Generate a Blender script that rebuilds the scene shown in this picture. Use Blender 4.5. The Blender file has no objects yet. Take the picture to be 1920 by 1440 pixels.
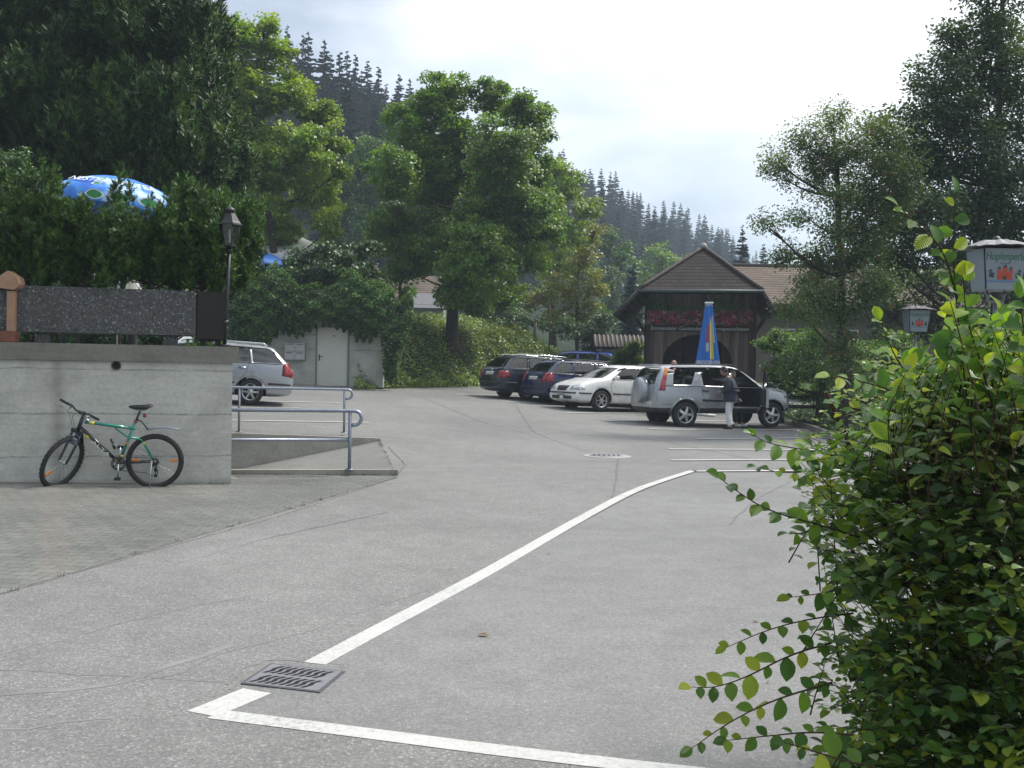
import bpy, bmesh, math, random
import numpy as np
from mathutils import Vector, Matrix, Euler
from mathutils.bvhtree import BVHTree
PI = math.pi
R_ = math.radians
random.seed(7)
rng = np.random.default_rng(7)
scene = bpy.context.scene
COL = scene.collection

# ------------------------------------------------------------------ camera
W0, H0, FPX = 1920.0, 1440.0, 2050.0
EYE = Vector((0, 0, 1.6))
pitch = math.atan(35 / FPX); roll = R_(1.0)
F = Vector((0, math.cos(pitch), -math.sin(pitch)))
U = Vector((0, math.sin(pitch), math.cos(pitch)))
Rr = Vector((1, 0, 0))
XC = Rr * math.cos(roll) + U * math.sin(roll)
YC = -Rr * math.sin(roll) + U * math.cos(roll)

def make_camera():
    cam = bpy.data.cameras.new('camera')
    cam.sensor_width = 36; cam.lens = FPX / W0 * 36
    cam.clip_start = 0.05; cam.clip_end = 3000
    o = bpy.data.objects.new('camera', cam); COL.objects.link(o)
    m = Matrix.Identity(4)
    for i, v in enumerate((XC, YC, -F)):
        m[0][i], m[1][i], m[2][i] = v
    m.translation = EYE
    o.matrix_world = m
    scene.camera = o
make_camera()

def ray(px, py):
    return (F + XC * ((px - W0 / 2) / FPX) + YC * ((H0 / 2 - py) / FPX))
def at(px, py, Y):
    """point seen at pixel (px,py) of the 1920x1440 photo at world depth Y"""
    d = ray(px, py); return EYE + d * (Y / d.y)

def ground(x, y):
    v = -0.61 - 0.05 * x + 0.03 * y
    v = 0.5 * (v + math.sqrt(v * v + 0.0025)) - 0.012
    if y < 17: v *= max(0.0, (y - 11) / 6.0)
    return max(0.0, min(v, 2.6))
def gp(px, py, dz=0.0):
    """point of the ground under pixel (px,py)"""
    d = ray(px, py); t = 2.0
    while t < 200:
        p = EYE + d * t
        if p.z <= ground(p.x, p.y) + dz: break
        t += 0.02
    return EYE + d * t

# ------------------------------------------------------------------ materials
MATS = {}
def hexc(r, g, b): return (r, g, b, 1)
def new_mat(name):
    m = bpy.data.materials.new(name); m.use_nodes = True
    nt = m.node_tree; nt.nodes.clear()
    out = nt.nodes.new('ShaderNodeOutputMaterial')
    return m, nt, out
def N(nt, t, **kw):
    n = nt.nodes.new(t)
    for k, v in kw.items():
        if k in n.inputs.keys() if isinstance(k, str) else False: n.inputs[k].default_value = v
        else: setattr(n, k, v)
    return n
def noise(nt, scale, detail=4, rough=0.6, coord='Object', dist=0.0, vec=None):
    n = nt.nodes.new('ShaderNodeTexNoise')
    n.inputs['Scale'].default_value = scale; n.inputs['Detail'].default_value = detail
    n.inputs['Roughness'].default_value = rough; n.inputs['Distortion'].default_value = dist
    if vec is None:
        c = nt.nodes.new('ShaderNodeTexCoord'); vec = c.outputs[coord]
    nt.links.new(vec, n.inputs['Vector'])
    return n.outputs['Fac']
def ramp(nt, fac, stops):
    r = nt.nodes.new('ShaderNodeValToRGB')
    e = r.color_ramp.elements
    while len(e) < len(stops): e.new(0.5)
    for i, (p, c) in enumerate(stops):
        e[i].position = p; e[i].color = (c[0], c[1], c[2], 1) if len(c) == 3 else c
    nt.links.new(fac, r.inputs['Fac'])
    return r.outputs['Color']
def mix(nt, fac, a, b, blend='MIX'):
    m = nt.nodes.new('ShaderNodeMix'); m.data_type = 'RGBA'; m.blend_type = blend
    for s, v in ((0, fac), (6, a), (7, b)):
        if hasattr(v, 'is_linked'): nt.links.new(v, m.inputs[s])
        elif s == 0: m.inputs[0].default_value = v
        else: m.inputs[s].default_value = (v[0], v[1], v[2], 1)
    return m.outputs[2]
def principled(nt, out, col, rough=0.7, metal=0.0, spec=0.5, bump=None, bump_s=0.3, bump_d=0.01, coat=0.0):
    p = nt.nodes.new('ShaderNodeBsdfPrincipled')
    if hasattr(col, 'is_linked'): nt.links.new(col, p.inputs['Base Color'])
    else: p.inputs['Base Color'].default_value = (col[0], col[1], col[2], 1)
    if hasattr(rough, 'is_linked'): nt.links.new(rough, p.inputs['Roughness'])
    else: p.inputs['Roughness'].default_value = rough
    p.inputs['Metallic'].default_value = metal
    p.inputs['Specular IOR Level'].default_value = spec
    p.inputs['Coat Weight'].default_value = coat
    if coat: p.inputs['Coat Roughness'].default_value = 0.06
    if bump is not None:
        b = nt.nodes.new('ShaderNodeBump'); b.inputs['Strength'].default_value = bump_s
        b.inputs['Distance'].default_value = bump_d
        nt.links.new(bump, b.inputs['Height']); nt.links.new(b.outputs['Normal'], p.inputs['Normal'])
    nt.links.new(p.outputs['BSDF'], out.inputs['Surface'])
    return p
def plain(name, col, rough=0.6, metal=0.0, spec=0.5, var=0.12, scale=6.0, coat=0.0, bump=0.0):
    """painted / plastic / metal surface with slight procedural unevenness"""
    if name in MATS: return MATS[name]
    m, nt, out = new_mat(name)
    f = noise(nt, scale, 5, 0.6)
    a = tuple(c * (1 - var) for c in col); b = tuple(min(1, c * (1 + var)) for c in col)
    c = ramp(nt, f, [(0.3, a), (0.7, b)])
    principled(nt, out, c, rough, metal, spec, bump=f if bump else None, bump_s=bump, bump_d=0.01, coat=coat)
    MATS[name] = m
    return m

def leaf_mat(name, cols, trans=0.45, rough=0.5, spec=0.07, glossy=0.0, veins=False, clump=None, tone=True):
    """leaf: colour varies per leaf (random per island), light passes through"""
    m, nt, out = new_mat(name)
    g = nt.nodes.new('ShaderNodeNewGeometry')
    n = len(cols)
    if tone:
        at_ = nt.nodes.new('ShaderNodeAttribute'); at_.attribute_name = 'tone'; src = at_.outputs['Fac']
    else: src = g.outputs['Random Per Island']
    c = ramp(nt, src, [(i / max(1, n - 1) * 0.98 + 0.01, cols[i]) for i in range(n)])
    if clump:
        f = noise(nt, clump, 2, 0.5)
        hv = nt.nodes.new('ShaderNodeHueSaturation')
        mr = nt.nodes.new('ShaderNodeMapRange')
        mr.inputs['From Min'].default_value = 0.35; mr.inputs['From Max'].default_value = 0.65
        mr.inputs['To Min'].default_value = 0.72; mr.inputs['To Max'].default_value = 1.3
        nt.links.new(f, mr.inputs['Value']); nt.links.new(mr.outputs['Result'], hv.inputs['Value'])
        nt.links.new(c, hv.inputs['Color']); c = hv.outputs['Color']
    d = nt.nodes.new('ShaderNodeBsdfDiffuse'); nt.links.new(c, d.inputs['Color'])
    t = nt.nodes.new('ShaderNodeBsdfTranslucent')
    tc = mix(nt, 1.0, c, (1.5, 1.45, 0.45), 'MULTIPLY'); nt.links.new(tc, t.inputs['Color'])
    mx = nt.nodes.new('ShaderNodeMixShader'); mx.inputs[0].default_value = trans
    nt.links.new(d.outputs[0], mx.inputs[1]); nt.links.new(t.outputs[0], mx.inputs[2])
    gl = nt.nodes.new('ShaderNodeBsdfGlossy'); gl.inputs['Roughness'].default_value = rough
    gl.inputs['Color'].default_value = (1, 1, 1, 1)
    mg = nt.nodes.new('ShaderNodeMixShader'); 
    fr = nt.nodes.new('ShaderNodeFresnel'); fr.inputs['IOR'].default_value = 1.4
    mu = nt.nodes.new('ShaderNodeMath'); mu.operation = 'MULTIPLY_ADD'
    mu.inputs[1].default_value = spec; mu.inputs[2].default_value = glossy * 0.3
    nt.links.new(fr.outputs[0], mu.inputs[0]); nt.links.new(mu.outputs[0], mg.inputs[0])
    nt.links.new(mx.outputs[0], mg.inputs[1]); nt.links.new(gl.outputs[0], mg.inputs[2])
    nt.links.new(mg.outputs[0], out.inputs['Surface'])
    if veins:
        tcn = nt.nodes.new('ShaderNodeTexCoord')
        sx = nt.nodes.new('ShaderNodeSeparateXYZ'); nt.links.new(tcn.outputs['UV'], sx.inputs[0])
        ab = nt.nodes.new('ShaderNodeMath'); ab.operation = 'ABSOLUTE'
        sb = nt.nodes.new('ShaderNodeMath'); sb.operation = 'SUBTRACT'; sb.inputs[1].default_value = 0.5
        nt.links.new(sx.outputs['X'], sb.inputs[0]); nt.links.new(sb.outputs[0], ab.inputs[0])
        ma = nt.nodes.new('ShaderNodeMath'); ma.operation = 'MULTIPLY_ADD'; ma.inputs[1].default_value = -0.9
        nt.links.new(ab.outputs[0], ma.inputs[0]); nt.links.new(sx.outputs['Y'], ma.inputs[2])
        ml = nt.nodes.new('ShaderNodeMath'); ml.operation = 'MULTIPLY'; ml.inputs[1].default_value = 62
        nt.links.new(ma.outputs[0], ml.inputs[0])
        sn = nt.nodes.new('ShaderNodeMath'); sn.operation = 'SINE'; nt.links.new(ml.outputs[0], sn.inputs[0])
        b = nt.nodes.new('ShaderNodeBump'); b.inputs['Strength'].default_value = 0.55; b.inputs['Distance'].default_value = 0.003
        nt.links.new(sn.outputs[0], b.inputs['Height'])
        for q in (d, gl): nt.links.new(b.outputs['Normal'], q.inputs['Normal'])
    MATS[name] = m
    return m

# ------------------------------------------------------------------ mesh builder
ROOTM = {}
class MB:
    def __init__(s): s.v = []; s.f = []; s.mi = []; s.m = 0; s.smooth = []; s.sm = False
    def add(s, vs, fs, M=None, sm=None):
        b = len(s.v)
        if M is not None: vs = [M @ Vector(v) for v in vs]
        s.v += [tuple(v) for v in vs]
        for f in fs:
            s.f.append(tuple(b + i for i in f)); s.mi.append(s.m); s.smooth.append(s.sm if sm is None else sm)
        return s
    def box(s, c, d, M=None, bev=0.0):
        x, y, z = d[0] / 2, d[1] / 2, d[2] / 2
        if bev <= 0:
            vs = [(c[0] + i * x, c[1] + j * y, c[2] + k * z) for i in (-1, 1) for j in (-1, 1) for k in (-1, 1)]
            fs = [(0, 1, 3, 2), (4, 6, 7, 5), (0, 4, 5, 1), (2, 3, 7, 6), (0, 2, 6, 4), (1, 5, 7, 3)]
            return s.add(vs, fs, M, False)
        bm = bmesh.new(); bmesh.ops.create_cube(bm, size=1)
        for v in bm.verts: v.co = Vector((c[0] + v.co.x * d[0], c[1] + v.co.y * d[1], c[2] + v.co.z * d[2]))
        bmesh.ops.bevel(bm, geom=bm.edges[:], offset=bev, segments=2, affect='EDGES', profile=0.6)
        s.addbm(bm, M, False); return s
    def addbm(s, bm, M=None, sm=None):
        bm.verts.index_update()
        s.add([v.co.copy() for v in bm.verts], [[v.index for v in f.verts] for f in bm.faces], M, sm); bm.free()
    def box2(s, a, b, M=None, bev=0.0):
        return s.box([(a[i] + b[i]) / 2 for i in range(3)], [abs(b[i] - a[i]) for i in range(3)], M, bev)
    def tube(s, pts, r, n=8, M=None, caps=True, closed=False):
        pts = [Vector(p) for p in pts]; k = len(pts)
        rs = r if isinstance(r, (list, tuple)) else [r] * k
        vs = []; fs = []
        prev = None
        for i, p in enumerate(pts):
            if closed: t = pts[(i + 1) % k] - pts[i - 1]
            else: t = pts[min(i + 1, k - 1)] - pts[max(i - 1, 0)]
            if t.length < 1e-9: t = Vector((0, 0, 1))
            t.normalize()
            if prev is None:
                a = Vector((0, 0, 1)) if abs(t.z) < 0.9 else Vector((1, 0, 0))
                u = t.cross(a).normalized()
            else:
                u = (prev - t * prev.dot(t))
                u = u.normalized() if u.length > 1e-6 else t.orthogonal().normalized()
            prev = u; w = t.cross(u)
            for j in range(n):
                a = 2 * PI * j / n
                vs.append(p + (u * math.cos(a) + w * math.sin(a)) * rs[i])
        segs = k if closed else k - 1
        for i in range(segs):
            for j in range(n):
                a = i * n + j; b = i * n + (j + 1) % n
                c = ((i + 1) % k) * n + (j + 1) % n; d = ((i + 1) % k) * n + j
                fs.append((a, b, c, d))
        if caps and not closed:
            fs.append(tuple(range(n - 1, -1, -1))); fs.append(tuple((k - 1) * n + j for j in range(n)))
        return s.add(vs, fs, M, True)
    def lathe(s, prof, n=24, M=None, sm=True, a0=0, a1=2 * PI):
        """prof: (r,z) about z"""
        full = abs(a1 - a0 - 2 * PI) < 1e-6
        m = n if full else n + 1; vs = []; fs = []
        for r, z in prof:
            for j in range(m):
                a = a0 + (a1 - a0) * j / n; vs.append((r * math.cos(a), r * math.sin(a), z))
        for i in range(len(prof) - 1):
            for j in range(n):
                fs.append((i * m + j, i * m + (j + 1) % m, (i + 1) * m + (j + 1) % m, (i + 1) * m + j))
        return s.add(vs, fs, M, sm)
    def prism(s, poly, d0, d1, axis='y', M=None):
        """extrude 2D polygon; axis y: poly in (x,z); axis z: (x,y); axis x: (y,z)"""
        def P(p, d):
            return {'y': (p[0], d, p[1]), 'z': (p[0], p[1], d), 'x': (d, p[0], p[1])}[axis]
        n = len(poly); vs = [P(p, d0) for p in poly] + [P(p, d1) for p in poly]
        fs = [tuple(range(n - 1, -1, -1)), tuple(range(n, 2 * n))]
        for i in range(n): fs.append((i, (i + 1) % n, n + (i + 1) % n, n + i))
        return s.add(vs, fs, M, False)
    def quad(s, a, b, c, d, M=None): return s.add([a, b, c, d], [(0, 1, 2, 3)], M, False)
    def sphere(s, c, r, seg=12, rings=8, M=None, sc=(1, 1, 1)):
        vs = []; fs = []
        for i in range(rings + 1):
            th = PI * i / rings
            for j in range(seg):
                a = 2 * PI * j / seg
                vs.append((c[0] + r * sc[0] * math.sin(th) * math.cos(a), c[1] + r * sc[1] * math.sin(th) * math.sin(a), c[2] + r * sc[2] * math.cos(th)))
        for i in range(rings):
            for j in range(seg): fs.append((i * seg + j, i * seg + (j + 1) % seg, (i + 1) * seg + (j + 1) % seg, (i + 1) * seg + j))
        return s.add(vs, fs, M, True)
    def build(s, name, mats, parent=None, world=False, recalc=True):
        me = bpy.data.meshes.new(name); me.from_pydata(s.v, [], s.f)
        if not isinstance(mats, (list, tuple)): mats = [mats]
        for m in mats: me.materials.append(m)
        me.polygons.foreach_set('material_index', s.mi); me.polygons.foreach_set('use_smooth', s.smooth)
        if recalc:
            bm = bmesh.new(); bm.from_mesh(me)
            bmesh.ops.remove_doubles(bm, verts=bm.verts, dist=1e-5)
            bmesh.ops.recalc_face_normals(bm, faces=bm.faces); bm.to_mesh(me); bm.free()
        return link(name, me, parent, world)
def gm(o):
    """matrix of an object from its own location/rotation and its parents"""
    m = o.matrix_basis.copy(); p = o.parent
    while p is not None: m = p.matrix_basis @ m; p = p.parent
    return m
def link(name, me, parent=None, world=False):
    o = bpy.data.objects.new(name, me); COL.objects.link(o)
    if parent is not None:
        o.parent = parent
        if world: me.transform(gm(parent).inverted())
    me.update()
    return o
def npmesh(name, V, Fq, mat, parent=None, world=False, uv=None, smooth=False, mi=None, tone=None):
    """fast mesh from numpy: V (n,3), Fq (m,k)"""
    me = bpy.data.meshes.new(name)
    m, k = Fq.shape
    me.vertices.add(len(V)); me.vertices.foreach_set('co', np.asarray(V, dtype=np.float32).ravel())
    me.loops.add(m * k); me.loops.foreach_set('vertex_index', Fq.astype(np.int32).ravel())
    me.polygons.add(m)
    me.polygons.foreach_set('loop_start', np.arange(0, m * k, k, dtype=np.int32))
    if smooth: me.polygons.foreach_set('use_smooth', np.ones(m, dtype=bool))
    if mi is not None: me.polygons.foreach_set('material_index', mi.astype(np.int32))
    me.update(calc_edges=True)
    for q in (mat if isinstance(mat, (list, tuple)) else [mat]): me.materials.append(q)
    if tone is None: tone = np.repeat(rng.random(max(1, len(V) // Fq.shape[1] + 1)), Fq.shape[1])[:len(V)]
    tl = me.attributes.new('tone', 'FLOAT', 'POINT'); tl.data.foreach_set('value', np.clip(tone, 0, 1).astype(np.float32))
    if uv is not None:
        l = me.uv_layers.new(name='UVMap'); l.data.foreach_set('uv', uv[Fq.ravel()].astype(np.float32).ravel())
    return link(name, me, parent, world)

def tag(o, label=None, cat=None, group=None, kind=None):
    if label: o['label'] = label
    if cat: o['category'] = cat
    if group: o['group'] = group
    if kind: o['kind'] = kind
    return o
def thing(name, label, cat, loc=(0, 0, 0), rz=0.0, group=None, rot=None):
    o = bpy.data.objects.new(name, None); COL.objects.link(o)
    o.empty_display_size = 0.1
    o.location = loc; o.rotation_euler = rot if rot else (0, 0, rz)
    return tag(o, label, cat, group)
def copy_tree(o, parent=None):
    c = o.copy(); COL.objects.link(c)
    if parent is not None: c.parent = parent
    for ch in [q for q in bpy.data.objects if q.parent == o]: copy_tree(ch, c)
    return c
def text_mesh(name, s, size, mat, parent, M, depth=0.004, font_shear=0.0, width=None):
    cu = bpy.data.curves.new(name, 'FONT'); cu.body = s; cu.size = size; cu.extrude = depth; cu.shear = font_shear
    cu.align_x = 'CENTER'; cu.align_y = 'CENTER'
    t = bpy.data.objects.new('tmp_text', cu); COL.objects.link(t)
    dg = bpy.context.evaluated_depsgraph_get()
    me = bpy.data.meshes.new_from_object(t.evaluated_get(dg))
    bpy.data.objects.remove(t); bpy.data.curves.remove(cu)
    if width:
        xs = [v.co.x for v in me.vertices]; w = max(xs) - min(xs)
        me.transform(Matrix.Scale(width / w, 4, (1, 0, 0)))
    me.transform(M); me.materials.clear(); me.materials.append(mat)
    return link(name, me, parent)
def T(x, y, z): return Matrix.Translation((x, y, z))
def RX(a): return Matrix.Rotation(a, 4, 'X')
def RY(a): return Matrix.Rotation(a, 4, 'Y')
def RZ(a): return Matrix.Rotation(a, 4, 'Z')
# ================================================================== sky, sun, view
SUN_EL, SUN_AZ = R_(54), R_(62)      # azimuth from +Y towards +X : ahead and to the right of the camera
def make_world():
    w = bpy.data.worlds.new('World'); scene.world = w; w.use_nodes = True
    nt = w.node_tree; nt.nodes.clear()
    out = nt.nodes.new('ShaderNodeOutputWorld')
    sky = nt.nodes.new('ShaderNodeTexSky'); sky.sky_type = 'NISHITA'; sky.sun_disc = False
    sky.sun_elevation = SUN_EL; sky.sun_rotation = SUN_AZ; sky.altitude = 700; sky.air_density = 1.0; sky.dust_density = 2.0
    b1 = nt.nodes.new('ShaderNodeBackground'); b1.inputs[1].default_value = 0.085
    nt.links.new(sky.outputs[0], b1.inputs[0])
    tc = nt.nodes.new('ShaderNodeTexCoord')
    mp = nt.nodes.new('ShaderNodeMapping'); mp.inputs['Scale'].default_value = (1.0, 1.0, 2.6)
    mp.inputs['Location'].default_value = (0.35, 0.1, 0.55)
    nt.links.new(tc.outputs['Generated'], mp.inputs['Vector'])
    f = noise(nt, 2.3, 5, 0.52, vec=mp.outputs[0], dist=0.3)
    f2 = noise(nt, 3.1, 3, 0.5, vec=mp.outputs[0])
    # more cloud towards the sun
    dv = nt.nodes.new('ShaderNodeVectorMath'); dv.operation = 'DOT_PRODUCT'
    sd = (math.sin(SUN_AZ) * math.cos(SUN_EL), math.cos(SUN_AZ) * math.cos(SUN_EL), math.sin(SUN_EL))
    dv.inputs[1].default_value = sd
    nt.links.new(tc.outputs['Generated'], dv.inputs[0])
    ad = nt.nodes.new('ShaderNodeMath'); ad.operation = 'MULTIPLY_ADD'; ad.inputs[1].default_value = 0.50
    nt.links.new(dv.outputs['Value'], ad.inputs[0]); nt.links.new(f, ad.inputs[2])
    cl = ramp(nt, ad.outputs[0], [(0.66, (0.22, 0.22, 0.22)), (0.88, (1, 1, 1))])
    cc = ramp(nt, f2, [(0.35, (0.86, 0.92, 1.0)), (0.6, (1, 1, 1))])
    b2 = nt.nodes.new('ShaderNodeBackground'); b2.inputs[1].default_value = 1.15
    nt.links.new(cc, b2.inputs[0])
    ms = nt.nodes.new('ShaderNodeMixShader')
    nt.links.new(cl, ms.inputs[0]); nt.links.new(b1.outputs[0], ms.inputs[1]); nt.links.new(b2.outputs[0], ms.inputs[2])
    nt.links.new(ms.outputs[0], out.inputs['Surface'])
    s = bpy.data.lights.new('sun', 'SUN'); s.energy = 2.9; s.angle = R_(10); s.color = (1.0, 0.95, 0.86)
    so = bpy.data.objects.new('sun', s); COL.objects.link(so)
    so.rotation_euler = Vector(sd).to_track_quat('Z', 'Y').to_euler()
    vs = scene.view_settings; scene.display_settings.display_device = 'sRGB'
    vs.view_transform = 'Standard'; vs.look = 'None'; vs.exposure = 0.62; vs.gamma = 1.0
    c = scene.cycles
    c.max_bounces = 7; c.diffuse_bounces = 3; c.glossy_bounces = 3; c.transmission_bounces = 4; c.transparent_max_bounces = 10
    c.volume_bounces = 0; c.volume_max_steps = 64; c.caustics_reflective = False; c.caustics_refractive = False
    c.use_denoising = True
make_world()

def make_haze():
    m = bpy.data.materials.new('haze_air'); m.use_nodes = True; nt = m.node_tree; nt.nodes.clear()
    out = nt.nodes.new('ShaderNodeOutputMaterial')
    v = nt.nodes.new('ShaderNodeVolumePrincipled')
    v.inputs['Color'].default_value = (0.72, 0.85, 1.0, 1); v.inputs['Density'].default_value = 0.0010
    nt.links.new(v.outputs[0], out.inputs['Volume'])
    b = MB(); b.box2((-330, -60, -3), (420, 640, 150)); o = b.build('haze', m)
    tag(o, kind='stuff')
make_haze()

# ================================================================== ground materials
def asphalt_mat(name, base, grain=1.0, fine=False):
    m, nt, out = new_mat(name)
    tc = nt.nodes.new('ShaderNodeTexCoord').outputs['Object']
    vo = nt.nodes.new('ShaderNodeTexVoronoi'); vo.inputs['Scale'].default_value = 105 if not fine else 130
    nt.links.new(tc, vo.inputs['Vector'])
    sep = nt.nodes.new('ShaderNodeSeparateColor'); nt.links.new(vo.outputs['Color'], sep.inputs[0])
    g = ramp(nt, sep.outputs[0], [(0.0, (0.68,) * 3), (0.55, (0.95,) * 3), (0.88, (1.10,) * 3), (0.95, (1.65,) * 3)]) if not fine else \
        ramp(nt, sep.outputs[0], [(0.0, (0.78,) * 3), (0.6, (1.0,) * 3), (0.94, (1.08,) * 3), (0.97, (1.5,) * 3)])
    big = noise(nt, 0.22, 4, 0.6, vec=tc, dist=0.6)
    bc = ramp(nt, big, [(0.3, tuple(c * 0.80 for c in base)), (0.55, base), (0.75, tuple(c * 1.12 for c in base))])
    mid = noise(nt, 3.0, 6, 0.7, vec=tc)
    mc = ramp(nt, mid, [(0.3, (0.86,) * 3), (0.6, (1.04,) * 3)])
    fin = noise(nt, 30, 4, 0.75, vec=tc)
    fc = ramp(nt, fin, [(0.3, (0.80,) * 3), (0.7, (1.16,) * 3)])
    c = mix(nt, 1.0, bc, mc, 'MULTIPLY'); c = mix(nt, 1.0, c, fc, 'MULTIPLY'); c = mix(nt, grain, c, g, 'MULTIPLY')
    bmp = mix(nt, 0.5, fin, vo.outputs['Distance'])
    principled(nt, out, c, 0.86, 0, 0.35, bump=bmp, bump_s=0.5, bump_d=0.006)
    MATS[name] = m; return m
M_ASPH = asphalt_mat('worn_asphalt', (0.215, 0.214, 0.207), 0.8)
M_ASPH2 = asphalt_mat('smooth_asphalt', (0.220, 0.220, 0.216), 0.9, fine=True)

def paver_mat():
    m, nt, out = new_mat('interlocking_pavers')
    tc = nt.nodes.new('ShaderNodeTexCoord').outputs['Object']
    mp = nt.nodes.new('ShaderNodeMapping'); mp.inputs['Rotation'].default_value = (0, 0, R_(4)); nt.links.new(tc, mp.inputs[0])
    wn = nt.nodes.new('ShaderNodeTexNoise'); wn.inputs['Scale'].default_value = 12; nt.links.new(tc, wn.inputs[0])
    ws = nt.nodes.new('ShaderNodeVectorMath'); ws.operation = 'MULTIPLY_ADD'; ws.inputs[1].default_value = (0.03, 0.03, 0)
    nt.links.new(wn.outputs['Color'], ws.inputs[0]); nt.links.new(mp.outputs[0], ws.inputs[2])
    br = nt.nodes.new('ShaderNodeTexBrick'); br.inputs['Scale'].default_value = 1.0
    br.inputs['Brick Width'].default_value = 0.20; br.inputs['Row Height'].default_value = 0.14
    br.inputs['Mortar Size'].default_value = 0.009; br.inputs['Mortar Smooth'].default_value = 0.6
    br.inputs['Color1'].default_value = (0.156, 0.160, 0.153, 1); br.inputs['Color2'].default_value = (0.126, 0.130, 0.124, 1)
    br.inputs['Mortar'].default_value = (0.082, 0.085, 0.075, 1)
    nt.links.new(ws.outputs[0], br.inputs['Vector'])
    n1 = noise(nt, 0.5, 6, 0.7, vec=tc); n2 = noise(nt, 25, 4, 0.7, vec=tc)
    c = mix(nt, 1.0, br.outputs['Color'], ramp(nt, n1, [(0.3, (0.70,) * 3), (0.7, (1.34, 1.32, 1.25))]), 'MULTIPLY')
    c = mix(nt, 1.0, c, ramp(nt, n2, [(0.3, (0.78,) * 3), (0.7, (1.25,) * 3)]), 'MULTIPLY')
    # a strip of reddish pavers
    sx = nt.nodes.new('ShaderNodeSeparateXYZ'); nt.links.new(tc, sx.inputs[0])
    a = nt.nodes.new('ShaderNodeMath'); a.operation = 'MULTIPLY_ADD'; a.inputs[1].default_value = 0.435
    nt.links.new(sx.outputs['Y'], a.inputs[0]); nt.links.new(sx.outputs['X'], a.inputs[2])
    r = ramp(nt, a.outputs[0], [(0.0, (0,) * 3), (0.08, (1,) * 3), (0.26, (1,) * 3), (0.34, (0,) * 3)])
    c = mix(nt, mix(nt, 1.0, r, (0.09,) * 3, 'MULTIPLY'), c, (0.33, 0.22, 0.18))
    principled(nt, out, c, 0.85, 0, 0.4, bump=br.outputs['Fac'], bump_s=-0.25, bump_d=0.008)
    MATS['pav'] = m; return m
M_PAVE = paver_mat()

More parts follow.
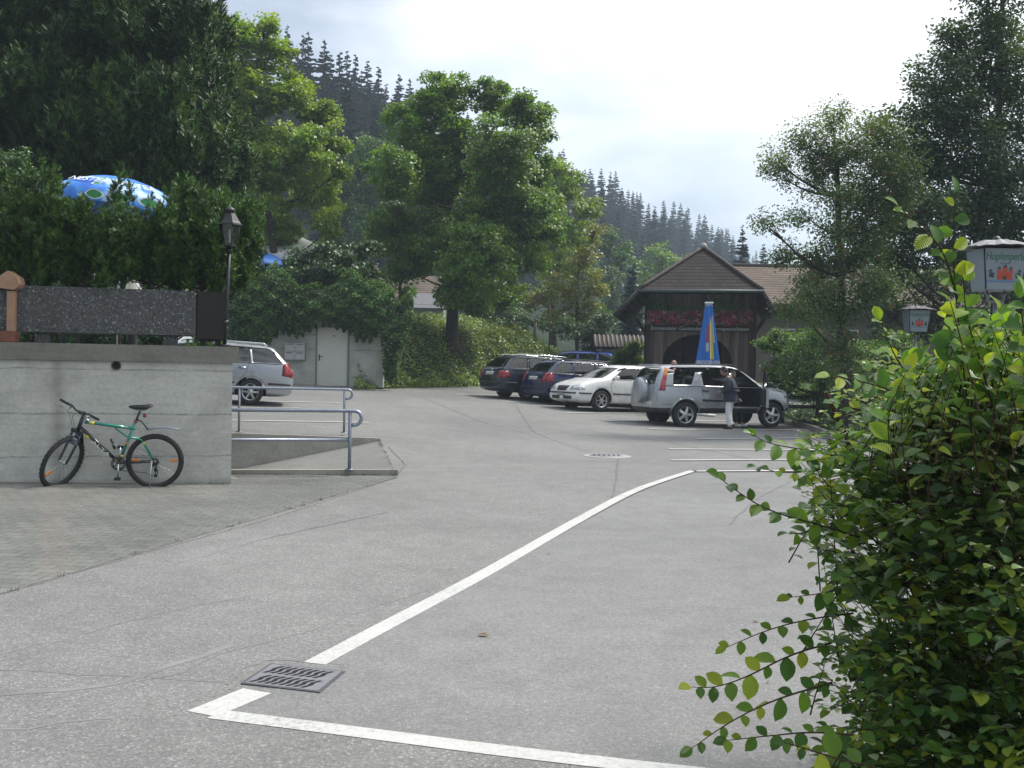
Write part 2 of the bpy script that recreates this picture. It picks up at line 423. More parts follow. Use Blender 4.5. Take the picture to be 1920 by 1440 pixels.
def concrete_mat(name, base, lines=(), dirt=0.6, moss=True, scale=1.0, vjoint=None, agg=False):
    m, nt, out = new_mat(name)
    tc = nt.nodes.new('ShaderNodeTexCoord').outputs['Object']
    n1 = noise(nt, 1.3 * scale, 7, 0.65, vec=tc, dist=0.4); n2 = noise(nt, 22, 5, 0.7, vec=tc)
    mp = nt.nodes.new('ShaderNodeMapping'); mp.inputs['Scale'].default_value = (1.2, 1.2, 9); nt.links.new(tc, mp.inputs[0])
    n3 = noise(nt, 2.2, 5, 0.6, vec=mp.outputs[0])
    c = ramp(nt, n1, [(0.28, tuple(x * 0.72 for x in base)), (0.5, base), (0.72, tuple(x * 1.16 for x in base))])
    c = mix(nt, 0.55, c, ramp(nt, n3, [(0.3, (0.80,) * 3), (0.6, (1.05,) * 3)]), 'MULTIPLY')
    c = mix(nt, 0.7, c, ramp(nt, n2, [(0.3, (0.8,) * 3), (0.65, (1.1,) * 3)]), 'MULTIPLY')
    sx = nt.nodes.new('ShaderNodeSeparateXYZ'); nt.links.new(tc, sx.inputs[0])
    wob = noise(nt, 3.5, 4, 0.6, vec=tc)
    zz = nt.nodes.new('ShaderNodeMath'); zz.operation = 'MULTIPLY_ADD'; zz.inputs[1].default_value = 0.05
    nt.links.new(wob, zz.inputs[0]); nt.links.new(sx.outputs['Z'], zz.inputs[2])
    bmpv = n2
    for (lz, wd) in lines:
        d = nt.nodes.new('ShaderNodeMath'); d.operation = 'SUBTRACT'; d.inputs[1].default_value = lz + 0.025
        nt.links.new(zz.outputs[0], d.inputs[0])
        ab = nt.nodes.new('ShaderNodeMath'); ab.operation = 'ABSOLUTE'; nt.links.new(d.outputs[0], ab.inputs[0])
        k = nt.nodes.new('ShaderNodeMath'); k.operation = 'DIVIDE'; k.inputs[1].default_value = wd
        nt.links.new(ab.outputs[0], k.inputs[0])
        lc = ramp(nt, k.outputs[0], [(0.25, (0.55,) * 3), (1.0, (1,) * 3)])
        brk = noise(nt, 5.0, 3, 0.7, vec=tc)
        c = mix(nt, ramp(nt, brk, [(0.35, (0.25,) * 3), (0.6, (1,) * 3)]), c, mix(nt, 1.0, c, lc, 'MULTIPLY'))
    if moss:
        # vertical form joint and run-off stain
        vj = nt.nodes.new('ShaderNodeMath'); vj.operation = 'ADD'; vj.inputs[1].default_value = 1.92; nt.links.new(sx.outputs['X'], vj.inputs[0])
        wj = nt.nodes.new('ShaderNodeMath'); wj.operation = 'MULTIPLY_ADD'; wj.inputs[1].default_value = .12; nt.links.new(wob, wj.inputs[0]); nt.links.new(vj.outputs[0], wj.inputs[2])
        wa_ = nt.nodes.new('ShaderNodeMath'); wa_.operation = 'ABSOLUTE'; nt.links.new(wj.outputs[0], wa_.inputs[0])
        c = mix(nt, ramp(nt, wa_.outputs[0], [(.01, (.45,) * 3), (.10, (0,) * 3)]), c, (.17, .165, .135))
        zr = ramp(nt, zz.outputs[0], [(0.0, (1,) * 3), (0.14, (0,) * 3)])
        c = mix(nt, mix(nt, 1.0, zr, (0.6,) * 3, 'MULTIPLY'), c, (0.10, 0.105, 0.075))
    if agg:
        vo = nt.nodes.new('ShaderNodeTexVoronoi'); vo.inputs['Scale'].default_value = 60; nt.links.new(tc, vo.inputs['Vector'])
        sp = nt.nodes.new('ShaderNodeSeparateColor'); nt.links.new(vo.outputs['Color'], sp.inputs[0])
        c = mix(nt, 1.0, c, ramp(nt, sp.outputs[0], [(0.0, (0.6,) * 3), (0.6, (1.0,) * 3), (0.92, (1.35,) * 3), (0.98, (2.8,) * 3)]), 'MULTIPLY')
        bmpv = vo.outputs['Distance']
    principled(nt, out, c, 0.88, 0, 0.3, bump=bmpv, bump_s=0.4, bump_d=0.01)
    MATS[name] = m; return m
M_WALL = concrete_mat('board_marked_concrete', (0.48, 0.475, 0.43), [(0.38, 0.014), (0.91, 0.018), (1.46, 0.012)])
M_CAP = concrete_mat('mossy_concrete', (0.19, 0.185, 0.155), moss=False)
M_CONC = concrete_mat('pale_concrete', (0.44, 0.435, 0.40), [(1.25, 0.03), (1.75, 0.03), (2.3, 0.03)], moss=False)
M_KERB = concrete_mat('kerb_concrete', (0.30, 0.29, 0.25), moss=False)
M_RAMPW = concrete_mat('ramp_concrete', (0.35, 0.34, 0.30), moss=False)
M_AGG = concrete_mat('washed_aggregate', (0.088, 0.088, 0.088), moss=False, agg=True)
M_AGGD = concrete_mat('shaded_timber', (0.028, 0.024, 0.022), moss=False)  # the corner planter's shade is put into this near-black colour

def line_mat():
    m, nt, out = new_mat('road_paint')
    tc = nt.nodes.new('ShaderNodeTexCoord').outputs['Object']
    n1 = noise(nt, 30, 6, 0.8, vec=tc); n0 = noise(nt, 1.5, 3, 0.6, vec=tc)
    ad = nt.nodes.new('ShaderNodeMath'); ad.operation = 'MULTIPLY_ADD'; ad.inputs[1].default_value = 0.35
    nt.links.new(n0, ad.inputs[0]); nt.links.new(n1, ad.inputs[2])
    c = ramp(nt, ad.outputs[0], [(0.50, (0.26, 0.26, 0.25)), (0.60, (0.45, 0.45, 0.43)), (0.8, (0.56, 0.56, 0.54))])
    principled(nt, out, c, 0.7, 0, 0.4, bump=n1, bump_s=0.25, bump_d=0.004)
    MATS['line'] = m; return m
M_LINE = line_mat()

def green_ground_mat(name, a, b, s=4):
    m, nt, out = new_mat(name)
    f = noise(nt, s, 7, 0.7); f2 = noise(nt, 0.5, 3, 0.6)
    c = ramp(nt, f, [(0.3, a), (0.7, b)])
    c = mix(nt, 0.6, c, ramp(nt, f2, [(0.35, (0.7, 0.75, 0.7)), (0.65, (1.25, 1.2, 1.0))]), 'MULTIPLY')
    principled(nt, out, c, 0.95, 0, 0.1, bump=f, bump_s=0.9, bump_d=0.15)
    MATS[name] = m; return m
M_SOIL = green_ground_mat('dark_undergrowth', (0.018, 0.028, 0.012), (0.045, 0.062, 0.022))
M_FLOOR = green_ground_mat('forest_floor', (0.012, 0.024, 0.014), (0.030, 0.048, 0.022), 0.5)
M_MEADOW = green_ground_mat('meadow_grass', (0.035, 0.07, 0.02), (0.07, 0.12, 0.03), 2)

# ================================================================== terrain
A0 = gp(742, 892); KN = gp(436, 890)              # near kerb: right end, left end
B0 = gp(710, 826); BL = gp(436, 817)              # far ramp wall: right end, left
dk = (KN - A0); dk.z = 0; dk.normalize()
db = (BL - B0); db.z = 0; db.normalize()
DN = A0 + dk * 7.5; CB = B0 + db * 7.5
RAMP = [(A0.x, A0.y), (B0.x, B0.y), (CB.x, CB.y), (DN.x, DN.y)]

def inside(p, poly):
    x, y = p; r = False; n = len(poly)
    for i in range(n):
        x1, y1 = poly[i]; x2, y2 = poly[(i + 1) % n]
        if (y1 > y) != (y2 > y) and x < (x2 - x1) * (y - y1) / (y2 - y1) + x1: r = not r
    return r
def grid_sheet(name, xs, ys, zf, mat, cut=None, keep=None, kind='structure', smooth=True):
    bm = bmesh.new(); vv = [[bm.verts.new((x, y, zf(x, y))) for x in xs] for y in ys]
    for j in range(len(ys) - 1):
        for i in range(len(xs) - 1):
            if keep and not keep((xs[i] + xs[i + 1]) / 2, (ys[j] + ys[j + 1]) / 2): continue
            bm.faces.new((vv[j][i], vv[j][i + 1], vv[j + 1][i + 1], vv[j + 1][i]))
    if cut:
        n = len(cut)
        for i in range(n):
            a = Vector((*cut[i], 0)); b = Vector((*cut[(i + 1) % n], 0)); d = b - a
            lo, hi = Vector((min(a.x, b.x) - .8, min(a.y, b.y) - .8)), Vector((max(a.x, b.x) + .8, max(a.y, b.y) + .8))
            fs = [f for f in bm.faces if any(lo.x < v.co.x < hi.x and lo.y < v.co.y < hi.y for v in f.verts)]
            geo = list(set(fs) | set(e for f in fs for e in f.edges) | set(v for f in fs for v in f.verts))
            bmesh.ops.bisect_plane(bm, geom=geo, plane_co=a, plane_no=Vector((-d.y, d.x, 0)), dist=1e-5)
        dl = [f for f in bm.faces if inside(f.calc_center_median().xy, cut)]
        bmesh.ops.delete(bm, geom=dl, context='FACES')
    bmesh.ops.delete(bm, geom=[v for v in bm.verts if not v.link_faces], context='VERTS')
    me = bpy.data.meshes.new(name); bm.to_mesh(me); bm.free(); me.materials.append(mat)
    if smooth: me.polygons.foreach_set('use_smooth', [True] * len(me.polygons))
    o = link(name, me); tag(o, kind=kind); return o
def frange(a, b, s):
    n = int(round((b - a) / s)); return [a + s * i for i in range(n + 1)]
xs = frange(-16, 16, 0.5); ys = frange(-6, 56, 0.5)
grid_sheet('asphalt_ground', xs, ys, ground, M_ASPH, cut=RAMP)
xs2 = [-600, -300, -160, -80, -40, -24, -16] + frange(-8, 8, 8) + [16, 24, 40, 80, 160, 300, 600]
ys2 = [-200, -60, -20, -6] + frange(2, 50, 8) + [56, 70, 100, 160, 300, 500, 1000, 1800]
grid_sheet('meadow_ground', xs2, ys2, lambda x, y: ground(x, y) - (0.02 if -16 < x < 16 and -6 < y < 56 else 0), M_MEADOW,
           keep=lambda x, y: not (-16 < x < 16 and -6 < y < 56))

def drape_poly(name, poly, mat, dz=0.004, step=0.5):
    """flat patch following the ground: polygon cut from a fine grid"""
    b = MB(); b.add([(p[0], p[1], ground(p[0], p[1]) + dz) for p in poly], [tuple(range(len(poly)))])
    o = b.build(name, mat); tag(o, kind='structure'); return o
def strip(b, pts, w, dz=0.0022, step=0.4):
    """painted strip of width w along px points, draped on the ground"""
    P = []
    for i in range(len(pts) - 1):
        a, c = Vector(pts[i]), Vector(pts[i + 1]); n = max(1, int((c - a).length / step))
        for k in range(n): P.append(a.lerp(c, k / n))
    P.append(Vector(pts[-1])); vs = []
    for i, p in enumerate(P):
        t = P[min(i + 1, len(P) - 1)] - P[max(i - 1, 0)]; t.z = 0; t.normalize()
        n = Vector((-t.y, t.x, 0)) * w / 2
        for q in (p + n, p - n): vs.append((q.x, q.y, ground(q.x, q.y) + dz + .013 * min(1, max(0, (q.y - 9.5) / 3))))
    b.add(vs, [(2 * i, 2 * i + 2, 2 * i + 3, 2 * i + 1) for i in range(len(P) - 1)], None, False)
def smooth_pts(ps, it=2):
    for _ in range(it):
        q = [ps[0]]
        for a, b in zip(ps, ps[1:]): q += [a.lerp(b, .25), a.lerp(b, .75)]
        q.append(ps[-1]); ps = q
    return ps
# --- smooth asphalt patch to the right of the long white line
pl = [gp(*p) for p in ((1300, 884), (1240, 903), (1185, 923), (1100, 968), (1000, 1023), (900, 1081), (800, 1134), (700, 1186), (590, 1245),
                       (490, 1300), (380, 1338))]
lowl = [gp(*p) for p in ((690, 1375), (960, 1413), (1320, 1450))]
right = [Vector((2.2, 3.0, 0)), Vector((4.5, 6, 0)), Vector((6.3, 16.5, 0))]
drape_poly('asphalt_patch', [(p.x, p.y) for p in pl + lowl + right], M_ASPH2, 0.0008)
# --- pavers in front of the retaining wall
pv = [gp(0, 1115), gp(745, 896), A0, KN, Vector((-3.6, 14.6, 0)), Vector((-14, 14.6, 0)), Vector((-14, gp(0, 1115).y - 1.9, 0))]
pv[-1] = gp(0, 1115) + (gp(0, 1115) - gp(745, 896)) * 1.6
M_PV = drape_poly('paved_forecourt', [(p.x, p.y) for p in pv], M_PAVE, 0.003)
# --- painted lines
b = MB(); strip(b, smooth_pts(pl[:9]), 0.13); o = b.build('road_line', M_LINE); tag(o, kind='structure')
b = MB(); strip(b, [gp(482, 1298), gp(378, 1341)], 0.17); o = b.build('road_line', M_LINE); tag(o, kind='structure')
b = MB(); strip(b, smooth_pts([gp(402, 1341), gp(690, 1376), gp(960, 1413), gp(1320, 1452)]), 0.125, dz=0.0026); o = b.build('road_line', M_LINE); tag(o, kind='structure')
for a, c, w in (((1300, 885), (1640, 883), .14), ((1258, 864), (1650, 862), .14), ((1255, 843), (1600, 845), .14), ((1308, 824), (1500, 822), .14),
                ((1217, 805), (1540, 806), .14), ((1136, 790), (1400, 789), .14), ((1062, 775), (1400, 776), .14), ((950, 754), (1200, 764), .14), ((855, 740), (1000, 741), .14),
                ((436, 789), (692, 793), .12), ((440, 752), (640, 756), .12), ((400, 765), (560, 765), .1), ((540, 722), (790, 730), .08)):
    b = MB(); strip(b, [gp(*a), gp(*c)], w); o = b.build('parking_line', M_LINE); tag(o, kind='structure')
# --- cracks and tar seams
M_TAR = plain('tar_seam', (0.180, 0.178, 0.172), 0.8)
M_TARL = plain('faded_tar', (0.198, 0.198, 0.198), 0.8, var=0.25, scale=3)
CRK = [0]
def crack(pxs, w, mat=M_TAR, wob=6, dz=0.0011):
    CRK[0] += 1; dz += .00004 * CRK[0]; w *= .7
    ps = [gp(*p) for p in pxs]; Q = []
    for i in range(len(ps) - 1):
        n = max(2, int((ps[i + 1] - ps[i]).length / 0.12))
        for k in range(n):
            q = ps[i].lerp(ps[i + 1], k / n); s = wob * 0.002
            Q.append(q + Vector((random.gauss(0, s), random.gauss(0, s), 0)))
    Q.append(ps[-1]); b = MB(); strip(b, Q, w, dz, 9); o = b.build('asphalt_crack', mat); tag(o, kind='structure')
crack([(0, 1116), (300, 1030), (520, 970), (745, 895)], 0.014, dz=.0034)
crack([(0, 1257), (200, 1268), (430, 1282)], 0.012, wob=5)
crack([(0, 1230), (150, 1193), (300, 1150), (470, 1118)], 0.012)
crack([(250, 1282), (330, 1262), (420, 1225), (560, 1190), (760, 1120), (900, 1075)], 0.008)
crack([(-60, 1310), (120, 1297), (230, 1284), (330, 1250), (440, 1210)], 0.075, M_TARL, 10)
crack([(-60, 1376), (60, 1366), (150, 1352), (210, 1348)], 0.03, M_TARL, 8)
crack([(940, 720), (1000, 810), (1110, 848)], 0.02); crack([(790, 745), (900, 790), (1000, 815)], 0.025, M_TARL)
crack([(1160, 862), (1155, 900), (1150, 935)], 0.015); crack([(1290, 1090), (1120, 1260), (985, 1400), (960, 1425)], 0.006)
crack([(1500, 895), (1420, 935), (1365, 985)], 0.012); crack([(1400, 1040), (1330, 1060), (1290, 1100)], 0.008)
crack([(960, 780), (1250, 828), (1450, 870)], 0.03, M_TARL, 3); crack([(730, 960), (500, 1010), (320, 1060)], 0.02, M_TARL, 3)
crack([(728, 838), (760, 870), (742, 893)], 0.02)
# ring of broken asphalt round the drain
crack([(432, 1288), (455, 1266), (486, 1246)], 0.03, wob=12)
crack([(500, 1240), (540, 1238), (575, 1243)], 0.02, wob=10)
crack([(610, 1240), (636, 1247), (652, 1257)], 0.014, wob=8)
crack([(440, 1280), (452, 1262)], 0.03, wob=14)

# ================================================================== ramp
slope = 0.19
def rampz(p, e0): return e0.z - slope * (Vector((p.x, p.y, 0)) - Vector((e0.x, e0.y, 0))).length
b = MB(); n = 8
va = [A0.lerp(DN, i / n) for i in range(n + 1)]; vb = [B0.lerp(CB, i / n) for i in range(n + 1)]
b.add([(p.x, p.y, rampz(p, Vector((A0.x, A0.y, ground(A0.x, A0.y))))) for p in va] + [(p.x, p.y, rampz(p, Vector((B0.x, B0.y, ground(B0.x, B0.y))))) for p in vb],
      [(i, i + 1, n + 2 + i, n + 1 + i) for i in range(n)])
o = b.build('ramp_floor', asphalt_mat('ramp_asphalt', (0.21, 0.208, 0.197), 0.7, fine=True)); tag(o, kind='structure')
def wall_strip(name, p0, p1, th, z0, tops, mat, label, cat, taper=0.0):
    """low wall from p0 to p1 (thickness towards +normal), top height list at the two ends"""
    d = (p1 - p0); d.z = 0; d.normalize(); nn = Vector((-d.y, d.x, 0)) * th
    a, c = p0, p1; b = MB()
    t0, t1 = tops
    b.add([(a.x, a.y, z0), (c.x, c.y, z0), (c.x + nn.x, c.y + nn.y, z0), (a.x + nn.x, a.y + nn.y, z0),
           (a.x, a.y, t0), (c.x, c.y, t1), (c.x + nn.x, c.y + nn.y, t1), (a.x + nn.x, a.y + nn.y, t0)],
          [(0, 3, 2, 1), (4, 5, 6, 7), (0, 1, 5, 4), (1, 2, 6, 5), (2, 3, 7, 6), (3, 0, 4, 7)])
    o = b.build(name, mat); tag(o, label, cat); return o
kn0 = A0 + Vector((0.02, 0, 0)); 
wall_strip('ramp_kerb', A0 + Vector((0, 0.12, 0)), DN + Vector((0, 0.12, 0)), 0.13, -2.0, (0.085, 0.10), M_KERB, 'low pale concrete kerb wall along the near edge of the ramp, under the lower railing', 'kerb wall')
wall_strip('ramp_wall', B0, CB, 0.14, -2.0, (ground(B0.x, B0.y) + 0.05, ground(CB.x, CB.y) + 0.07), M_RAMPW, 'long concrete side wall on the far side of the sunken ramp', 'ramp wall')

# ================================================================== retaining wall with coping
WR = gp(433, 909); WL = gp(0, 911); dw = (WL - WR); dw.z = 0; dw.normalize()
nw = Vector((dw.y, -dw.x, 0))
if nw.y < 0: nw = -nw
WLL = WR + dw * 9.0
root = thing('retaining_wall', 'board-marked grey concrete retaining wall with stained coping, the bicycle leaning on it', 'wall', (WR.x, WR.y, 0))
back = nw * 0.30; end_shift = Vector((WR.x / WR.y, 1, 0)) * 0.30   # end face turned along its own line
b = MB()
b.add([(p.x, p.y, z) for z in (-0.1, 1.565) for p in (WR, WLL, WLL + back, WR + end_shift * 1.08)], [(0, 3, 2, 1), (4, 5, 6, 7), (0, 1, 5, 4), (1, 2, 6, 5), (2, 3, 7, 6), (3, 0, 4, 7)])
b.build('wall', M_WALL, root, world=True)
b = MB(); o1 = -nw * 0.045; o2 = -dw * 0.075
cp = [WR + o1 + o2, WLL + o1, WLL + back * 1.5, WR + end_shift * 1.7 + o2 * 0.6]
b.add([(p.x, p.y, z) for z in (1.567, 1.775) for p in cp], [(0, 3, 2, 1), (4, 5, 6, 7), (0, 1, 5, 4), (1, 2, 6, 5), (2, 3, 7, 6), (3, 0, 4, 7)])
b.build('coping', M_CAP, root, world=True)
M_BLK = plain('black_metal', (0.014, 0.014, 0.016), 0.45, 0.0, 0.5)
M_HOLE = plain('dark_hole', (0.004, 0.004, 0.004), 0.9)
hp = at(245, 684, WR.y + 0.1); q = WR + dw * ((hp.x - WR.x) / dw.x)
b = MB(); Mh = Matrix.Translation((q.x, q.y, hp.z - 0.01)) @ Matrix.Rotation(math.atan2(dw.y, dw.x) + PI, 4, 'Z') @ RX(PI / 2)
b.lathe([(0.058, -0.1), (0.062, 0.012), (0.050, 0.012), (0.048, -0.002)], 20, Mh)
b.build('drain_pipe', plain('grey_pipe', (0.16, 0.15, 0.14), 0.7), root, world=True)
b = MB(); b.lathe([(0.0001, 0.0035), (0.049, 0.0035)], 20, Mh); b.build('pipe_opening', M_HOLE, root, world=True)

# ---------------- terrace behind the wall
TZ = 1.50
b = MB(); tp = [(WR.x - 0.55, WR.y + 0.32), (WLL.x, WLL.y + 0.32), (-22, 15), (-22, 22.6), (-6.3, 22.6)]
b.prism(tp, 1.25, TZ, 'z'); o = b.build('terrace_paving', M_KERB); tag(o, kind='structure')
b = MB(); b.prism([(p[0] * 1.0 - 0.0, p[1] + (0.02 if p[1] < 16 else -0.02)) for p in tp], -0.1, 1.246, 'z')
# only the far and right retaining faces exist below the terrace
o = None
b = MB(); b.box2((-22, 22.2, 0.1), (-6.4, 22.5, 1.248)); o = b.build('terrace_wall', M_CONC)
tag(o, 'rear concrete wall carrying the far edge of the terrace', 'wall')

# ---------------- planters on the wall
def frame_at(px, Y):   # local frame on the wall line at pixel column px and set-back Y
    k = (px - W0 / 2) / FPX
    # intersection of viewing column with the wall line
    P = WR + nw * Y; t = (k * P.y - P.x) / (dw.x - k * dw.y); return P + dw * t
def planter(px0, px1, dz0, dz1, label, depth=0.5, setb=0.10, mat=M_AGG, name='planter', feet=2, len_=None):
    a = frame_at(px0, setb); c = frame_at(px1, setb)
    if len_: a = c + dw * len_
    ln = (a - c).length; rz = math.atan2(-dw.y, -dw.x)
    t = thing(name, label, 'planter', (a.x, a.y, 1.777), rz)
    z0, z1 = dz0 - 1.777, dz1 - 1.777
    b = MB(); th = 0.05
    b.box2((0, 0, z0), (ln, th, z1), bev=0.006); b.box2((0, depth - th, z0), (ln, depth, z1), bev=0.006)
    b.box2((0, th, z0), (th, depth - th, z1)); b.box2((ln - th, th, z0), (ln, depth - th, z1)); b.box2((th, th, z0), (ln - th, depth - th, z0 + 0.05))
    b.build('trough', mat, t)
    b = MB(); b.box2((th, th, z1 - 0.10), (ln - th, depth - th, z1 - 0.06)); b.build('soil', M_SOIL, t)
    for k in range(feet):
        b = MB(); x = 0.3 + (ln - 0.6) * k / max(1, feet - 1)
        b.box2((x - 0.09, 0.05, 0.0), (x + 0.09, depth - 0.05, z0 - 0.002)); b.build('foot', M_AGG if mat is M_AGG else mat, t)
    return t
PL1 = planter(28, 365, 1.905, 2.475, 'long dark washed-concrete planter on the wall, the widest one, under the parasol', mat=M_AGG)
PL2 = planter(0, 14, 1.905, 2.475, 'dark washed-concrete planter cut by the frame, beside the orange-brown post', mat=M_AGG, len_=2.0)
# the dark planter at the corner runs back from the wall
a = frame_at(368, 0.10); c = frame_at(422, 0.10)
t = thing('planter', 'near-black timber planter on the wall corner beside the lantern post', 'planter', (a.x, a.y, 1.777), math.atan2(-dw.y, -dw.x))
ln = (a - c).length
b = MB(); b.box2((0, 0.0, 0.09), (ln, 0.04, 0.70)); b.box2((0, 0.04, 0.09), (0.04, 1.6, 0.70)); b.box2((ln - 0.04, 0.04, 0.09), (ln, 1.6, 0.70)); b.box2((0.04, 1.56, 0.09), (ln - .04, 1.6, 0.70))
b.box2((0.04, 0.04, 0.55), (ln - 0.04, 1.56, 0.60))
b.build('trough', M_AGGD, t)
for x, y in ((0.07, 0.06), (ln - 0.1, 0.06)):
    b = MB(); b.box2((x - 0.03, y - 0.03, 0), (x + 0.04, y + 0.05, 0.088)); b.build('foot', M_AGGD, t)

# orange-brown post with gabled cap
M_TERRA = plain('terracotta_wood', (0.36, 0.21, 0.13), 0.7, var=0.2)
p = frame_at(19, 0.04)
t = thing('wooden_post', 'orange-brown post with a small gabled cap between the concrete planters', 'post', (p.x, p.y, 1.777))
b = MB(); b.box2((-0.045, -0.02, 0.13), (0.045, 0.06, 0.62), bev=0.006); b.build('shaft', M_TERRA, t)
b = MB(); b.prism([(-0.20, 0.74), (-0.02, 0.86), (0.10, 0.78), (0.12, 0.70), (0.10, 0.66), (0.05, 0.63), (-0.18, 0.66)], -0.06, 0.12, 'y'); b.build('cap', M_TERRA, t)
b = MB(); b.box2((-0.12, -0.04, 0.0), (0.06, 0.10, 0.128), bev=0.01); b.build('base', plain('rust_wood', (0.20, 0.07, 0.04), 0.7, var=0.25), t)

# ---------------- lantern on its post
def lantern_post():
    base = frame_at(420, 0.12); top = at(430, 462, base.y)
    t = thing('street_lamp', 'black four-sided lantern on a slim post at the end of the concrete wall', 'lamp', (base.x, base.y, 1.777))
    h = top.z - 1.777; lean = top.x - base.x
    def ax(z): return lean * min(1, z / h)
    b = MB(); b.tube([(0, 0, 0), (0, 0, 0.03)], 0.07, 12); b.tube([(0, 0, 0.03), (ax(h * .5), 0, h * .5), (ax(h), 0, h)], 0.026, 12)
    b.tube([(ax(.30), 0, .28), (ax(.30), 0, .34)], 0.038, 12); b.tube([(ax(h), 0, h - .07), (ax(h), 0, h - .03)], 0.04, 12); b.build('post', M_BLK, t)
    cx = lean
    b = MB(); w0, w1, hh = 0.085, 0.135, 0.27; n = 4
    def ring(w, z, s=6): return [(cx + w * math.cos(PI / 3 * k), w * math.sin(PI / 3 * k), z) for k in range(s)]
    r0, r1 = ring(w0, h + 0.02), ring(w1, h + hh)
    for k in range(6): b.tube([r0[k], r1[k]], 0.008, 5)
    b.lathe([(0.001, h), (w0 + .012, h), (w0 + .012, h + .022), (0.001, h + .022)], 6, T(cx, 0, 0), False)
    b.lathe([(w1 - .004, h + hh), (w1 + .028, h + hh), (w1 + .022, h + hh + .022), (w1 - .004, h + hh + .022)], 6, T(cx, 0, 0), False)
    b.build('lantern_frame', M_BLK, t)
    gm_, nt, out = new_mat('lantern_glass'); 
    tr = nt.nodes.new('ShaderNodeBsdfTransparent'); tr.inputs[0].default_value = (.62, .64, .66, 1); gl = nt.nodes.new('ShaderNodeBsdfGlossy'); gl.inputs['Roughness'].default_value = .12
    mxs = nt.nodes.new('ShaderNodeMixShader'); mxs.inputs[0].default_value = .14
    nt.links.new(tr.outputs[0], mxs.inputs[1]); nt.links.new(gl.outputs[0], mxs.inputs[2]); nt.links.new(mxs.outputs[0], out.inputs[0])
    b = MB()
    for k in range(6):
        j = (k + 1) % 6; b.quad(r0[k], r0[j], r1[j], r1[k])
    b.build('glass', gm_, t, recalc=False)
    b = MB(); b.lathe([(w1 + .014, h + hh + .022), (w1 - .01, h + hh + .055), (0.07, h + hh + .15), (0.055, h + hh + .165), (0.001, h + hh + .17)], 6, T(cx, 0, 0), False)
    b.lathe([(0.055, h + hh + .165), (0.075, h + hh + .185), (0.07, h + hh + .205), (0.03, h + hh + .235), (0.001, h + hh + .25)], 14, T(cx, 0, 0)); b.build('lantern_roof', M_BLK, t)
    b = MB(); b.lathe([(0.001, h + .03), (0.022, h + .03), (0.024, h + .08), (0.018, h + .1), (0.02, h + .2), (0.012, h + .225), (0.001, h + .23)], 10, T(cx, 0, 0)); b.build('bulb', plain('white_bulb', (.6, .6, .58), .3), t)
lantern_post()

# ---------------- railings
M_GALV = plain('galvanised_steel', (0.27, 0.30, 0.36), 0.38, 0.65, 0.5, var=0.15, scale=14)
def railing(pA, pB, h, label, mid, postpx, rt=0.024, loop_d=0.085, extra=0.3, endext=5.0):
    """pA: right end post foot, pB: point towards the left; both on the low wall's top"""
    d = (pB - pA); d.z = 0; d.normalize(); dz = (pB.z - pA.z) / max(.1, (pB - pA).xy.length)
    t = thing('handrail', label, 'railing', tuple(pA))
    def Q(s, z): return Vector((d.x * s, d.y * s, dz * s + z))
    b = MB(); R = loop_d; pts = [Q(endext, h), Q(2, h), Q(0, h)]
    rg = [Q(-0.02 - R * 1.1 * math.sin(a) , h - R + R * math.cos(a)) for a in [PI * k / 10 for k in range(11)]]
    pts += [Q(-0.05, h)] + [Q(-0.06 - R * math.sin(a), h - R + R * math.cos(a)) for a in [PI * k / 10 for k in range(1, 11)]] + [Q(-0.02, h - 2 * R)]
    b.tube(pts, rt, 12); b.build('top_rail', M_GALV, t)
    if mid: b = MB(); b.tube([Q(0, mid), Q(endext, mid)], rt * .85, 10); b.build('middle_rail', M_GALV, t)
    for s in postpx:
        b = MB(); q = Q(s, 0); b.tube([q, Q(s, h * .5), Q(s, h - rt * .6)], rt * .95, 12)
        b.tube([q, q + Vector((0, 0, .012))], 0.062, 14)
        for a in range(4): b.sphere(q + Vector((.042 * math.cos(a * PI / 2 + .7), .042 * math.sin(a * PI / 2 + .7), .016)), .007, 6, 4)
        b.build('post', M_GALV, t)
kt = 0.09
pA = gp(655, 881, dz=kt); pA.z = kt
def on_line(px, P0, d):
    k = (px - W0 / 2) / FPX; s = (k * P0.y - P0.x) / (d.x - k * d.y); return s
railing(pA, pA + dk, 0.83, 'lower galvanised handrail with a middle bar and looped end, on the near ramp kerb', 0.42, [0, 3.4], rt=0.026, loop_d=0.10, endext=4.2)
pB_ = gp(645, 812, dz=0.05) ; pB_.z = ground(pB_.x, pB_.y) + 0.055
sl = on_line(449, pB_, db)
railing(pB_, pB_ + db * 3 + Vector((0, 0, .03)), 0.84, 'upper galvanised handrail with looped end along the far side of the ramp', 0, [0, sl], rt=0.024, loop_d=0.09, endext=4.0)

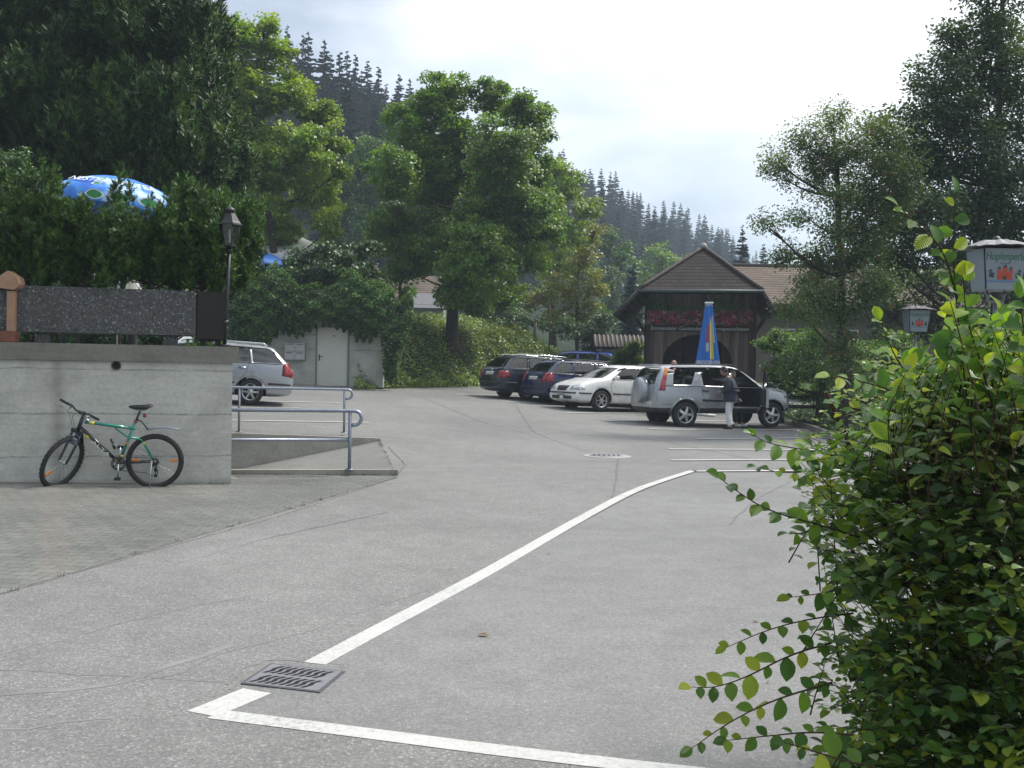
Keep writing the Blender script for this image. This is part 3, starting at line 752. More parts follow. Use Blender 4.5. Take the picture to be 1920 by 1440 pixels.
# ---------------- drains
M_IRON = plain('cast_iron', (0.22, 0.215, 0.24), 0.55, 0.3, 0.5, var=0.15, scale=20)
def drain_grate():
    c = [gp(*p) for p in ((503, 1243), (655, 1262), (600, 1301), (447, 1288))]
    for q in c: q.z = 0
    cen = sum(c, Vector()) / 4; ex = ((c[1] - c[0]) + (c[2] - c[3])) / 2; ey = ((c[0] - c[3]) + (c[1] - c[2])) / 2
    rz = math.atan2(ex.y, ex.x); L, Wd = ex.length, ey.length; ang = math.atan2(ey.y, ey.x) - rz
    t = thing('drain_grate', 'cast iron drain grate with zigzag slots at the end of the curved white line', 'drain grate', (cen.x, cen.y, 0.0021), rz); t.scale = (1, 1, .35)
    # plate with real slots: sheared local frame
    Sh = Matrix(((1, math.cos(ang), 0, 0), (0, math.sin(ang), 0, 0), (0, 0, 1, 0), (0, 0, 0, 1)))
    b = MB(); z1 = 0.016
    hl, hw = L / 2 - .012, Wd / 2 - .012; fr = 0.012
    for (a, c2) in (((-hl, -hw), (hl, -hw + fr)), ((-hl, hw - fr), (hl, hw)), ((-hl, -hw + fr), (-hl + fr, hw - fr)), ((hl - fr, -hw + fr), (hl, hw - fr))):
        b.box2((a[0], a[1], 0.0), (c2[0], c2[1], z1 - 0.003), Sh)
    b.build('frame', plain('dark_iron', (.10, .10, .11), .6, .3), t)
    b = MB(); b.box2((-hl + fr, -hw + fr, 0.0105), (hl - fr, hw - fr, 0.0120), Sh); b.build('sump', M_HOLE, t)
    # plate strips between zigzag slots
    b = MB(); ns = 8; iw, ih = hl - fr - 0.003, hw - fr - 0.003
    rows = [(-ih * 0.90, -ih * 0.08), (ih * 0.08, ih * 0.90)]
    zf = [(0, 0.0), (0.25, 0.25), (0.5, 0.75 * 0.4), (0.75, 0.9), (1.0, 1.15)]
    def zig(u):   # lateral offset along the slot
        for (u0, o0), (u1, o1) in zip([(0, 0), (.35, .45), (.65, .45), (1, 0.9)], [(.35, .45), (.65, .45), (1, .9), (1.1, 1)]):
            if u <= u1: return o0 + (o1 - o0) * (u - u0) / (u1 - u0)
        return .9
    pitchx = (2 * iw * 0.80) / ns
    for (y0, y1) in rows:
        for s in range(ns + 1):
            # strip between slot s-1 and slot s
            us = [0, .33, .36, .64, .67, 1]; lft = []; rgt = []
            for u in us:
                off = zig(u) * pitchx * 1.55; y = y0 + (y1 - y0) * u
                xl = -iw * 0.84 + (s - 1) * pitchx + pitchx * 0.68 + off - pitchx * .6; xr = -iw * 0.84 + s * pitchx + off - pitchx * .6
                if s == 0: xl = -iw
                if s == ns: xr = iw
                lft.append((max(-iw, xl), y)); rgt.append((min(iw, xr), y))
            for i in range(len(us) - 1):
                poly = [lft[i], rgt[i], rgt[i + 1], lft[i + 1]]
                b.prism(poly, 0.0122, z1, 'z', Sh)
    for y0, y1 in ((-ih, rows[0][0]), (rows[0][1], rows[1][0]), (rows[1][1], ih)): b.box2((-iw, y0, 0.0122), (iw, y1, z1), Sh)
    b.build('grate', M_IRON, t)
drain_grate()
mc = gp(1137, 855); mz = ground(mc.x, mc.y)
t = thing('manhole_cover', 'round cast iron manhole cover in a pale concrete ring on the asphalt', 'manhole cover', (mc.x, mc.y, mz + 0.004), 0, rot=(0, 0, 0))
b = MB(); b.lathe([(0.0001, 0.004), (0.40, 0.004), (0.44, 0.001), (0.44, -0.01)], 36); b.build('ring', plain('manhole_ring', (0.33, 0.33, 0.315), 0.8, var=.2), t)
b = MB(); b.lathe([(0.0001, 0.012), (0.30, 0.012), (0.31, 0.004)], 30); b.build('cover', M_IRON, t)
b = MB()
for k in range(6): b.box2((-0.22 + k * .088 - .02, -.14, .0125), (-0.22 + k * .088 + .02, .14, .0135))
b.build('slots', M_HOLE, t)
# fallen leaf
lf = gp(907, 1194); b = MB()
b.add([(0, -.035, .002), (.018, -.01, .008), (.02, .012, .012), (0, .04, .004), (-.02, .012, .014), (-.018, -.01, .006), (0, 0, .003)], [(0, 1, 6), (1, 2, 6), (2, 3, 6), (3, 4, 6), (4, 5, 6), (5, 0, 6)], T(lf.x, lf.y, 0.006) @ RZ(.9))
o = b.build('fallen_leaf', plain('dry_leaf', (.20, .12, .05), .8), recalc=False); tag(o, 'small dry brown leaf lying alone on the smooth asphalt', 'leaf')

def litter():
    n = 200; P = []
    while len(P) < n:
        r = random.random()
        if r < .2: x, y = random.uniform(1.3, 3.2), random.uniform(3.4, 7)
        elif r < .6: q = WR + dw * random.uniform(0, 6) - nw * abs(random.gauss(.05, .15)); x, y = q.x, q.y
        elif r < .97: q = kp0[0].lerp(kp0[1], random.random()); x, y = q.x + random.gauss(0, .3), q.y - abs(random.gauss(0, .4))
        else: x, y = random.uniform(-3, 4), random.uniform(4.5, 16)
        P.append((x, y, ground(x, y) + .008))
    P = np.array(P); s = rng.uniform(.008, .028, n); a = rng.uniform(0, 6.28, n)
    d_ = np.stack([np.cos(a), np.sin(a), rng.normal(size=n) * .1], 1) * s[:, None]; q = np.stack([-np.sin(a), np.cos(a), rng.normal(size=n) * .15], 1) * (s * .5)[:, None]
    V = np.stack([P - d_, P + q + (0, 0, .004), P + d_, P - q], 1).reshape(-1, 3)
    o = npmesh('leaf_litter', V, np.arange(n * 4).reshape(n, 4), leaf_mat('litter', [(.06, .045, .025), (.12, .085, .04), (.10, .10, .05), (.04, .03, .02)], .1)); tag(o, kind='stuff')
    # small weeds and moss along the foot of the wall, kerbs and paving edge
    segs = [(WR, WR + dw * 7, .5), (A0, A0 + dk * 3, .8), (gp(0, 1115), gp(745, 896), .07), (B0, A0, .4)]
    P, S = [], []
    for a_, c_, dn in segs:
        L = (c_ - a_).length; k = int(L * 34 * dn)
        for _ in range(k):
            q = a_.lerp(c_, random.random()) ; 
            for _ in range(random.randint(3, 9)): P.append((q.x + random.gauss(0, .02), q.y - abs(random.gauss(0, .02)), ground(q.x, q.y) + .003)); S.append(random.uniform(.012, .05))
    P = np.array(P); S = np.array(S)[:, None]; n = len(P); dr = rng.normal(size=(n, 3)) * .5; dr[:, 2] = 1; sd = rng.normal(size=(n, 3)); sd[:, 2] = 0; sd = sd / np.linalg.norm(sd, axis=1, keepdims=True) * .0035
    V = np.stack([P - sd, P + sd, P + dr * S], 1).reshape(-1, 3)
    o = npmesh('weeds', V, np.arange(n * 3).reshape(n, 3), leaf_mat('weed_blades', [(.06, .09, .03), (.09, .12, .04), (.12, .12, .06)], .3)); tag(o, kind='stuff')
kp0 = (gp(1470, 800), gp(1640, 862)); litter()
# ================================================================== vegetation generators
def unit(v): return v / np.maximum(1e-9, np.linalg.norm(v, axis=1, keepdims=True))
def rnd_dirs(n): return unit(rng.normal(size=(n, 3)))
def leaf_quads(C, size, up=0.55, out=None, outw=0.3, aspect=0.62, fold=0.18, droop=0.0):
    """one folded rhombic leaf per centre"""
    n = len(C)
    nrm = rnd_dirs(n); nrm[:, 2] = np.abs(nrm[:, 2]) * 0.6 + up
    if out is not None: nrm += out * outw
    nrm = unit(nrm)
    a = rnd_dirs(n); a[:, 2] -= droop; a -= nrm * np.sum(a * nrm, 1, keepdims=True); a = unit(a)
    s = np.cross(nrm, a); size = np.asarray(size).reshape(-1, 1)
    V = np.empty((n, 4, 3))
    V[:, 0] = C - a * size * .5
    V[:, 1] = C + s * size * aspect * .5 + nrm * size * fold
    V[:, 2] = C + a * size * .5 - nrm * size * droop * .3
    V[:, 3] = C - s * size * aspect * .5 + nrm * size * fold
    F_ = np.arange(n * 4).reshape(n, 4)
    return V.reshape(-1, 3), F_
def in_ball(n, p=0.45):
    return rnd_dirs(n) * (rng.random((n, 1)) ** p)

def blobs_world(blobs, Y, jit=0.35):
    C, R = [], []
    for (px, py, r) in blobs:
        rr = r * Y / FPX; y = Y + random.uniform(-1, 1) * jit * 3.0 * rr
        y = max(Y * .75, y)
        p = at(px, py, y); C.append(tuple(p)); R.append(rr)
    return np.array(C), np.array(R)

def broadleaf(name, label, cat, base, Y, blobs, mat, trunk_px=None, trunk_r=0.15, leaf=0.12, dens=1.0, clump=0.42, group=None,
              bark='bark', jit=0.35, up=0.5, per=70, flat=0.6, limbs=True, berries=None, trunk_label=None, extra=None):
    C, R = blobs_world(blobs, Y, jit)
    if extra is not None:
        C = np.vstack([C, np.array([e[:3] for e in extra])]); R = np.concatenate([R, np.array([e[3] for e in extra])])
    root = thing(name, label, cat, base, 0, group)
    base = Vector(base)
    sub, sub_of, subr = [], [], []
    for i, (c, r) in enumerate(zip(C, R)):
        n = max(3, int(dens * 9 * (r / clump) ** 2))
        q = in_ball(n, 0.5) * r * 0.95 + c
        sub.append(q); sub_of += [i] * n; subr += list(clump * rng.uniform(.6, 1.15, n))
    S = np.vstack(sub); SR = np.array(subr); k = len(S)
    keep = S[:, 2] > base.z + 0.15; S, SR = S[keep], SR[keep]; sub_of = np.array(sub_of)[keep]; k = len(S)
    idx = np.repeat(np.arange(k), per)
    off = rnd_dirs(len(idx)) * (rng.random((len(idx), 1)) ** 0.55); off[:, 2] *= flat
    P = S[idx] + off * SR[idx][:, None]
    o_ = unit(P - C.mean(0))
    V, Fq = leaf_quads(P, leaf * rng.uniform(.6, 1.25, len(P)), up, o_, 0.35, droop=0.25)
    tn = .5 * rng.random(k)[idx] + .5 * rng.random(len(P)) + .12 * off[:, 2] / flat
    npmesh('crown', V, Fq, mat, root, world=True, tone=np.repeat(tn, 4))
    # wood
    b = MB()
    tp = [Vector(base)] + [at(*q) if len(q) == 3 else at(q[0], q[1], Y) for q in (trunk_px or [])]
    if len(tp) == 1: tp.append(Vector(C.mean(0)))
    top = tp[-1]; m = len(tp)
    tp2 = smooth_pts(tp, 1); m2 = len(tp2)
    b.tube([p + Vector((random.gauss(0, .01), random.gauss(0, .01), 0)) for p in tp2], [trunk_r * (1.25 if i == 0 else 1.0) * (1 - .72 * i / (m2 - 1)) for i in range(m2)], 9)
    if limbs:
        for i, (c, r) in enumerate(zip(C, R)):
            c = Vector(c)
            # join the trunk below the blob
            cand = [p for p in tp2 if p.z < c.z - 0.25 * (c - p).xy.length] or [tp2[len(tp2) // 3]]
            s = min(cand, key=lambda p: (p - c).length); L = (c - s).length
            if L < 0.2: continue
            mid = s.lerp(c, .5) + Vector((0, 0, -.10 * L)); r0 = min(trunk_r * .5, .025 + .018 * L)
            b.tube(smooth_pts([s, mid, c], 1), [r0, r0 * .8, r0 * .62, r0 * .42, r0 * .3, r0 * .2][:5] if False else [r0 * (1 - .75 * t / 4) for t in range(len(smooth_pts([s, mid, c], 1)))], 5)
            js = np.where(sub_of == i)[0]
            for j in js[:10]: 
                q = Vector(S[j]); b.tube([mid.lerp(c, .6), mid.lerp(c, .6).lerp(q, .55) + Vector((0, 0, -.04)), q], [r0 * .35, r0 * .22, .004], 3, caps=False)
    b.build('trunk', MATS[bark], root, world=True)
    if berries:
        bm_, nb = berries; pick = rng.integers(0, len(P), nb); b = MB()
        Vs, Fs = [], []
        for i in pick:
            for _ in range(5):
                c = P[i] + rng.normal(size=3) * .035; n0 = len(Vs)
                s = .016; Vs += [c + (s, 0, 0), c + (-s, 0, 0), c + (0, s, 0), c + (0, -s, 0), c + (0, 0, s), c + (0, 0, -s)]
                Fs += [(n0, n0 + 2, n0 + 4), (n0 + 2, n0 + 1, n0 + 4), (n0 + 1, n0 + 3, n0 + 4), (n0 + 3, n0, n0 + 4), (n0 + 2, n0, n0 + 5), (n0 + 1, n0 + 2, n0 + 5), (n0 + 3, n0 + 1, n0 + 5), (n0, n0 + 3, n0 + 5)]
        npmesh('berries', np.array(Vs), np.array(Fs), bm_, root, world=True)
    return root

def brush_cloud(P, A, L, K, nl, nw):
    """needle shoots: K thin needles round axis A (n,3) of length L (n,) standing at P"""
    n = len(P); A = unit(A)
    h = np.where(np.abs(A[:, 2:3]) < .9, np.array([[0, 0, 1.0]]), np.array([[1.0, 0, 0]]))
    U_ = unit(np.cross(A, h)); W_ = np.cross(A, U_)
    s = rng.random((n, K, 1)); th = rng.random((n, K, 1)) * 2 * np.pi
    rad = U_[:, None] * np.cos(th) + W_[:, None] * np.sin(th)
    tan = -U_[:, None] * np.sin(th) + W_[:, None] * np.cos(th)
    base = P[:, None] + A[:, None] * (s * L[:, None, None])
    d = unit((A[:, None] * (0.30 + 0.75 * s) + rad * (1.0 - .5 * s)).reshape(-1, 3)).reshape(n, K, 3)
    l = nl * rng.uniform(.75, 1.2, (n, K, 1))
    V = np.empty((n, K, 3, 3)); V[:, :, 0] = base - tan * nw * .5; V[:, :, 1] = base + tan * nw * .5; V[:, :, 2] = base + d * l
    return V.reshape(-1, 3), np.arange(n * K * 3).reshape(-1, 3)

def wood_mat(name, a, b_, sc=(8, 8, 1.5)):
    m, nt, out = new_mat(name)
    tc = nt.nodes.new('ShaderNodeTexCoord').outputs['Object']
    mp = nt.nodes.new('ShaderNodeMapping'); mp.inputs['Scale'].default_value = sc; nt.links.new(tc, mp.inputs[0])
    f = noise(nt, 1.5, 6, 0.7, vec=mp.outputs[0], dist=0.5)
    principled(nt, out, ramp(nt, f, [(0.3, a), (0.7, b_)]), 0.9, 0, 0.2, bump=f, bump_s=0.7, bump_d=0.03)
    MATS[name] = m; return m
wood_mat('bark', (0.025, 0.020, 0.015), (0.075, 0.062, 0.05))
wood_mat('pale_bark', (0.06, 0.055, 0.045), (0.14, 0.13, 0.11))
wood_mat('twig_bark', (0.035, 0.022, 0.014), (0.08, 0.05, 0.03))
LM_MAPLE = leaf_mat('maple_leaves', [(0.062, 0.138, 0.024), (0.094, 0.195, 0.029), (0.136, 0.247, 0.036), (0.208, 0.301, 0.043)], .4, clump=.5)
LM_ASH = leaf_mat('ash_leaves', [(0.101, 0.192, 0.028), (0.150, 0.262, 0.035), (0.222, 0.322, 0.044), (0.282, 0.332, 0.070)], .42, clump=.5)
LM_FAR = leaf_mat('far_leaves', [(0.055, 0.117, 0.051), (0.078, 0.156, 0.058), (0.117, 0.195, 0.069)], .3, clump=.4)
LM_YEL = leaf_mat('turning_leaves', [(0.104, 0.156, 0.036), (0.156, 0.202, 0.039), (0.208, 0.195, 0.058), (0.078, 0.130, 0.033)], .4, clump=.6)
LM_ROWAN = leaf_mat('rowan_leaves', [(0.072, 0.123, 0.058), (0.113, 0.180, 0.072), (0.152, 0.215, 0.077)], .35, clump=.6)
LM_ALDER = leaf_mat('alder_leaves', [(0.047, 0.089, 0.045), (0.078, 0.128, 0.054), (0.108, 0.164, 0.067)], .28, clump=.5)
LM_DARK = leaf_mat('dark_shrub_leaves', [(0.032, 0.072, 0.032), (0.053, 0.112, 0.041), (0.081, 0.151, 0.049)], .3, clump=.7)
LM_IVY = leaf_mat('ivy_leaves', [(0.036, 0.084, 0.033), (0.058, 0.126, 0.040), (0.091, 0.167, 0.051), (0.137, 0.218, 0.064)], .2, spec=.02, clump=.9)
LM_LIME = leaf_mat('bright_bush_leaves', [(0.065, 0.130, 0.023), (0.098, 0.182, 0.029), (0.156, 0.234, 0.036)], .45, clump=.9)
LM_COVER = leaf_mat('bank_cover_leaves', [(0.078, 0.159, 0.047), (0.131, 0.226, 0.057), (0.209, 0.294, 0.074), (0.315, 0.339, 0.105)], .35, clump=.8)
LM_MUGO = leaf_mat('mountain_pine_needles', [(0.031, 0.078, 0.021), (0.051, 0.113, 0.026), (0.087, 0.171, 0.031), (0.145, 0.228, 0.043)], .08, clump=2.0)
LM_PINE = leaf_mat('dark_pine_needles', [(0.020, 0.047, 0.016), (0.034, 0.074, 0.021), (0.058, 0.125, 0.027), (0.138, 0.207, 0.037)], .06, clump=.9)
LM_SPR = leaf_mat('spruce_needles', [(0.007, 0.024, 0.016), (0.011, 0.031, 0.020), (0.018, 0.044, 0.024)], .04, spec=.0)
LM_BLUE = leaf_mat('blue_spruce_needles', [(.05, .09, .09), (.07, .12, .12), (.09, .14, .13)], .12)
LM_HORN = leaf_mat('hornbeam_leaves', [(0.041, 0.104, 0.028), (0.062, 0.151, 0.028), (0.097, 0.203, 0.030), (0.152, 0.275, 0.030), (0.331, 0.393, 0.041)], .5, rough=.38, spec=0.45, glossy=.03, veins=True, clump=1.6, tone=False)

def pine_mass(name, label, cat, base, Y, blobs, mat, L=.16, K=20, nl=.05, nw=.010, dens=1.0, trunk_r=.06, jit=.3, plume=None, up=.8, bark='bark', group=None, extra=None, per=14, sp=None):
    """pine: upright needle shoots gathered on small upright plumes over the blobs"""
    C, R = blobs_world(blobs, Y, jit)
    if extra is not None:
        C = np.vstack([C, np.array([e[:3] for e in extra])]); R = np.concatenate([R, np.array([e[3] for e in extra])])
    root = thing(name, label, cat, base, 0, group)
    ph, pr = plume
    PP, AA, TT, cent = [], [], [], C.mean(0)
    plist = []
    for c, r in zip(C, R):
        n = max(3, int(dens * 5.5 * (r / (sp or pr)) ** 2))
        q = in_ball(n, 0.4) * r + c
        for p in q:
            m = per; pt = random.random() * .45; u = rng.random(m) ** 1.0; th = rng.random(m) * 2 * np.pi; hh = ph * random.uniform(.7, 1.3)
            rr = pr * (1 - u) ** .6 * random.uniform(.8, 1.1)
            out = np.stack([np.cos(th), np.sin(th), np.zeros(m)], 1)
            lean = (p - cent) * np.array([1, 1, 0]); ll = np.linalg.norm(lean) + 1e-6; lean = lean / ll * .25
            PP.append(p + out * rr[:, None] + np.array([0, 0, 1.0]) * (u * hh)[:, None] + lean * (u * hh)[:, None])
            AA.append(out * .55 + np.array([0, 0, up]) + lean + rng.normal(size=(m, 3)) * .22)
            plist.append(p); TT.append(pt * .7 + .55 * rng.random(m) ** 1.5 + .2 * u)
    P = np.vstack(PP); A = np.vstack(AA); TN = np.concatenate(TT); k = P[:, 2] > base[2] + .02; P, A, TN = P[k], A[k], TN[k]
    V, Fq = brush_cloud(P, A, L * rng.uniform(.7, 1.25, len(P)), K, nl, nw)
    npmesh('crown', V, Fq, mat, root, world=True, tone=np.repeat(TN, K * 3))
    b = MB(); bs = Vector(base); top = Vector(cent) + Vector((0, 0, (C[:, 2].max() - cent[2]) * .8))
    b.tube([bs, bs.lerp(top, .5) + Vector((.04, .03, 0)), top], [trunk_r, trunk_r * .7, trunk_r * .2], 8)
    for i, p in enumerate(plist):
        if i % 6: continue
        p = Vector(p); t = min(.92, max(.05, (p.z - bs.z) / max(.1, top.z - bs.z) - .15)); s = bs.lerp(top, t)
        b.tube([s, s.lerp(p, .6) + Vector((0, 0, -.05)), p], [trunk_r * .3, trunk_r * .2, trunk_r * .08], 4, caps=False)
    b.build('trunk', MATS[bark], root, world=True)
    return root

# ---------------- spruces: four shapes shared by the whole hillside
def spruce_proto(H, Rm, seed, twigs=7, dens=1.0, sz=1.0):
    r0 = np.random.default_rng(seed); V, Fl = [], []
    z = H * .06; lv = 0
    while z < H * .985:
        t = z / H; rad = Rm * (1 - t) ** .85 * r0.uniform(.8, 1.12); nb = max(4, int((5 + 8 * (1 - t)) * dens)); a0 = r0.random() * 6.28
        for k in range(nb):
            a = a0 + 2 * np.pi * k / nb + r0.normal() * .15; rr = rad * r0.uniform(.6, 1.18) + .10
            d = np.array([np.cos(a), np.sin(a), 0]); s = np.array([-d[1], d[0], 0])
            drop = rr * (.42 * (1 - t) + .05); zz = z + r0.uniform(-.5, .5) * H * .045
            m = max(2, int(twigs * rr / Rm + 2))
            for j in range(m):
                u = (j + .6) / m; c = d * rr * u + np.array([0, 0, zz - drop * u ** 1.3 + .10 * rr * u * u])
                w = (.26 + .26 * (1 - u)) * sz * min(1, .4 + rr / Rm) * r0.uniform(.6, 1.3); l = rr / m * 1.4
                hang = .20 * sz + .22 * w
                for sg in (-1, 1):
                    n0 = len(V)
                    V += [c - d * l * .5, c + d * l * .6, c + d * l * .75 + s * sg * w + np.array([0, 0, -hang * .6]), c - d * l * .1 + s * sg * w * .9 + np.array([0, 0, -hang])]
                    Fl.append((n0, n0 + 1, n0 + 2, n0 + 3))
        z += H * .030 * r0.uniform(.8, 1.2); lv += 1
    n0 = len(V); V += [np.array([-.05, 0, H * .95]), np.array([.05, 0, H * .95]), np.array([0, .03, H * 1.02]), np.array([0, -.03, H * .99])]; Fl.append((n0, n0 + 1, n0 + 2, n0 + 3))
    V = np.array(V); V[:, :2] += r0.normal(size=(len(V), 2)) * .05
    return V, np.array(Fl)
def spruce_trunk(H):
    b = MB(); b.tube([(0, 0, -1.5), (0, 0, H * .5), (0, 0, H * .97)], [H * .014, H * .009, .03], 6); return b
SP = []
for k, (rm, sd) in enumerate(((3.9, 3), (3.3, 5), (4.4, 8), (2.9, 11))):
    V, Fq = spruce_proto(20.0, rm, sd, 9)
    c = npmesh('crown', V, Fq, LM_SPR); t = spruce_trunk(20.0).build('trunk', MATS['bark'])
    SP.append((c, t))
used_sp = set()
def spruce(i, loc, H, label, group=None, rz=None, mat=None):
    r = thing('spruce_tree', label, 'tree', loc, random.random() * 6 if rz is None else rz, group)
    s = H / 20.0; r.scale = (s * random.uniform(.9, 1.15),) * 2 + (s,)
    for o in SP[i]:
        if i in used_sp: o = o.copy(); COL.objects.link(o)
        o.parent = r
    used_sp.add(i); return r

# ---------------- wooded hillside beyond the valley floor
RIDGE = [(300, 40, 105), (420, 55, 115), (560, 92, 130), (640, 118, 140), (700, 148, 150), (760, 165, 158), (860, 225, 175), (960, 262, 200), (1060, 300, 235),
         (1140, 335, 265), (1200, 372, 290), (1280, 400, 320), (1345, 432, 345), (1400, 478, 365), (1440, 500, 385), (1560, 560, 410), (1750, 610, 430), (2100, 640, 450)]
RT, BASEP = [], []
for (px, py, Y) in RIDGE:
    top = at(px, py, Y); RT.append(Vector((top.x, top.y, top.z - 17)))
    Yb = 62 + (Y - 105) * .42; k = (px - 960) / FPX
    BASEP.append(Vector((k * Yb * 1.04 + 4 + (Y - 105) * .03, Yb, 1.6)))
def hillpt(u, v):
    f = u * (len(RT) - 1); i = min(int(f), len(RT) - 2); t = f - i
    a = RT[i].lerp(RT[i + 1], t); c = BASEP[i].lerp(BASEP[i + 1], t)
    p = c.lerp(a, v); p.z = c.z + (a.z - c.z) * (v ** 1.15); return p
b = MB(); nu, nv = 68, 12
vs = []
for j in range(nv + 3):
    for i in range(nu + 1):
        v = j / nv; u = i / nu
        if v <= 1: p = hillpt(u, v)
        else:
            p = hillpt(u, 1.0); q = hillpt(u, .9); p = p + Vector(((p - q).x, (p - q).y, 0)) * (v - 1) * 10 + Vector((0, 0, -4 * (v - 1) * nv))
        vs.append(p + Vector((0, 0, math.sin(u * 40) * .5 * v)))
b.sm = True
b.add(vs, [(j * (nu + 1) + i, j * (nu + 1) + i + 1, (j + 1) * (nu + 1) + i + 1, (j + 1) * (nu + 1) + i) for j in range(nv + 2) for i in range(nu)], None, True)
o = b.build('hillside', M_FLOOR); tag(o, kind='structure')
def forest():
    n = 0; rows = [(1.0, 88), (.95, 74), (.89, 56), (.81, 48), (.72, 42), (.61, 36), (.48, 28), (.34, 20)]
    rr = random.Random(12)
    for ri, (v, cnt) in enumerate(rows):
        for k in range(cnt):
            u = (k + rr.uniform(.15, .85)) / cnt
            # the hill is only seen between the near trees
            p = hillpt(u, min(1, v + rr.uniform(-.035, .035)))
            d = ((p - EYE)); px = W0 / 2 + d.x / d.y * FPX
            if px < 400 or px > 1460 or (ri > 1 and 560 > px) or (ri > 3 and 640 > px): continue
            H = rr.uniform(13.5, 20.5) * (1.0 if ri < 3 else .92)
            if ri == 0: H = rr.choice((rr.uniform(12, 16), rr.uniform(15, 21)))
            spruce(rr.randrange(4), (p.x, p.y, p.z - .4), H, 'dark spruce among many alike on the wooded hillside', 'spruces on the wooded hillside', rr.random() * 6); n += 1
    return n
NF = forest()

# ---------------- bank beside the car park
def smooth01(t): t = max(0, min(1, t)); return t * t * (3 - 2 * t)
def bank_yb(x): return 37.4 + (x + 4.4) * 1.9 if x < -1.1 else 43.7 + (x + 1.1) * .7
def bank_rise(x):
    return 2.25 - 1.0 * smooth01((x + .2) / 2.2) - 1.25 * smooth01((x - 1.2) / 3.2)
def bankz(x, y):
    yb = bank_yb(max(x, -7.9)); t = (y - yb) / 5.0
    return ground(x, y) + (bank_rise(x) * smooth01(t) + .12 * math.sin(x * 2.1) * math.sin(y * 1.7) * smooth01(t * 2)) - (.06 if t < 0.02 else 0)
bxs = frange(-14, 9, .5); bys = frange(34, 62, .5)
bank_o = grid_sheet('planted_bank', bxs, bys, lambda x, y: bankz(x, y), M_SOIL, keep=lambda x, y: y > bank_yb(max(x, -7.9)) - .6 and (x > -4.5 or y > 38.6) )
# leafy ground cover over the bank (uncountable)
P = []
while len(P) < 42000:
    x = random.uniform(-5.2, 6.0); y = bank_yb(x) - .15 + random.random() ** 1.4 * 13
    if bank_rise(x) < .12: continue
    hgt = .12 + .50 * (0.5 + .5 * math.sin(x * 3.1 + math.sin(y * 2.3) * 2) * math.cos(y * 2.7 + x))
    P.append((x, y, bankz(x, y) + random.random() * hgt))
P = np.array(P); V, Fq = leaf_quads(P, .11 * rng.uniform(.6, 1.3, len(P)), .9)
o = npmesh('ground_cover', V, Fq, LM_COVER); tag(o, kind='stuff')
def tall_grass():
    n = 5000; x = rng.uniform(-1.5, 5.2, n); yb = np.array([bank_yb(a) for a in x]); y = yb + rng.uniform(.5, 7, n)
    z = np.array([bankz(a, c) for a, c in zip(x, y)]); P = np.stack([x, y, z], 1); h = rng.uniform(.25, .6, n)[:, None]
    d = rnd_dirs(n) * .3; d[:, 2] = 1; s = rnd_dirs(n); s[:, 2] = 0; s = unit(s) * .012
    V = np.stack([P - s, P + s, P + d * h], 1).reshape(-1, 3)
    o = npmesh('long_grass', V, np.arange(n * 3).reshape(n, 3), leaf_mat('dry_grass_blades', [(.13, .17, .05), (.18, .19, .08)], .3)); tag(o, kind='stuff')
tall_grass()

# ---------------- trees (measured from the photograph, built at their own distance)
def bz(px, Y, zf=bankz):
    x = at(px, 650, Y).x; return (x, Y, zf(x, Y))
broadleaf('maple_tree', 'large dark green maple with a forked trunk standing alone on the planted bank', 'tree', bz(850, 44), 44,
    [(835, 180, 55), (925, 182, 42), (985, 215, 42), (770, 240, 52), (850, 262, 70), (945, 285, 68), (1008, 262, 32), (1000, 320, 42), (738, 330, 55), (830, 360, 75), (930, 385, 70),
     (1000, 400, 45), (735, 425, 45), (800, 460, 70), (900, 480, 72), (975, 470, 50), (765, 500, 38), (850, 540, 50), (940, 545, 45), (1030, 430, 30), (1025, 380, 24), (895, 560, 40), (880, 330, 60), (800, 300, 55), (900, 430, 55)],
    LM_MAPLE, [(846, 600), (852, 520), (868, 420), (890, 330)], .30, leaf=.16, dens=1.1, clump=.55, per=110, jit=.6)
broadleaf('ash_tree', 'tall yellow-green tree behind the dark pines, above the service building', 'tree', bz(545, 43, lambda x, y: 3.2), 43,
    [(385, 50, 40), (440, 62, 45), (512, 95, 38), (400, 130, 45), (450, 150, 55), (540, 175, 52), (600, 225, 45), (470, 235, 60), (560, 290, 62), (632, 262, 28), (480, 330, 62), (592, 370, 52),
     (520, 420, 50), (620, 425, 30), (440, 410, 50), (640, 320, 22), (500, 45, 22), (460, 300, 50), (420, 220, 50)],
    LM_ASH, [(520, 520), (505, 420), (490, 300), (470, 160)], .2, leaf=.16, dens=1.0, clump=.48, per=85)
broadleaf('round_tree', 'rounded bluish green tree at the foot of the spruce slope, between two nearer crowns', 'tree', bz(700, 74, lambda x, y: 2.0), 74,
    [(702, 285, 36), (668, 300, 28), (690, 350, 46), (738, 320, 36), (665, 400, 38), (722, 395, 42), (680, 450, 40), (735, 460, 40), (650, 350, 30)], LM_FAR, [(700, 480)], .3, leaf=.22, dens=.8, clump=.8, per=60, jit=.3)
broadleaf('ash_tree', 'pale leafy tree rising just to the right of the large maple', 'tree', bz(1040, 60), 60,
    [(1040, 315, 26), (1062, 355, 38), (1020, 390, 45), (1105, 395, 30), (1075, 440, 42), (1030, 450, 40), (1010, 340, 25), (1050, 500, 45)], LM_ASH, [(1035, 520), (1040, 400)], .22, leaf=.2, dens=.85, clump=.6, per=60)
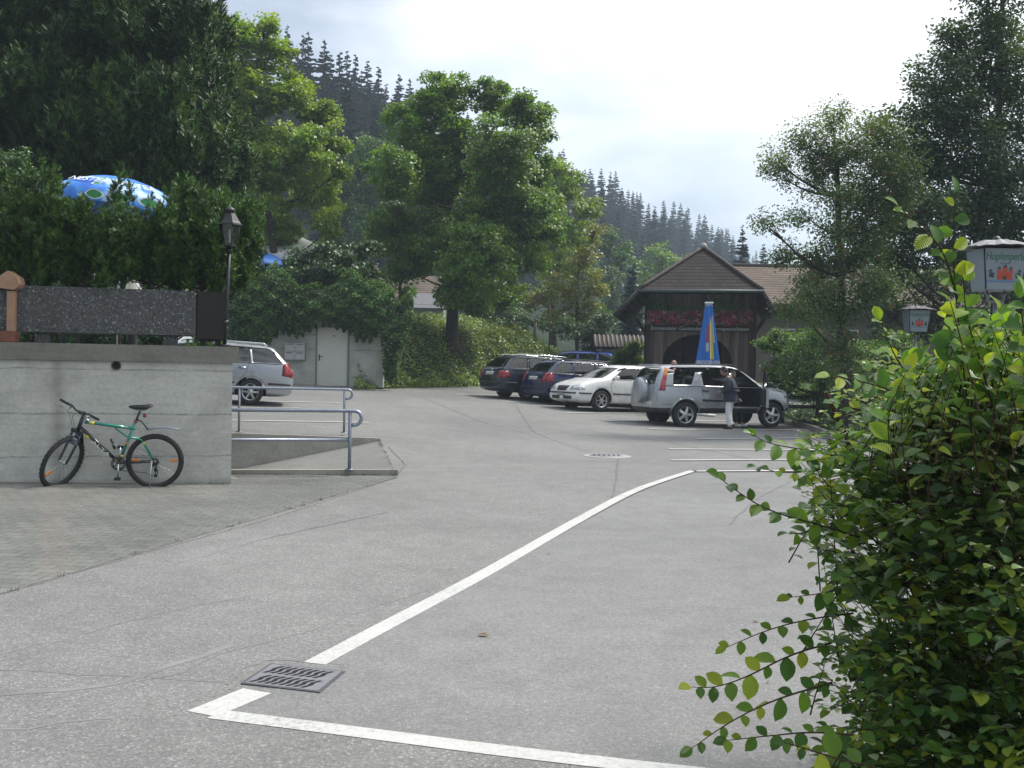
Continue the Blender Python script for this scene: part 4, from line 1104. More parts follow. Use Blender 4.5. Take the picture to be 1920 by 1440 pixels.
broadleaf('turning_tree', 'light tree with yellowing leaves at the lower right of the large maple', 'tree', bz(1085, 52), 52,
    [(1115, 440, 24), (1095, 490, 36), (1120, 530, 32), (1060, 545, 40), (1015, 560, 36), (1100, 585, 34), (1050, 600, 30)], LM_YEL, [(1080, 600), (1085, 500)], .13, leaf=.15, dens=.8, clump=.5, per=50)
broadleaf('young_tree', 'small bright yellow-green tree left of the maple trunk', 'tree', bz(745, 47), 47,
    [(738, 455, 34), (762, 500, 32), (735, 520, 22), (780, 470, 24), (765, 545, 20)], LM_LIME, [(750, 560), (748, 480)], .09, leaf=.13, dens=.9, clump=.42, per=55)
broadleaf('elder_bush', 'spreading dark elder bush on top of the service building, in front of the white marquee', 'bush', (at(620, 560, 38.5).x, 38.5, 3.6), 38.5,
    [(560, 495, 30), (612, 478, 30), (660, 478, 32), (690, 455, 20), (640, 510, 42), (550, 530, 32), (598, 525, 38), (690, 525, 36), (520, 520, 18), (720, 545, 22)], LM_DARK, [(620, 520)], .06, leaf=.16, dens=1.0, clump=.42, per=55)
broadleaf('far_tree', 'rounded hazy tree at the foot of the spruces above the blue spruce', 'tree', bz(1160, 85, lambda x, y: 2), 85,
    [(1140, 450, 30), (1165, 490, 40), (1130, 520, 36), (1150, 570, 36), (1120, 590, 26)], LM_FAR, [(1150, 560)], .2, leaf=.25, dens=.8, clump=.8, per=45)
broadleaf('far_tree', 'wide light green tree directly left of the hut roof ridge, before the dark slope', 'tree', bz(1245, 110, lambda x, y: 2), 110,
    [(1240, 478, 26), (1265, 500, 30), (1225, 520, 34), (1270, 540, 36), (1210, 560, 30), (1290, 500, 24)], LM_MAPLE, [(1245, 560)], .3, leaf=.3, dens=.8, clump=1.0, per=45)
broadleaf('garden_bush', 'dense dark bush behind the blue car, left of the white shed', 'bush', bz(1105, 50), 50,
    [(1085, 625, 28), (1120, 620, 26), (1060, 612, 24), (1110, 650, 24), (1140, 600, 24)], LM_DARK, [(1100, 640)], .05, leaf=.14, dens=.9, clump=.45, per=50, limbs=False)
broadleaf('garden_bush', 'bright green rounded bush in front of the small white shed', 'bush', bz(1172, 42.5, ground), 42.5,
    [(1165, 668, 24), (1185, 655, 18), (1190, 680, 22), (1155, 685, 16), (1198, 648, 10)], LM_LIME, [(1172, 680)], .04, leaf=.10, dens=1.0, clump=.28, per=60, limbs=False)
broadleaf('garden_bush', 'pale grey-green bush growing on top of the bank right of the maple trunk', 'bush', bz(965, 50), 50,
    [(940, 610, 24), (975, 600, 26), (1010, 610, 22), (960, 575, 26), (925, 580, 22)], LM_FAR, [(965, 620)], .05, leaf=.13, dens=.9, clump=.4, per=45, limbs=False)
broadleaf('garden_bush', 'low dark bush under the maple crown behind its trunk', 'bush', bz(890, 52), 52,
    [(880, 600, 20), (905, 592, 22), (925, 618, 16), (900, 560, 25)], LM_DARK, [(890, 620)], .05, leaf=.14, dens=.9, clump=.4, per=45, limbs=False)
M_BERRY = plain('rowan_berries', (.34, .05, .02), .4)
rw = gp(1592, 800)
broadleaf('rowan_tree', 'rowan with sparse grey-green leaves and red berries at the edge of the car park', 'tree', (at(1592, 700, 27).x, 27, 0.1), 27,
    [(1562, 235, 40), (1505, 268, 38), (1455, 300, 32), (1602, 275, 44), (1655, 315, 38), (1525, 335, 42), (1600, 365, 44), (1560, 430, 38), (1505, 400, 26), (1442, 425, 24), (1482, 470, 32),
     (1540, 500, 44), (1622, 455, 44), (1672, 410, 34), (1562, 570, 50), (1502, 580, 40), (1622, 560, 46), (1582, 655, 46), (1650, 520, 40), (1660, 260, 36), (1692, 330, 40), (1640, 240, 26), (1560, 300, 40), (1565, 370, 36), (1590, 500, 45), (1600, 420, 40), (1640, 370, 36), (1680, 360, 34), (1540, 280, 36), (1460, 330, 26), (1520, 550, 40), (1600, 700, 40)],
    LM_ROWAN, [(1585, 700), (1578, 560), (1574, 400), (1566, 270)], .14, leaf=.08, dens=1.35, clump=.52, per=105, flat=.8, berries=(M_BERRY, 260), jit=.5)
broadleaf('alder_tree', 'tall dark alder behind the lantern signs, reaching out of the top of the picture', 'tree', (at(1868, 700, 30).x, 30, 0.1), 30,
    [(1850, 20, 50), (1800, 95, 46), (1885, 110, 60), (1762, 180, 42), (1830, 205, 60), (1905, 235, 55), (1742, 255, 42), (1800, 305, 56), (1882, 330, 62), (1702, 335, 38), (1760, 385, 48),
     (1850, 425, 54), (1915, 415, 55), (1705, 430, 40), (1790, 470, 46), (1980, 80, 75), (1990, 260, 85), (1990, 430, 80), (1900, -60, 70), (1740, 470, 40), (1850, 270, 55), (1860, 370, 55), (1840, 150, 50), (1790, 240, 45), (1760, 320, 48), (1830, 380, 50), (1900, 170, 55), (1870, 480, 50), (1720, 390, 40), (1860, 60, 50), (1930, 330, 50), (1800, 420, 48), (1670, 390, 36), (1680, 470, 40), (1730, 150, 36), (1705, 225, 40), (1690, 290, 44), (1745, 205, 44), (1785, 60, 36), (1655, 240, 34), (1660, 300, 40), (1705, 395, 48), (1645, 400, 44), (1780, 130, 44), (1725, 300, 44), (1640, 470, 44)],
    LM_ALDER, [(1868, 560), (1870, 400), (1872, 200), (1880, -60)], .17, leaf=.12, dens=1.05, clump=.6, per=95, flat=.8)
broadleaf('alder_tree', 'dark shadowy tree behind the smaller lantern sign, under the tall alder', 'tree', (at(1760, 700, 38).x, 38, 0.1), 38,
    [(1680, 505, 46), (1740, 520, 50), (1810, 540, 52), (1880, 540, 56), (1660, 580, 46), (1730, 600, 54), (1820, 620, 60), (1940, 560, 70), (1670, 650, 50), (1900, 640, 60)],
    LM_ALDER, [(1760, 600)], .16, leaf=.14, dens=1.0, clump=.5, per=60)
broadleaf('hedge_bush', 'tall green bush beside the dark bench, right of the wooden hut', 'bush', (at(1530, 770, 30.8).x, 30.8, 0.12), 30.8,
    [(1445, 635, 24), (1450, 700, 28), (1440, 760, 22), (1470, 640, 32), (1500, 680, 42), (1555, 700, 44), (1520, 640, 36), (1482, 722, 30), (1600, 670, 44), (1640, 715, 44), (1612, 765, 28), (1560, 760, 34), (1680, 660, 45), (1700, 740, 45), (1530, 735, 30), (1760, 720, 60)],
    LM_LIME if False else leaf_mat('green_bush_leaves', [(0.058, 0.137, 0.035), (0.098, 0.195, 0.043), (0.166, 0.273, 0.058)], .35, clump=.9), [(1540, 720)], .07, leaf=.09, dens=1.0, clump=.34, per=70)
# two spruces beyond the hut and the blue spruce
p = at(1388, 640, 92); spruce(1, (p.x, 92, 2.2), 11.5, 'spruce standing clear of the slope, taller of two above the tiled roof')
p = at(1428, 640, 98); spruce(0, (p.x, 98, 2.2), 10.6, 'spruce standing clear of the slope, shorter of two above the tiled roof')
V, Fq = spruce_proto(5.8, 1.25, 31, 6, sz=.5)
p = at(1186, 560, 62); r = thing('spruce_tree', 'small blue-grey spruce standing before the dark forest', 'tree', (p.x, 62, 1.6))
npmesh('crown', V, Fq, LM_BLUE, r); spruce_trunk(5.8).build('trunk', MATS['bark'], r)

# ---------------- ivy hanging over the service building
def ivy_mass():
    r = thing('ivy', 'thick dark ivy spilling over the top of the concrete service building', 'ivy', (-6.1, 37, 3.6))
    P, O = [], []
    def lower(px):
        ks = [(430, 650), (500, 648), (525, 622), (560, 632), (600, 610), (625, 612), (660, 625), (668, 636), (700, 640), (712, 615), (716, 655), (722, 718), (745, 715), (756, 650), (775, 600)]
        for (a, b_), (c, d) in zip(ks, ks[1:]):
            if a <= px <= c: return b_ + (d - b_) * (px - a) / (c - a)
        return 640
    def upper(px): return 535 + 14 * math.sin(px * .045) - (18 if px < 520 else 0) + (25 if px > 740 else 0)
    while len(P) < 20000:
        px = random.uniform(425, 775); py = random.uniform(515, 722)
        u, l = upper(px), lower(px) + 5 * math.sin(px * .5)
        if not (u < py < l): continue
        bulge = .55 * math.sin(PI * (py - u) / (l - u + 1)) ** .7 + .12 * math.sin(px * .12) * math.sin(py * .2)
        p = at(px, py, 36.75 - bulge * random.uniform(.6, 1) + random.random() * .12); P.append(tuple(p)); O.append((0, -1, .25))
    # top surface
    for _ in range(6000):
        px = random.uniform(425, 775); y = random.uniform(36.4, 40); z = at(px, upper(px), 36.7).z + .15 * math.sin(px * .1 + y) + random.random() * .2
        P.append((at(px, 550, y).x, y, z)); O.append((0, 0, 1))
    P = np.array(P); V, Fq = leaf_quads(P, .095 * rng.uniform(.6, 1.3, len(P)), .35, np.array(O), .7, aspect=.85)
    npmesh('leaves', V, Fq, LM_IVY, r, world=True)
    b = MB()
    for k in range(60):
        px = random.uniform(430, 770); u, l = upper(px), lower(px); b.tube([at(px, u + 5, 36.9), at(px + random.uniform(-8, 8), (u + l) / 2, 36.5), at(px + random.uniform(-12, 12), l - 4, 36.7)], .008, 4, caps=False)
    b.build('stems', MATS['bark'], r, world=True)
ivy_mass()

# ---------------- dwarf mountain pines in the planters
def mugo(label, blobs, base_px, sb=.35, Y=14.9, extra=None):
    pxs = [q_[0] for q_ in blobs]; lo, hi = min(pxs), max(pxs)
    blobs = list(blobs) + [(lo + (hi - lo) * (k_ + .5) / 3, py_, 34) for k_ in range(3) for py_ in (462, 495, 522)]
    q = frame_at(base_px, sb); Y = q.y; return pine_mass('mountain_pine', label, 'bush', (q.x, q.y, 2.36), Y, blobs, LM_MUGO, L=.07, K=20, nl=.055, nw=.012, dens=1.0, trunk_r=.03, jit=.14, plume=(.19, .030), extra=extra, per=10, up=.9, sp=.118)
mugo('dwarf mountain pine at the left edge of the picture, over the orange-brown post', [(20, 410, 45), (40, 460, 45), (80, 395, 38), (60, 350, 18), (85, 430, 40), (20, 500, 35), (85, 500, 32), (90, 352, 16), (10, 355, 14), (-50, 430, 50), (30, 540, 32), (75, 535, 26)], 50)
mugo('dwarf mountain pine in front of the left side of the blue parasol', [(130, 420, 36), (165, 402, 20), (150, 460, 40), (195, 430, 34), (130, 505, 25), (212, 384, 9), (190, 480, 35), (218, 362, 6), (170, 500, 20), (120, 470, 40), (225, 520, 22)], 160)
mugo('dwarf mountain pine covering the right side of the blue parasol', [(240, 428, 30), (250, 382, 9), (275, 450, 42), (230, 480, 30), (310, 420, 36), (300, 490, 36), (298, 408, 12), (305, 520, 26), (275, 510, 24), (320, 460, 36)], 275)
mugo('dwarf mountain pine beside the lantern, its shoots spilling over the planter end', [(345, 385, 32), (350, 440, 42), (385, 400, 28), (390, 450, 38), (370, 500, 42), (410, 520, 26), (345, 530, 25), (400, 555, 22), (360, 360, 14), (415, 420, 20), (330, 540, 22), (380, 545, 26)], 375)
mugo('dwarf mountain pine behind the lantern head, its right-hand neighbour the ivy', [(440, 410, 30), (470, 420, 26), (455, 450, 30), (440, 480, 26), (430, 400, 22)], 400, sb=1.2, Y=15.9)

# ---------------- big dark pines behind the terrace
def bigpine(label, base, Y, blobs, extra=None):
    return pine_mass('pine_tree', label, 'tree', base, Y, blobs, LM_PINE, L=.22, K=16, nl=.15, nw=.036, dens=1.9, trunk_r=.2, jit=.5, plume=(.62, .17), up=1.1, extra=[(*at(px_, py_, Y + 1.7), r_ * 1.15 * Y / FPX) for px_, py_, r_ in blobs] + [(*at(px_ + 30, py_ + 25, Y + 3), r_ * 1.2 * Y / FPX) for px_, py_, r_ in blobs], per=18, sp=.42)
bigpine('broad dark pine filling the left top corner above the parasol', (at(90, 700, 24).x, 24, .5), 24,
    [(20, 30, 60), (100, 20, 60), (180, 40, 50), (0, 120, 60), (80, 110, 60), (160, 120, 55), (30, 210, 60), (110, 200, 60), (185, 200, 45), (60, 290, 55), (150, 285, 50), (0, 300, 50), (-80, 60, 70), (-80, 200, 70), (60, -70, 70), (160, -60, 60), (30, 370, 60), (130, 370, 60), (60, 450, 55), (160, 450, 55)])
bigpine('dark pine with upright spires beside the broad one, its flank above the lantern', (at(310, 700, 23).x, 23, .5), 23,
    [(225, 60, 38), (300, 50, 34), (370, 70, 26), (345, 30, 14), (300, 10, 14), (240, 10, 24), (260, 130, 48), (330, 130, 45), (370, 160, 30), (240, 210, 48), (310, 220, 52), (375, 230, 36), (260, 290, 46), (330, 300, 50), (395, 290, 32), (240, 350, 30), (320, 355, 40), (390, 350, 36), (415, 310, 18), (200, 330, 40), (250, 430, 50), (340, 430, 50), (390, 420, 32), (300, 500, 45)])
broadleaf('dark_bush', 'dark small-leaved shrub at the left edge of the picture, above the mountain pine', 'bush', (at(20, 600, 18.5).x, 18.5, 1.5), 18.5,
    [(20, 305, 32), (50, 330, 26), (-10, 340, 40), (10, 380, 40)], LM_DARK, [(15, 400)], .04, leaf=.06, dens=1.0, clump=.22, per=60)

# ---------------- foreground hornbeam
def leaf_template():
    rows = 6; V, UV = [], []
    prof = [.05, .70, 1.02, 1.02, .76, .04]
    for i in range(rows):
        t = i / (rows - 1); w = prof[i] * .325; sag = -.22 * t * t
        for j, sgn in enumerate((-1, 0, 1)):
            V.append((sgn * w, t, sag + abs(sgn) * w * .38)); UV.append((.5 + sgn * w * 1.0, t))
    Fq = []
    for i in range(rows - 1):
        for j in range(2): Fq.append((i * 3 + j, i * 3 + j + 1, (i + 1) * 3 + j + 1, (i + 1) * 3 + j))
    return np.array(V), np.array(Fq), np.array(UV)
LT, LF, LUV = leaf_template()
def place_leaves(P, D, Nn, S):
    D = unit(D); Nn = unit(Nn - D * np.sum(D * Nn, 1, keepdims=True)); X = np.cross(D, Nn)
    n = len(P); V = P[:, None] + (X[:, None] * LT[None, :, 0:1] + D[:, None] * LT[None, :, 1:2] + Nn[:, None] * LT[None, :, 2:3]) * S[:, None, None]
    Fq = (LF[None] + (np.arange(n) * len(LT))[:, None, None]).reshape(-1, 4)
    return V.reshape(-1, 3), Fq, np.tile(LUV, (n, 1))
def dark_backing():
    for lb, bl, px in (('dark hedge shrub behind the terrace, below the broad pine', [(-60, 560, 60), (20, 560, 50), (90, 570, 45), (40, 620, 40), (130, 610, 40)], 60), ('dark hedge shrub behind the terrace, below the spired pine', [(200, 560, 45), (270, 570, 50), (340, 560, 45), (390, 590, 34), (230, 620, 40), (320, 620, 40), (385, 640, 30)], 300)):
        broadleaf('dark_bush', lb, 'bush', (at(px, 600, 21.0).x, 21.0, 1.5), 21.0, bl, LM_DARK, [(px, 560)], .05, leaf=.10, dens=1.0, clump=.32, per=60)
dark_backing()
def box_hedge():
    x0, x1, y0, y1, z0, z1 = -15.5, -6.6, 21.4, 22.1, TZ, 3.3
    t = thing('hedge', 'dark clipped hedge along the back of the terrace, below the tall pines', 'hedge', ((x0 + x1) / 2, 21.7, TZ))
    b = MB(); b.box2((x0 + .15, y0 + .15, z0), (x1 - .15, y1 - .15, z1 - .15)); b.build('inner_twigs', MATS['bark'], t, world=True)
    n = 9000; P = np.stack([rng.uniform(x0, x1, n), y0 + np.abs(rng.normal(size=n)) * .10, rng.uniform(z0, z1, n)], 1)
    V, Fq = leaf_quads(P, .10, .2, np.tile([0, -1, 0], (n, 1)), .8); npmesh('leaves', V, Fq, LM_DARK, t, world=True)
box_hedge()
def hornbeam():
    root = thing('hornbeam_shrub', 'big hornbeam shrub in full leaf filling the right foreground', 'shrub', (2.0, 3.5, 0.0))
    wood = MB(); P, D, Nn, S = [], [], [], []
    env = [(1530, 1440), (1545, 1340), (1520, 1250), (1565, 1160), (1535, 1060), (1500, 980), (1500, 920), (1455, 850), (1520, 800), (1575, 730), (1640, 665), (1690, 625), (1690, 665), (1775, 660), (1790, 610),
           (1850, 590), (1920, 580), (2200, 540), (2200, 1650), (1520, 1650)]
    def twig(pts, r0, leafL, first=0.12, side0=1, gap=.042, upn=(0, 0, 1), tipleaf=True):
        pts = smooth_pts([Vector(p) for p in pts], 2); L = sum((b_ - a).length for a, b_ in zip(pts, pts[1:]))
        wood.tube(pts, [r0 * (1 - .75 * i / (len(pts) - 1)) for i in range(len(pts))], 5, caps=False)
        s = L * first; k = 0
        def pos(s):
            a = 0
            for p, q in zip(pts, pts[1:]):
                l = (q - p).length
                if a + l >= s: return p.lerp(q, (s - a) / l), (q - p).normalized()
                a += l
            return pts[-1], (pts[-1] - pts[-2]).normalized()
        while s < L:
            p, t = pos(s); sd = side0 if k % 2 else -side0
            n = Vector(upn) + Vector((random.gauss(0, .35), random.gauss(0, .35), random.gauss(0, .2))); sv = t.cross(n)
            if sv.length < .1: sv = t.orthogonal()
            sv.normalize(); d = t * random.uniform(.35, .8) + sv * sd * random.uniform(.7, 1.0) + Vector((0, 0, random.gauss(-.12, .2)))
            f = .62 + .38 * math.sin(PI * min(1, .15 + s / L * .9))
            P.append(tuple(p)); D.append(tuple(d)); Nn.append(tuple(n)); S.append(leafL * f * random.uniform(.62, 1.25)); s += gap * random.uniform(.75, 1.25); k += 1
        if tipleaf:
            P.append(tuple(pts[-1])); D.append(tuple((pts[-1] - pts[-2]).normalized())); Nn.append(tuple(Vector(upn) + Vector((random.gauss(0, .3), random.gauss(0, .3), 0)))); S.append(leafL * .75)
    # stems
    stems = []
    for k in range(9):
        a = 2 * PI * k / 9; bx, by = 2.1 + .35 * math.cos(a), 3.6 + .5 * math.sin(a)
        tx, ty, tz = 2.1 + 1.0 * math.cos(a + .2), 3.7 + 1.1 * math.sin(a + .2), 1.35 + .25 * random.random()
        st = [Vector((bx, by, 0)), Vector((bx * .6 + tx * .4, by * .6 + ty * .4, .65)), Vector((tx, ty, tz))]; stems.append(st)
        wood.tube(smooth_pts(st, 2), [.022 - .0013 * i for i in range(len(smooth_pts(st, 2)))], 7)
    n = 0
    while n < 2500:
        px = random.uniform(1500, 2180); py = random.uniform(480, 1640)
        if not inside((px, py), env): continue
        # depth: the near face bulges towards the viewer low down
        e = (px - 1540) / 500
        y0 = 2.75 + 1.25 * max(0, (1000 - py) / 500) * .75 - .35 * min(1, max(0, e)); y0 = max(2.2, y0)
        Yd = y0 + (random.random() ** 1.4) * (1.5 if n < 1500 else 2.0)
        tip = at(px, py, Yd)
        if tip.z < .05: continue
        core = Vector((2.2, 3.9, max(.25, tip.z - .55))); dr = (tip - core).normalized(); dr = (dr + Vector((random.gauss(0, .35), random.gauss(0, .3), random.gauss(.1, .3)))).normalized()
        L = random.uniform(.22, .42); st = tip - dr * L; md = st.lerp(tip, .5) + Vector((0, 0, .03 * random.uniform(-.5, 1.5)))
        twig([st, md, tip], .0026, random.choice((random.uniform(.034, .046), random.uniform(.046, .062), random.uniform(.052, .070))), side0=random.choice((-1, 1))); n += 1
    top = [(1700, 650), (1740, 560), (1790, 470), (1860, 420), (1960, 410), (2000, 720), (1680, 760)]; n = 0
    while n < 150:
        px, py = random.uniform(1670, 2000), random.uniform(405, 765)
        if not inside((px, py), top) or (py < 600 and random.random() < .7) or (1790 < px < 1990 and py < 575) or (1665 < px < 1775 and 550 < py < 665): continue
        tip = at(px, py, random.uniform(2.6, 3.3)); st = tip + Vector((random.gauss(.05, .10), random.gauss(.08, .10), -random.uniform(.22, .36)))
        twig([st, st.lerp(tip, .5) + Vector((random.gauss(0, .02), 0, .02)), tip], .0024, random.uniform(.045, .064), side0=random.choice((-1, 1))); n += 1
    # single sprigs that stand out from the mass
    for pts, Y0, Y1, ll in (([(1560, 1205), (1480, 1228), (1400, 1270), (1340, 1290), (1296, 1288)], 2.95, 2.75, .056), ([(1560, 1280), (1450, 1312), (1370, 1352), (1298, 1402)], 2.8, 2.6, .052),
                            ([(1600, 1150), (1520, 1160), (1440, 1180), (1362, 1214)], 3.1, 3.0, .048), ([(1620, 1010), (1540, 985), (1440, 958), (1380, 920), (1348, 895)], 3.0, 2.85, .058),
                            ([(1700, 905), (1640, 872), (1520, 845), (1440, 832), (1412, 815)], 3.3, 3.1, .060), ([(1700, 855), (1620, 862), (1540, 882), (1470, 888), (1420, 876)], 3.3, 3.1, .05),
                            ([(1600, 1378), (1520, 1372), (1440, 1380), (1364, 1388)], 2.7, 2.6, .05), ([(1700, 1050), (1620, 1090), (1550, 1112), (1482, 1120)], 3.0, 2.9, .054),
                            ([(1760, 770), (1680, 735), (1610, 712), (1552, 706)], 3.2, 3.1, .055), ([(1700, 790), (1640, 775), (1580, 760), (1560, 755)], 3.3, 3.2, .05),
                            ([(1835, 900), (1815, 760), (1800, 640), (1786, 480), (1790, 362)], 2.7, 2.7, .062), ([(1795, 560), (1770, 468), (1730, 430), (1684, 386)], 2.7, 2.65, .054),
                            ([(1870, 800), (1840, 680), (1812, 600), (1806, 520)], 2.7, 2.7, .058), ([(1930, 760), (1925, 640), (1915, 590), (1912, 560)], 2.6, 2.6, .06), ([(1750, 760), (1690, 690), (1665, 640), (1650, 600)], 2.9, 2.9, .055),
                            ([(1960, 700), (1930, 620), (1925, 580), (1920, 550)], 2.4, 2.4, .06), ([(1700, 900), (1600, 960), (1520, 1000), (1480, 1000)], 3.1, 3.0, .055), ([(1640, 1440), (1560, 1420), (1500, 1400), (1470, 1392)], 2.5, 2.4, .055)):
        m = len(pts); w = [at(px, py, Y0 + (Y1 - Y0) * i / (m - 1)) for i, (px, py) in enumerate(pts)]
        up = (0, -.75, .75) if abs(w[0].z - w[-1].z) < .35 else (0, -1, .3)
        twig(w, .0032, ll * .98, first=.05, gap=.031, upn=up)
    P, D, Nn, S = map(np.array, (P, D, Nn, S))
    V, Fq, UVs = place_leaves(P, D, Nn, S)
    npmesh('leaves', V, Fq, LM_HORN, root, world=True, uv=UVs, smooth=True)
    wood.build('branches', MATS['twig_bark'], root, world=True, recalc=False)
hornbeam()
# ================================================================== buildings
def fr(px, Y, z=None, zf=ground):
    p = at(px, 700, Y); return Vector((p.x, Y, zf(p.x, Y) if z is None else z))
# ---------------- concrete service building
def service_building():
    Y = 37.0; L = at(525, 700, Y).x - 2.2; Rx = at(718, 700, Y).x; gz = ground(-6, Y) - .02
    t = thing('service_building', 'low concrete service building with a pale metal door, ivy hanging over its roof', 'building', (L, Y, gz))
    w = Rx - L; H = 3.05
    d0, d1 = at(591, 670, Y).x - L, at(650, 670, Y).x - L; dh = at(620, 613, Y).z - gz
    b = MB(); th = .25
    b.box2((0, 0, 0), (d0, th, H)); b.box2((d1 + .10, 0, 0), (w, th, H)); b.box2((d0, 0, dh + .05), (d1 + .10, th, H))
    b.box2((0, th, 0), (th, 6, H)); b.box2((w - th, th, 0), (w, 6, H)); b.box2((th, 5.75, 0), (w - th, 6, H))
    b.build('wall', M_CONC, t)
    b = MB(); b.box2((-.08, -.10, H + .003), (w + .02, 6.05, H + .22)); b.build('roof', M_CAP, t)
    dr = MB(); dr.box2((d0 + .05, .07, .03), (d1 + .02, .12, dh - .02)); d = dr.build('door', plain('cream_door', (.60, .60, .54), .55, var=.04, scale=2), t)
    b = MB(); b.tube([(d0 + .13, .07, 1.02), (d0 + .13, .02, 1.02), (d0 + .27, .02, 1.02)], .011, 6); b.box((d0 + .13, .063, .98), (.035, .012, .2)); b.build('handle', M_BLK, d)
    b = MB(); b.box(((d0 + d1) / 2 + .08, .064, 1.72), (.07, .01, .035)); b.build('nameplate', M_BLK, d)
    b = MB(); b.box2((d0 + .002, .02, 0), (d0 + .048, .14, dh + .048)); b.box2((d1 + .022, .02, 0), (d1 + .098, .14, dh + .048)); b.box2((d0 + .048, .02, dh - .018), (d1 + .022, .14, dh + .048))
    b.build('door_frame', plain('grey_frame', (.20, .20, .19), .5), t)
    # mailboxes: a rack of four on the wall
    mx0, mx1 = at(536, 660, Y).x, at(574, 660, Y).x; mz0, mz1 = at(555, 675, Y).z, at(555, 643, Y).z
    mb = thing('mailbox_rack', 'grey block of four letterboxes on the wall left of the pale door', 'letterbox', (mx0, Y - .003, mz0))
    W, Hh = mx1 - mx0, mz1 - mz0
    b = MB(); b.box2((0, -.22, 0), (W, 0, Hh), bev=.008); b.build('housing', plain('box_grey', (.26, .27, .27), .4, .2), mb)
    for i in range(2):
        for j in range(2):
            b = MB(); x0, x1 = .012 + i * W / 2, W / 2 - .008 + i * W / 2; z0, z1 = .012 + j * Hh / 2, Hh / 2 - .01 + j * Hh / 2
            b.box2((x0, -.232, z0), (x1, -.222, z1), bev=.003); f = b.build('flap', plain('box_pale', (.42, .43, .43), .4, .1), mb)
            b = MB(); b.box2((x0 + .05, -.2345, z1 - .05), (x1 - .05, -.2325, z1 - .03)); b.build('slot', M_HOLE, f)
service_building()

# ---------------- roof tile material: rows along z, tiles along x of the object
def tile_mat(name, ca, cb, row=.16, wid=.17, dark=.35, axis='Z', moss=None):
    m, nt, out = new_mat(name)
    tc = nt.nodes.new('ShaderNodeTexCoord').outputs['UV']
    br = nt.nodes.new('ShaderNodeTexBrick'); br.inputs['Scale'].default_value = 1; br.inputs['Brick Width'].default_value = wid; br.inputs['Row Height'].default_value = row
    br.inputs['Mortar Size'].default_value = .012; br.inputs['Mortar Smooth'].default_value = .8; br.inputs['Color1'].default_value = (*ca, 1); br.inputs['Color2'].default_value = (*cb, 1)
    br.inputs['Mortar'].default_value = tuple(c * dark for c in ca) + (1,)
    nt.links.new(tc, br.inputs['Vector'])
    n1 = noise(nt, .7, 5, .6); n2 = noise(nt, 9, 4, .7)
    c = mix(nt, .8, br.outputs['Color'], ramp(nt, n1, [(.3, (.7, .72, .7)), (.7, (1.25, 1.2, 1.15))]), 'MULTIPLY'); c = mix(nt, .8, c, ramp(nt, n2, [(.3, (.7,) * 3), (.7, (1.25,) * 3)]), 'MULTIPLY')
    sx = nt.nodes.new('ShaderNodeSeparateXYZ'); nt.links.new(tc, sx.inputs[0])
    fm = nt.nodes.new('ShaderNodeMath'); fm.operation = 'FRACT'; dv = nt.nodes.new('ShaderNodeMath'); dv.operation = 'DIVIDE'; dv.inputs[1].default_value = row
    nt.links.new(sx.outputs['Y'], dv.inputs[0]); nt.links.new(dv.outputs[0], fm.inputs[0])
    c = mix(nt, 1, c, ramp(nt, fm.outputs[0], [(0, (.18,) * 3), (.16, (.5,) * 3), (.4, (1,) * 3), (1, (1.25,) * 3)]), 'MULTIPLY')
    principled(nt, out, c, .85, 0, .15, bump=fm.outputs[0], bump_s=-.9, bump_d=.035)
    MATS[name] = m; return m
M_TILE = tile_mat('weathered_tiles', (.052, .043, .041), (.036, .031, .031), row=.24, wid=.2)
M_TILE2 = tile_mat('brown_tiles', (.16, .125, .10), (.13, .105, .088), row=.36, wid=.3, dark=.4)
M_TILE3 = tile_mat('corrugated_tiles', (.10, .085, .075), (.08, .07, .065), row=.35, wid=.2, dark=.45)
def roof_plane(name, mat, parent, pts, th=.10, world=True):
    """sloping slab; pts: eave-left, eave-right, ridge-right, ridge-left (or three points); UV metres: x along eave, y up the slope"""
    P = [Vector(p) for p in pts]; n = (P[1] - P[0]).cross(P[-1] - P[0]).normalized()
    if n.z < 0: n = -n
    ex = (P[1] - P[0]).normalized(); ey = n.cross(ex)
    if (P[-1] - P[0]).dot(ey) < 0: ey = -ey
    k = len(P); V = P + [p - n * th for p in P]
    F_ = [tuple(range(k)), tuple(range(2 * k - 1, k - 1, -1))] + [(i, (i + 1) % k, k + (i + 1) % k, k + i) for i in range(k)]
    me = bpy.data.meshes.new(name); me.from_pydata([tuple(v) for v in V], [], F_); me.materials.append(mat)
    uv = me.uv_layers.new(name='UVMap')
    for l in me.loops:
        v = V[l.vertex_index]; uv.data[l.index].uv = ((v - P[0]).dot(ex), (v - P[0]).dot(ey))
    return link(name, me, parent, world)

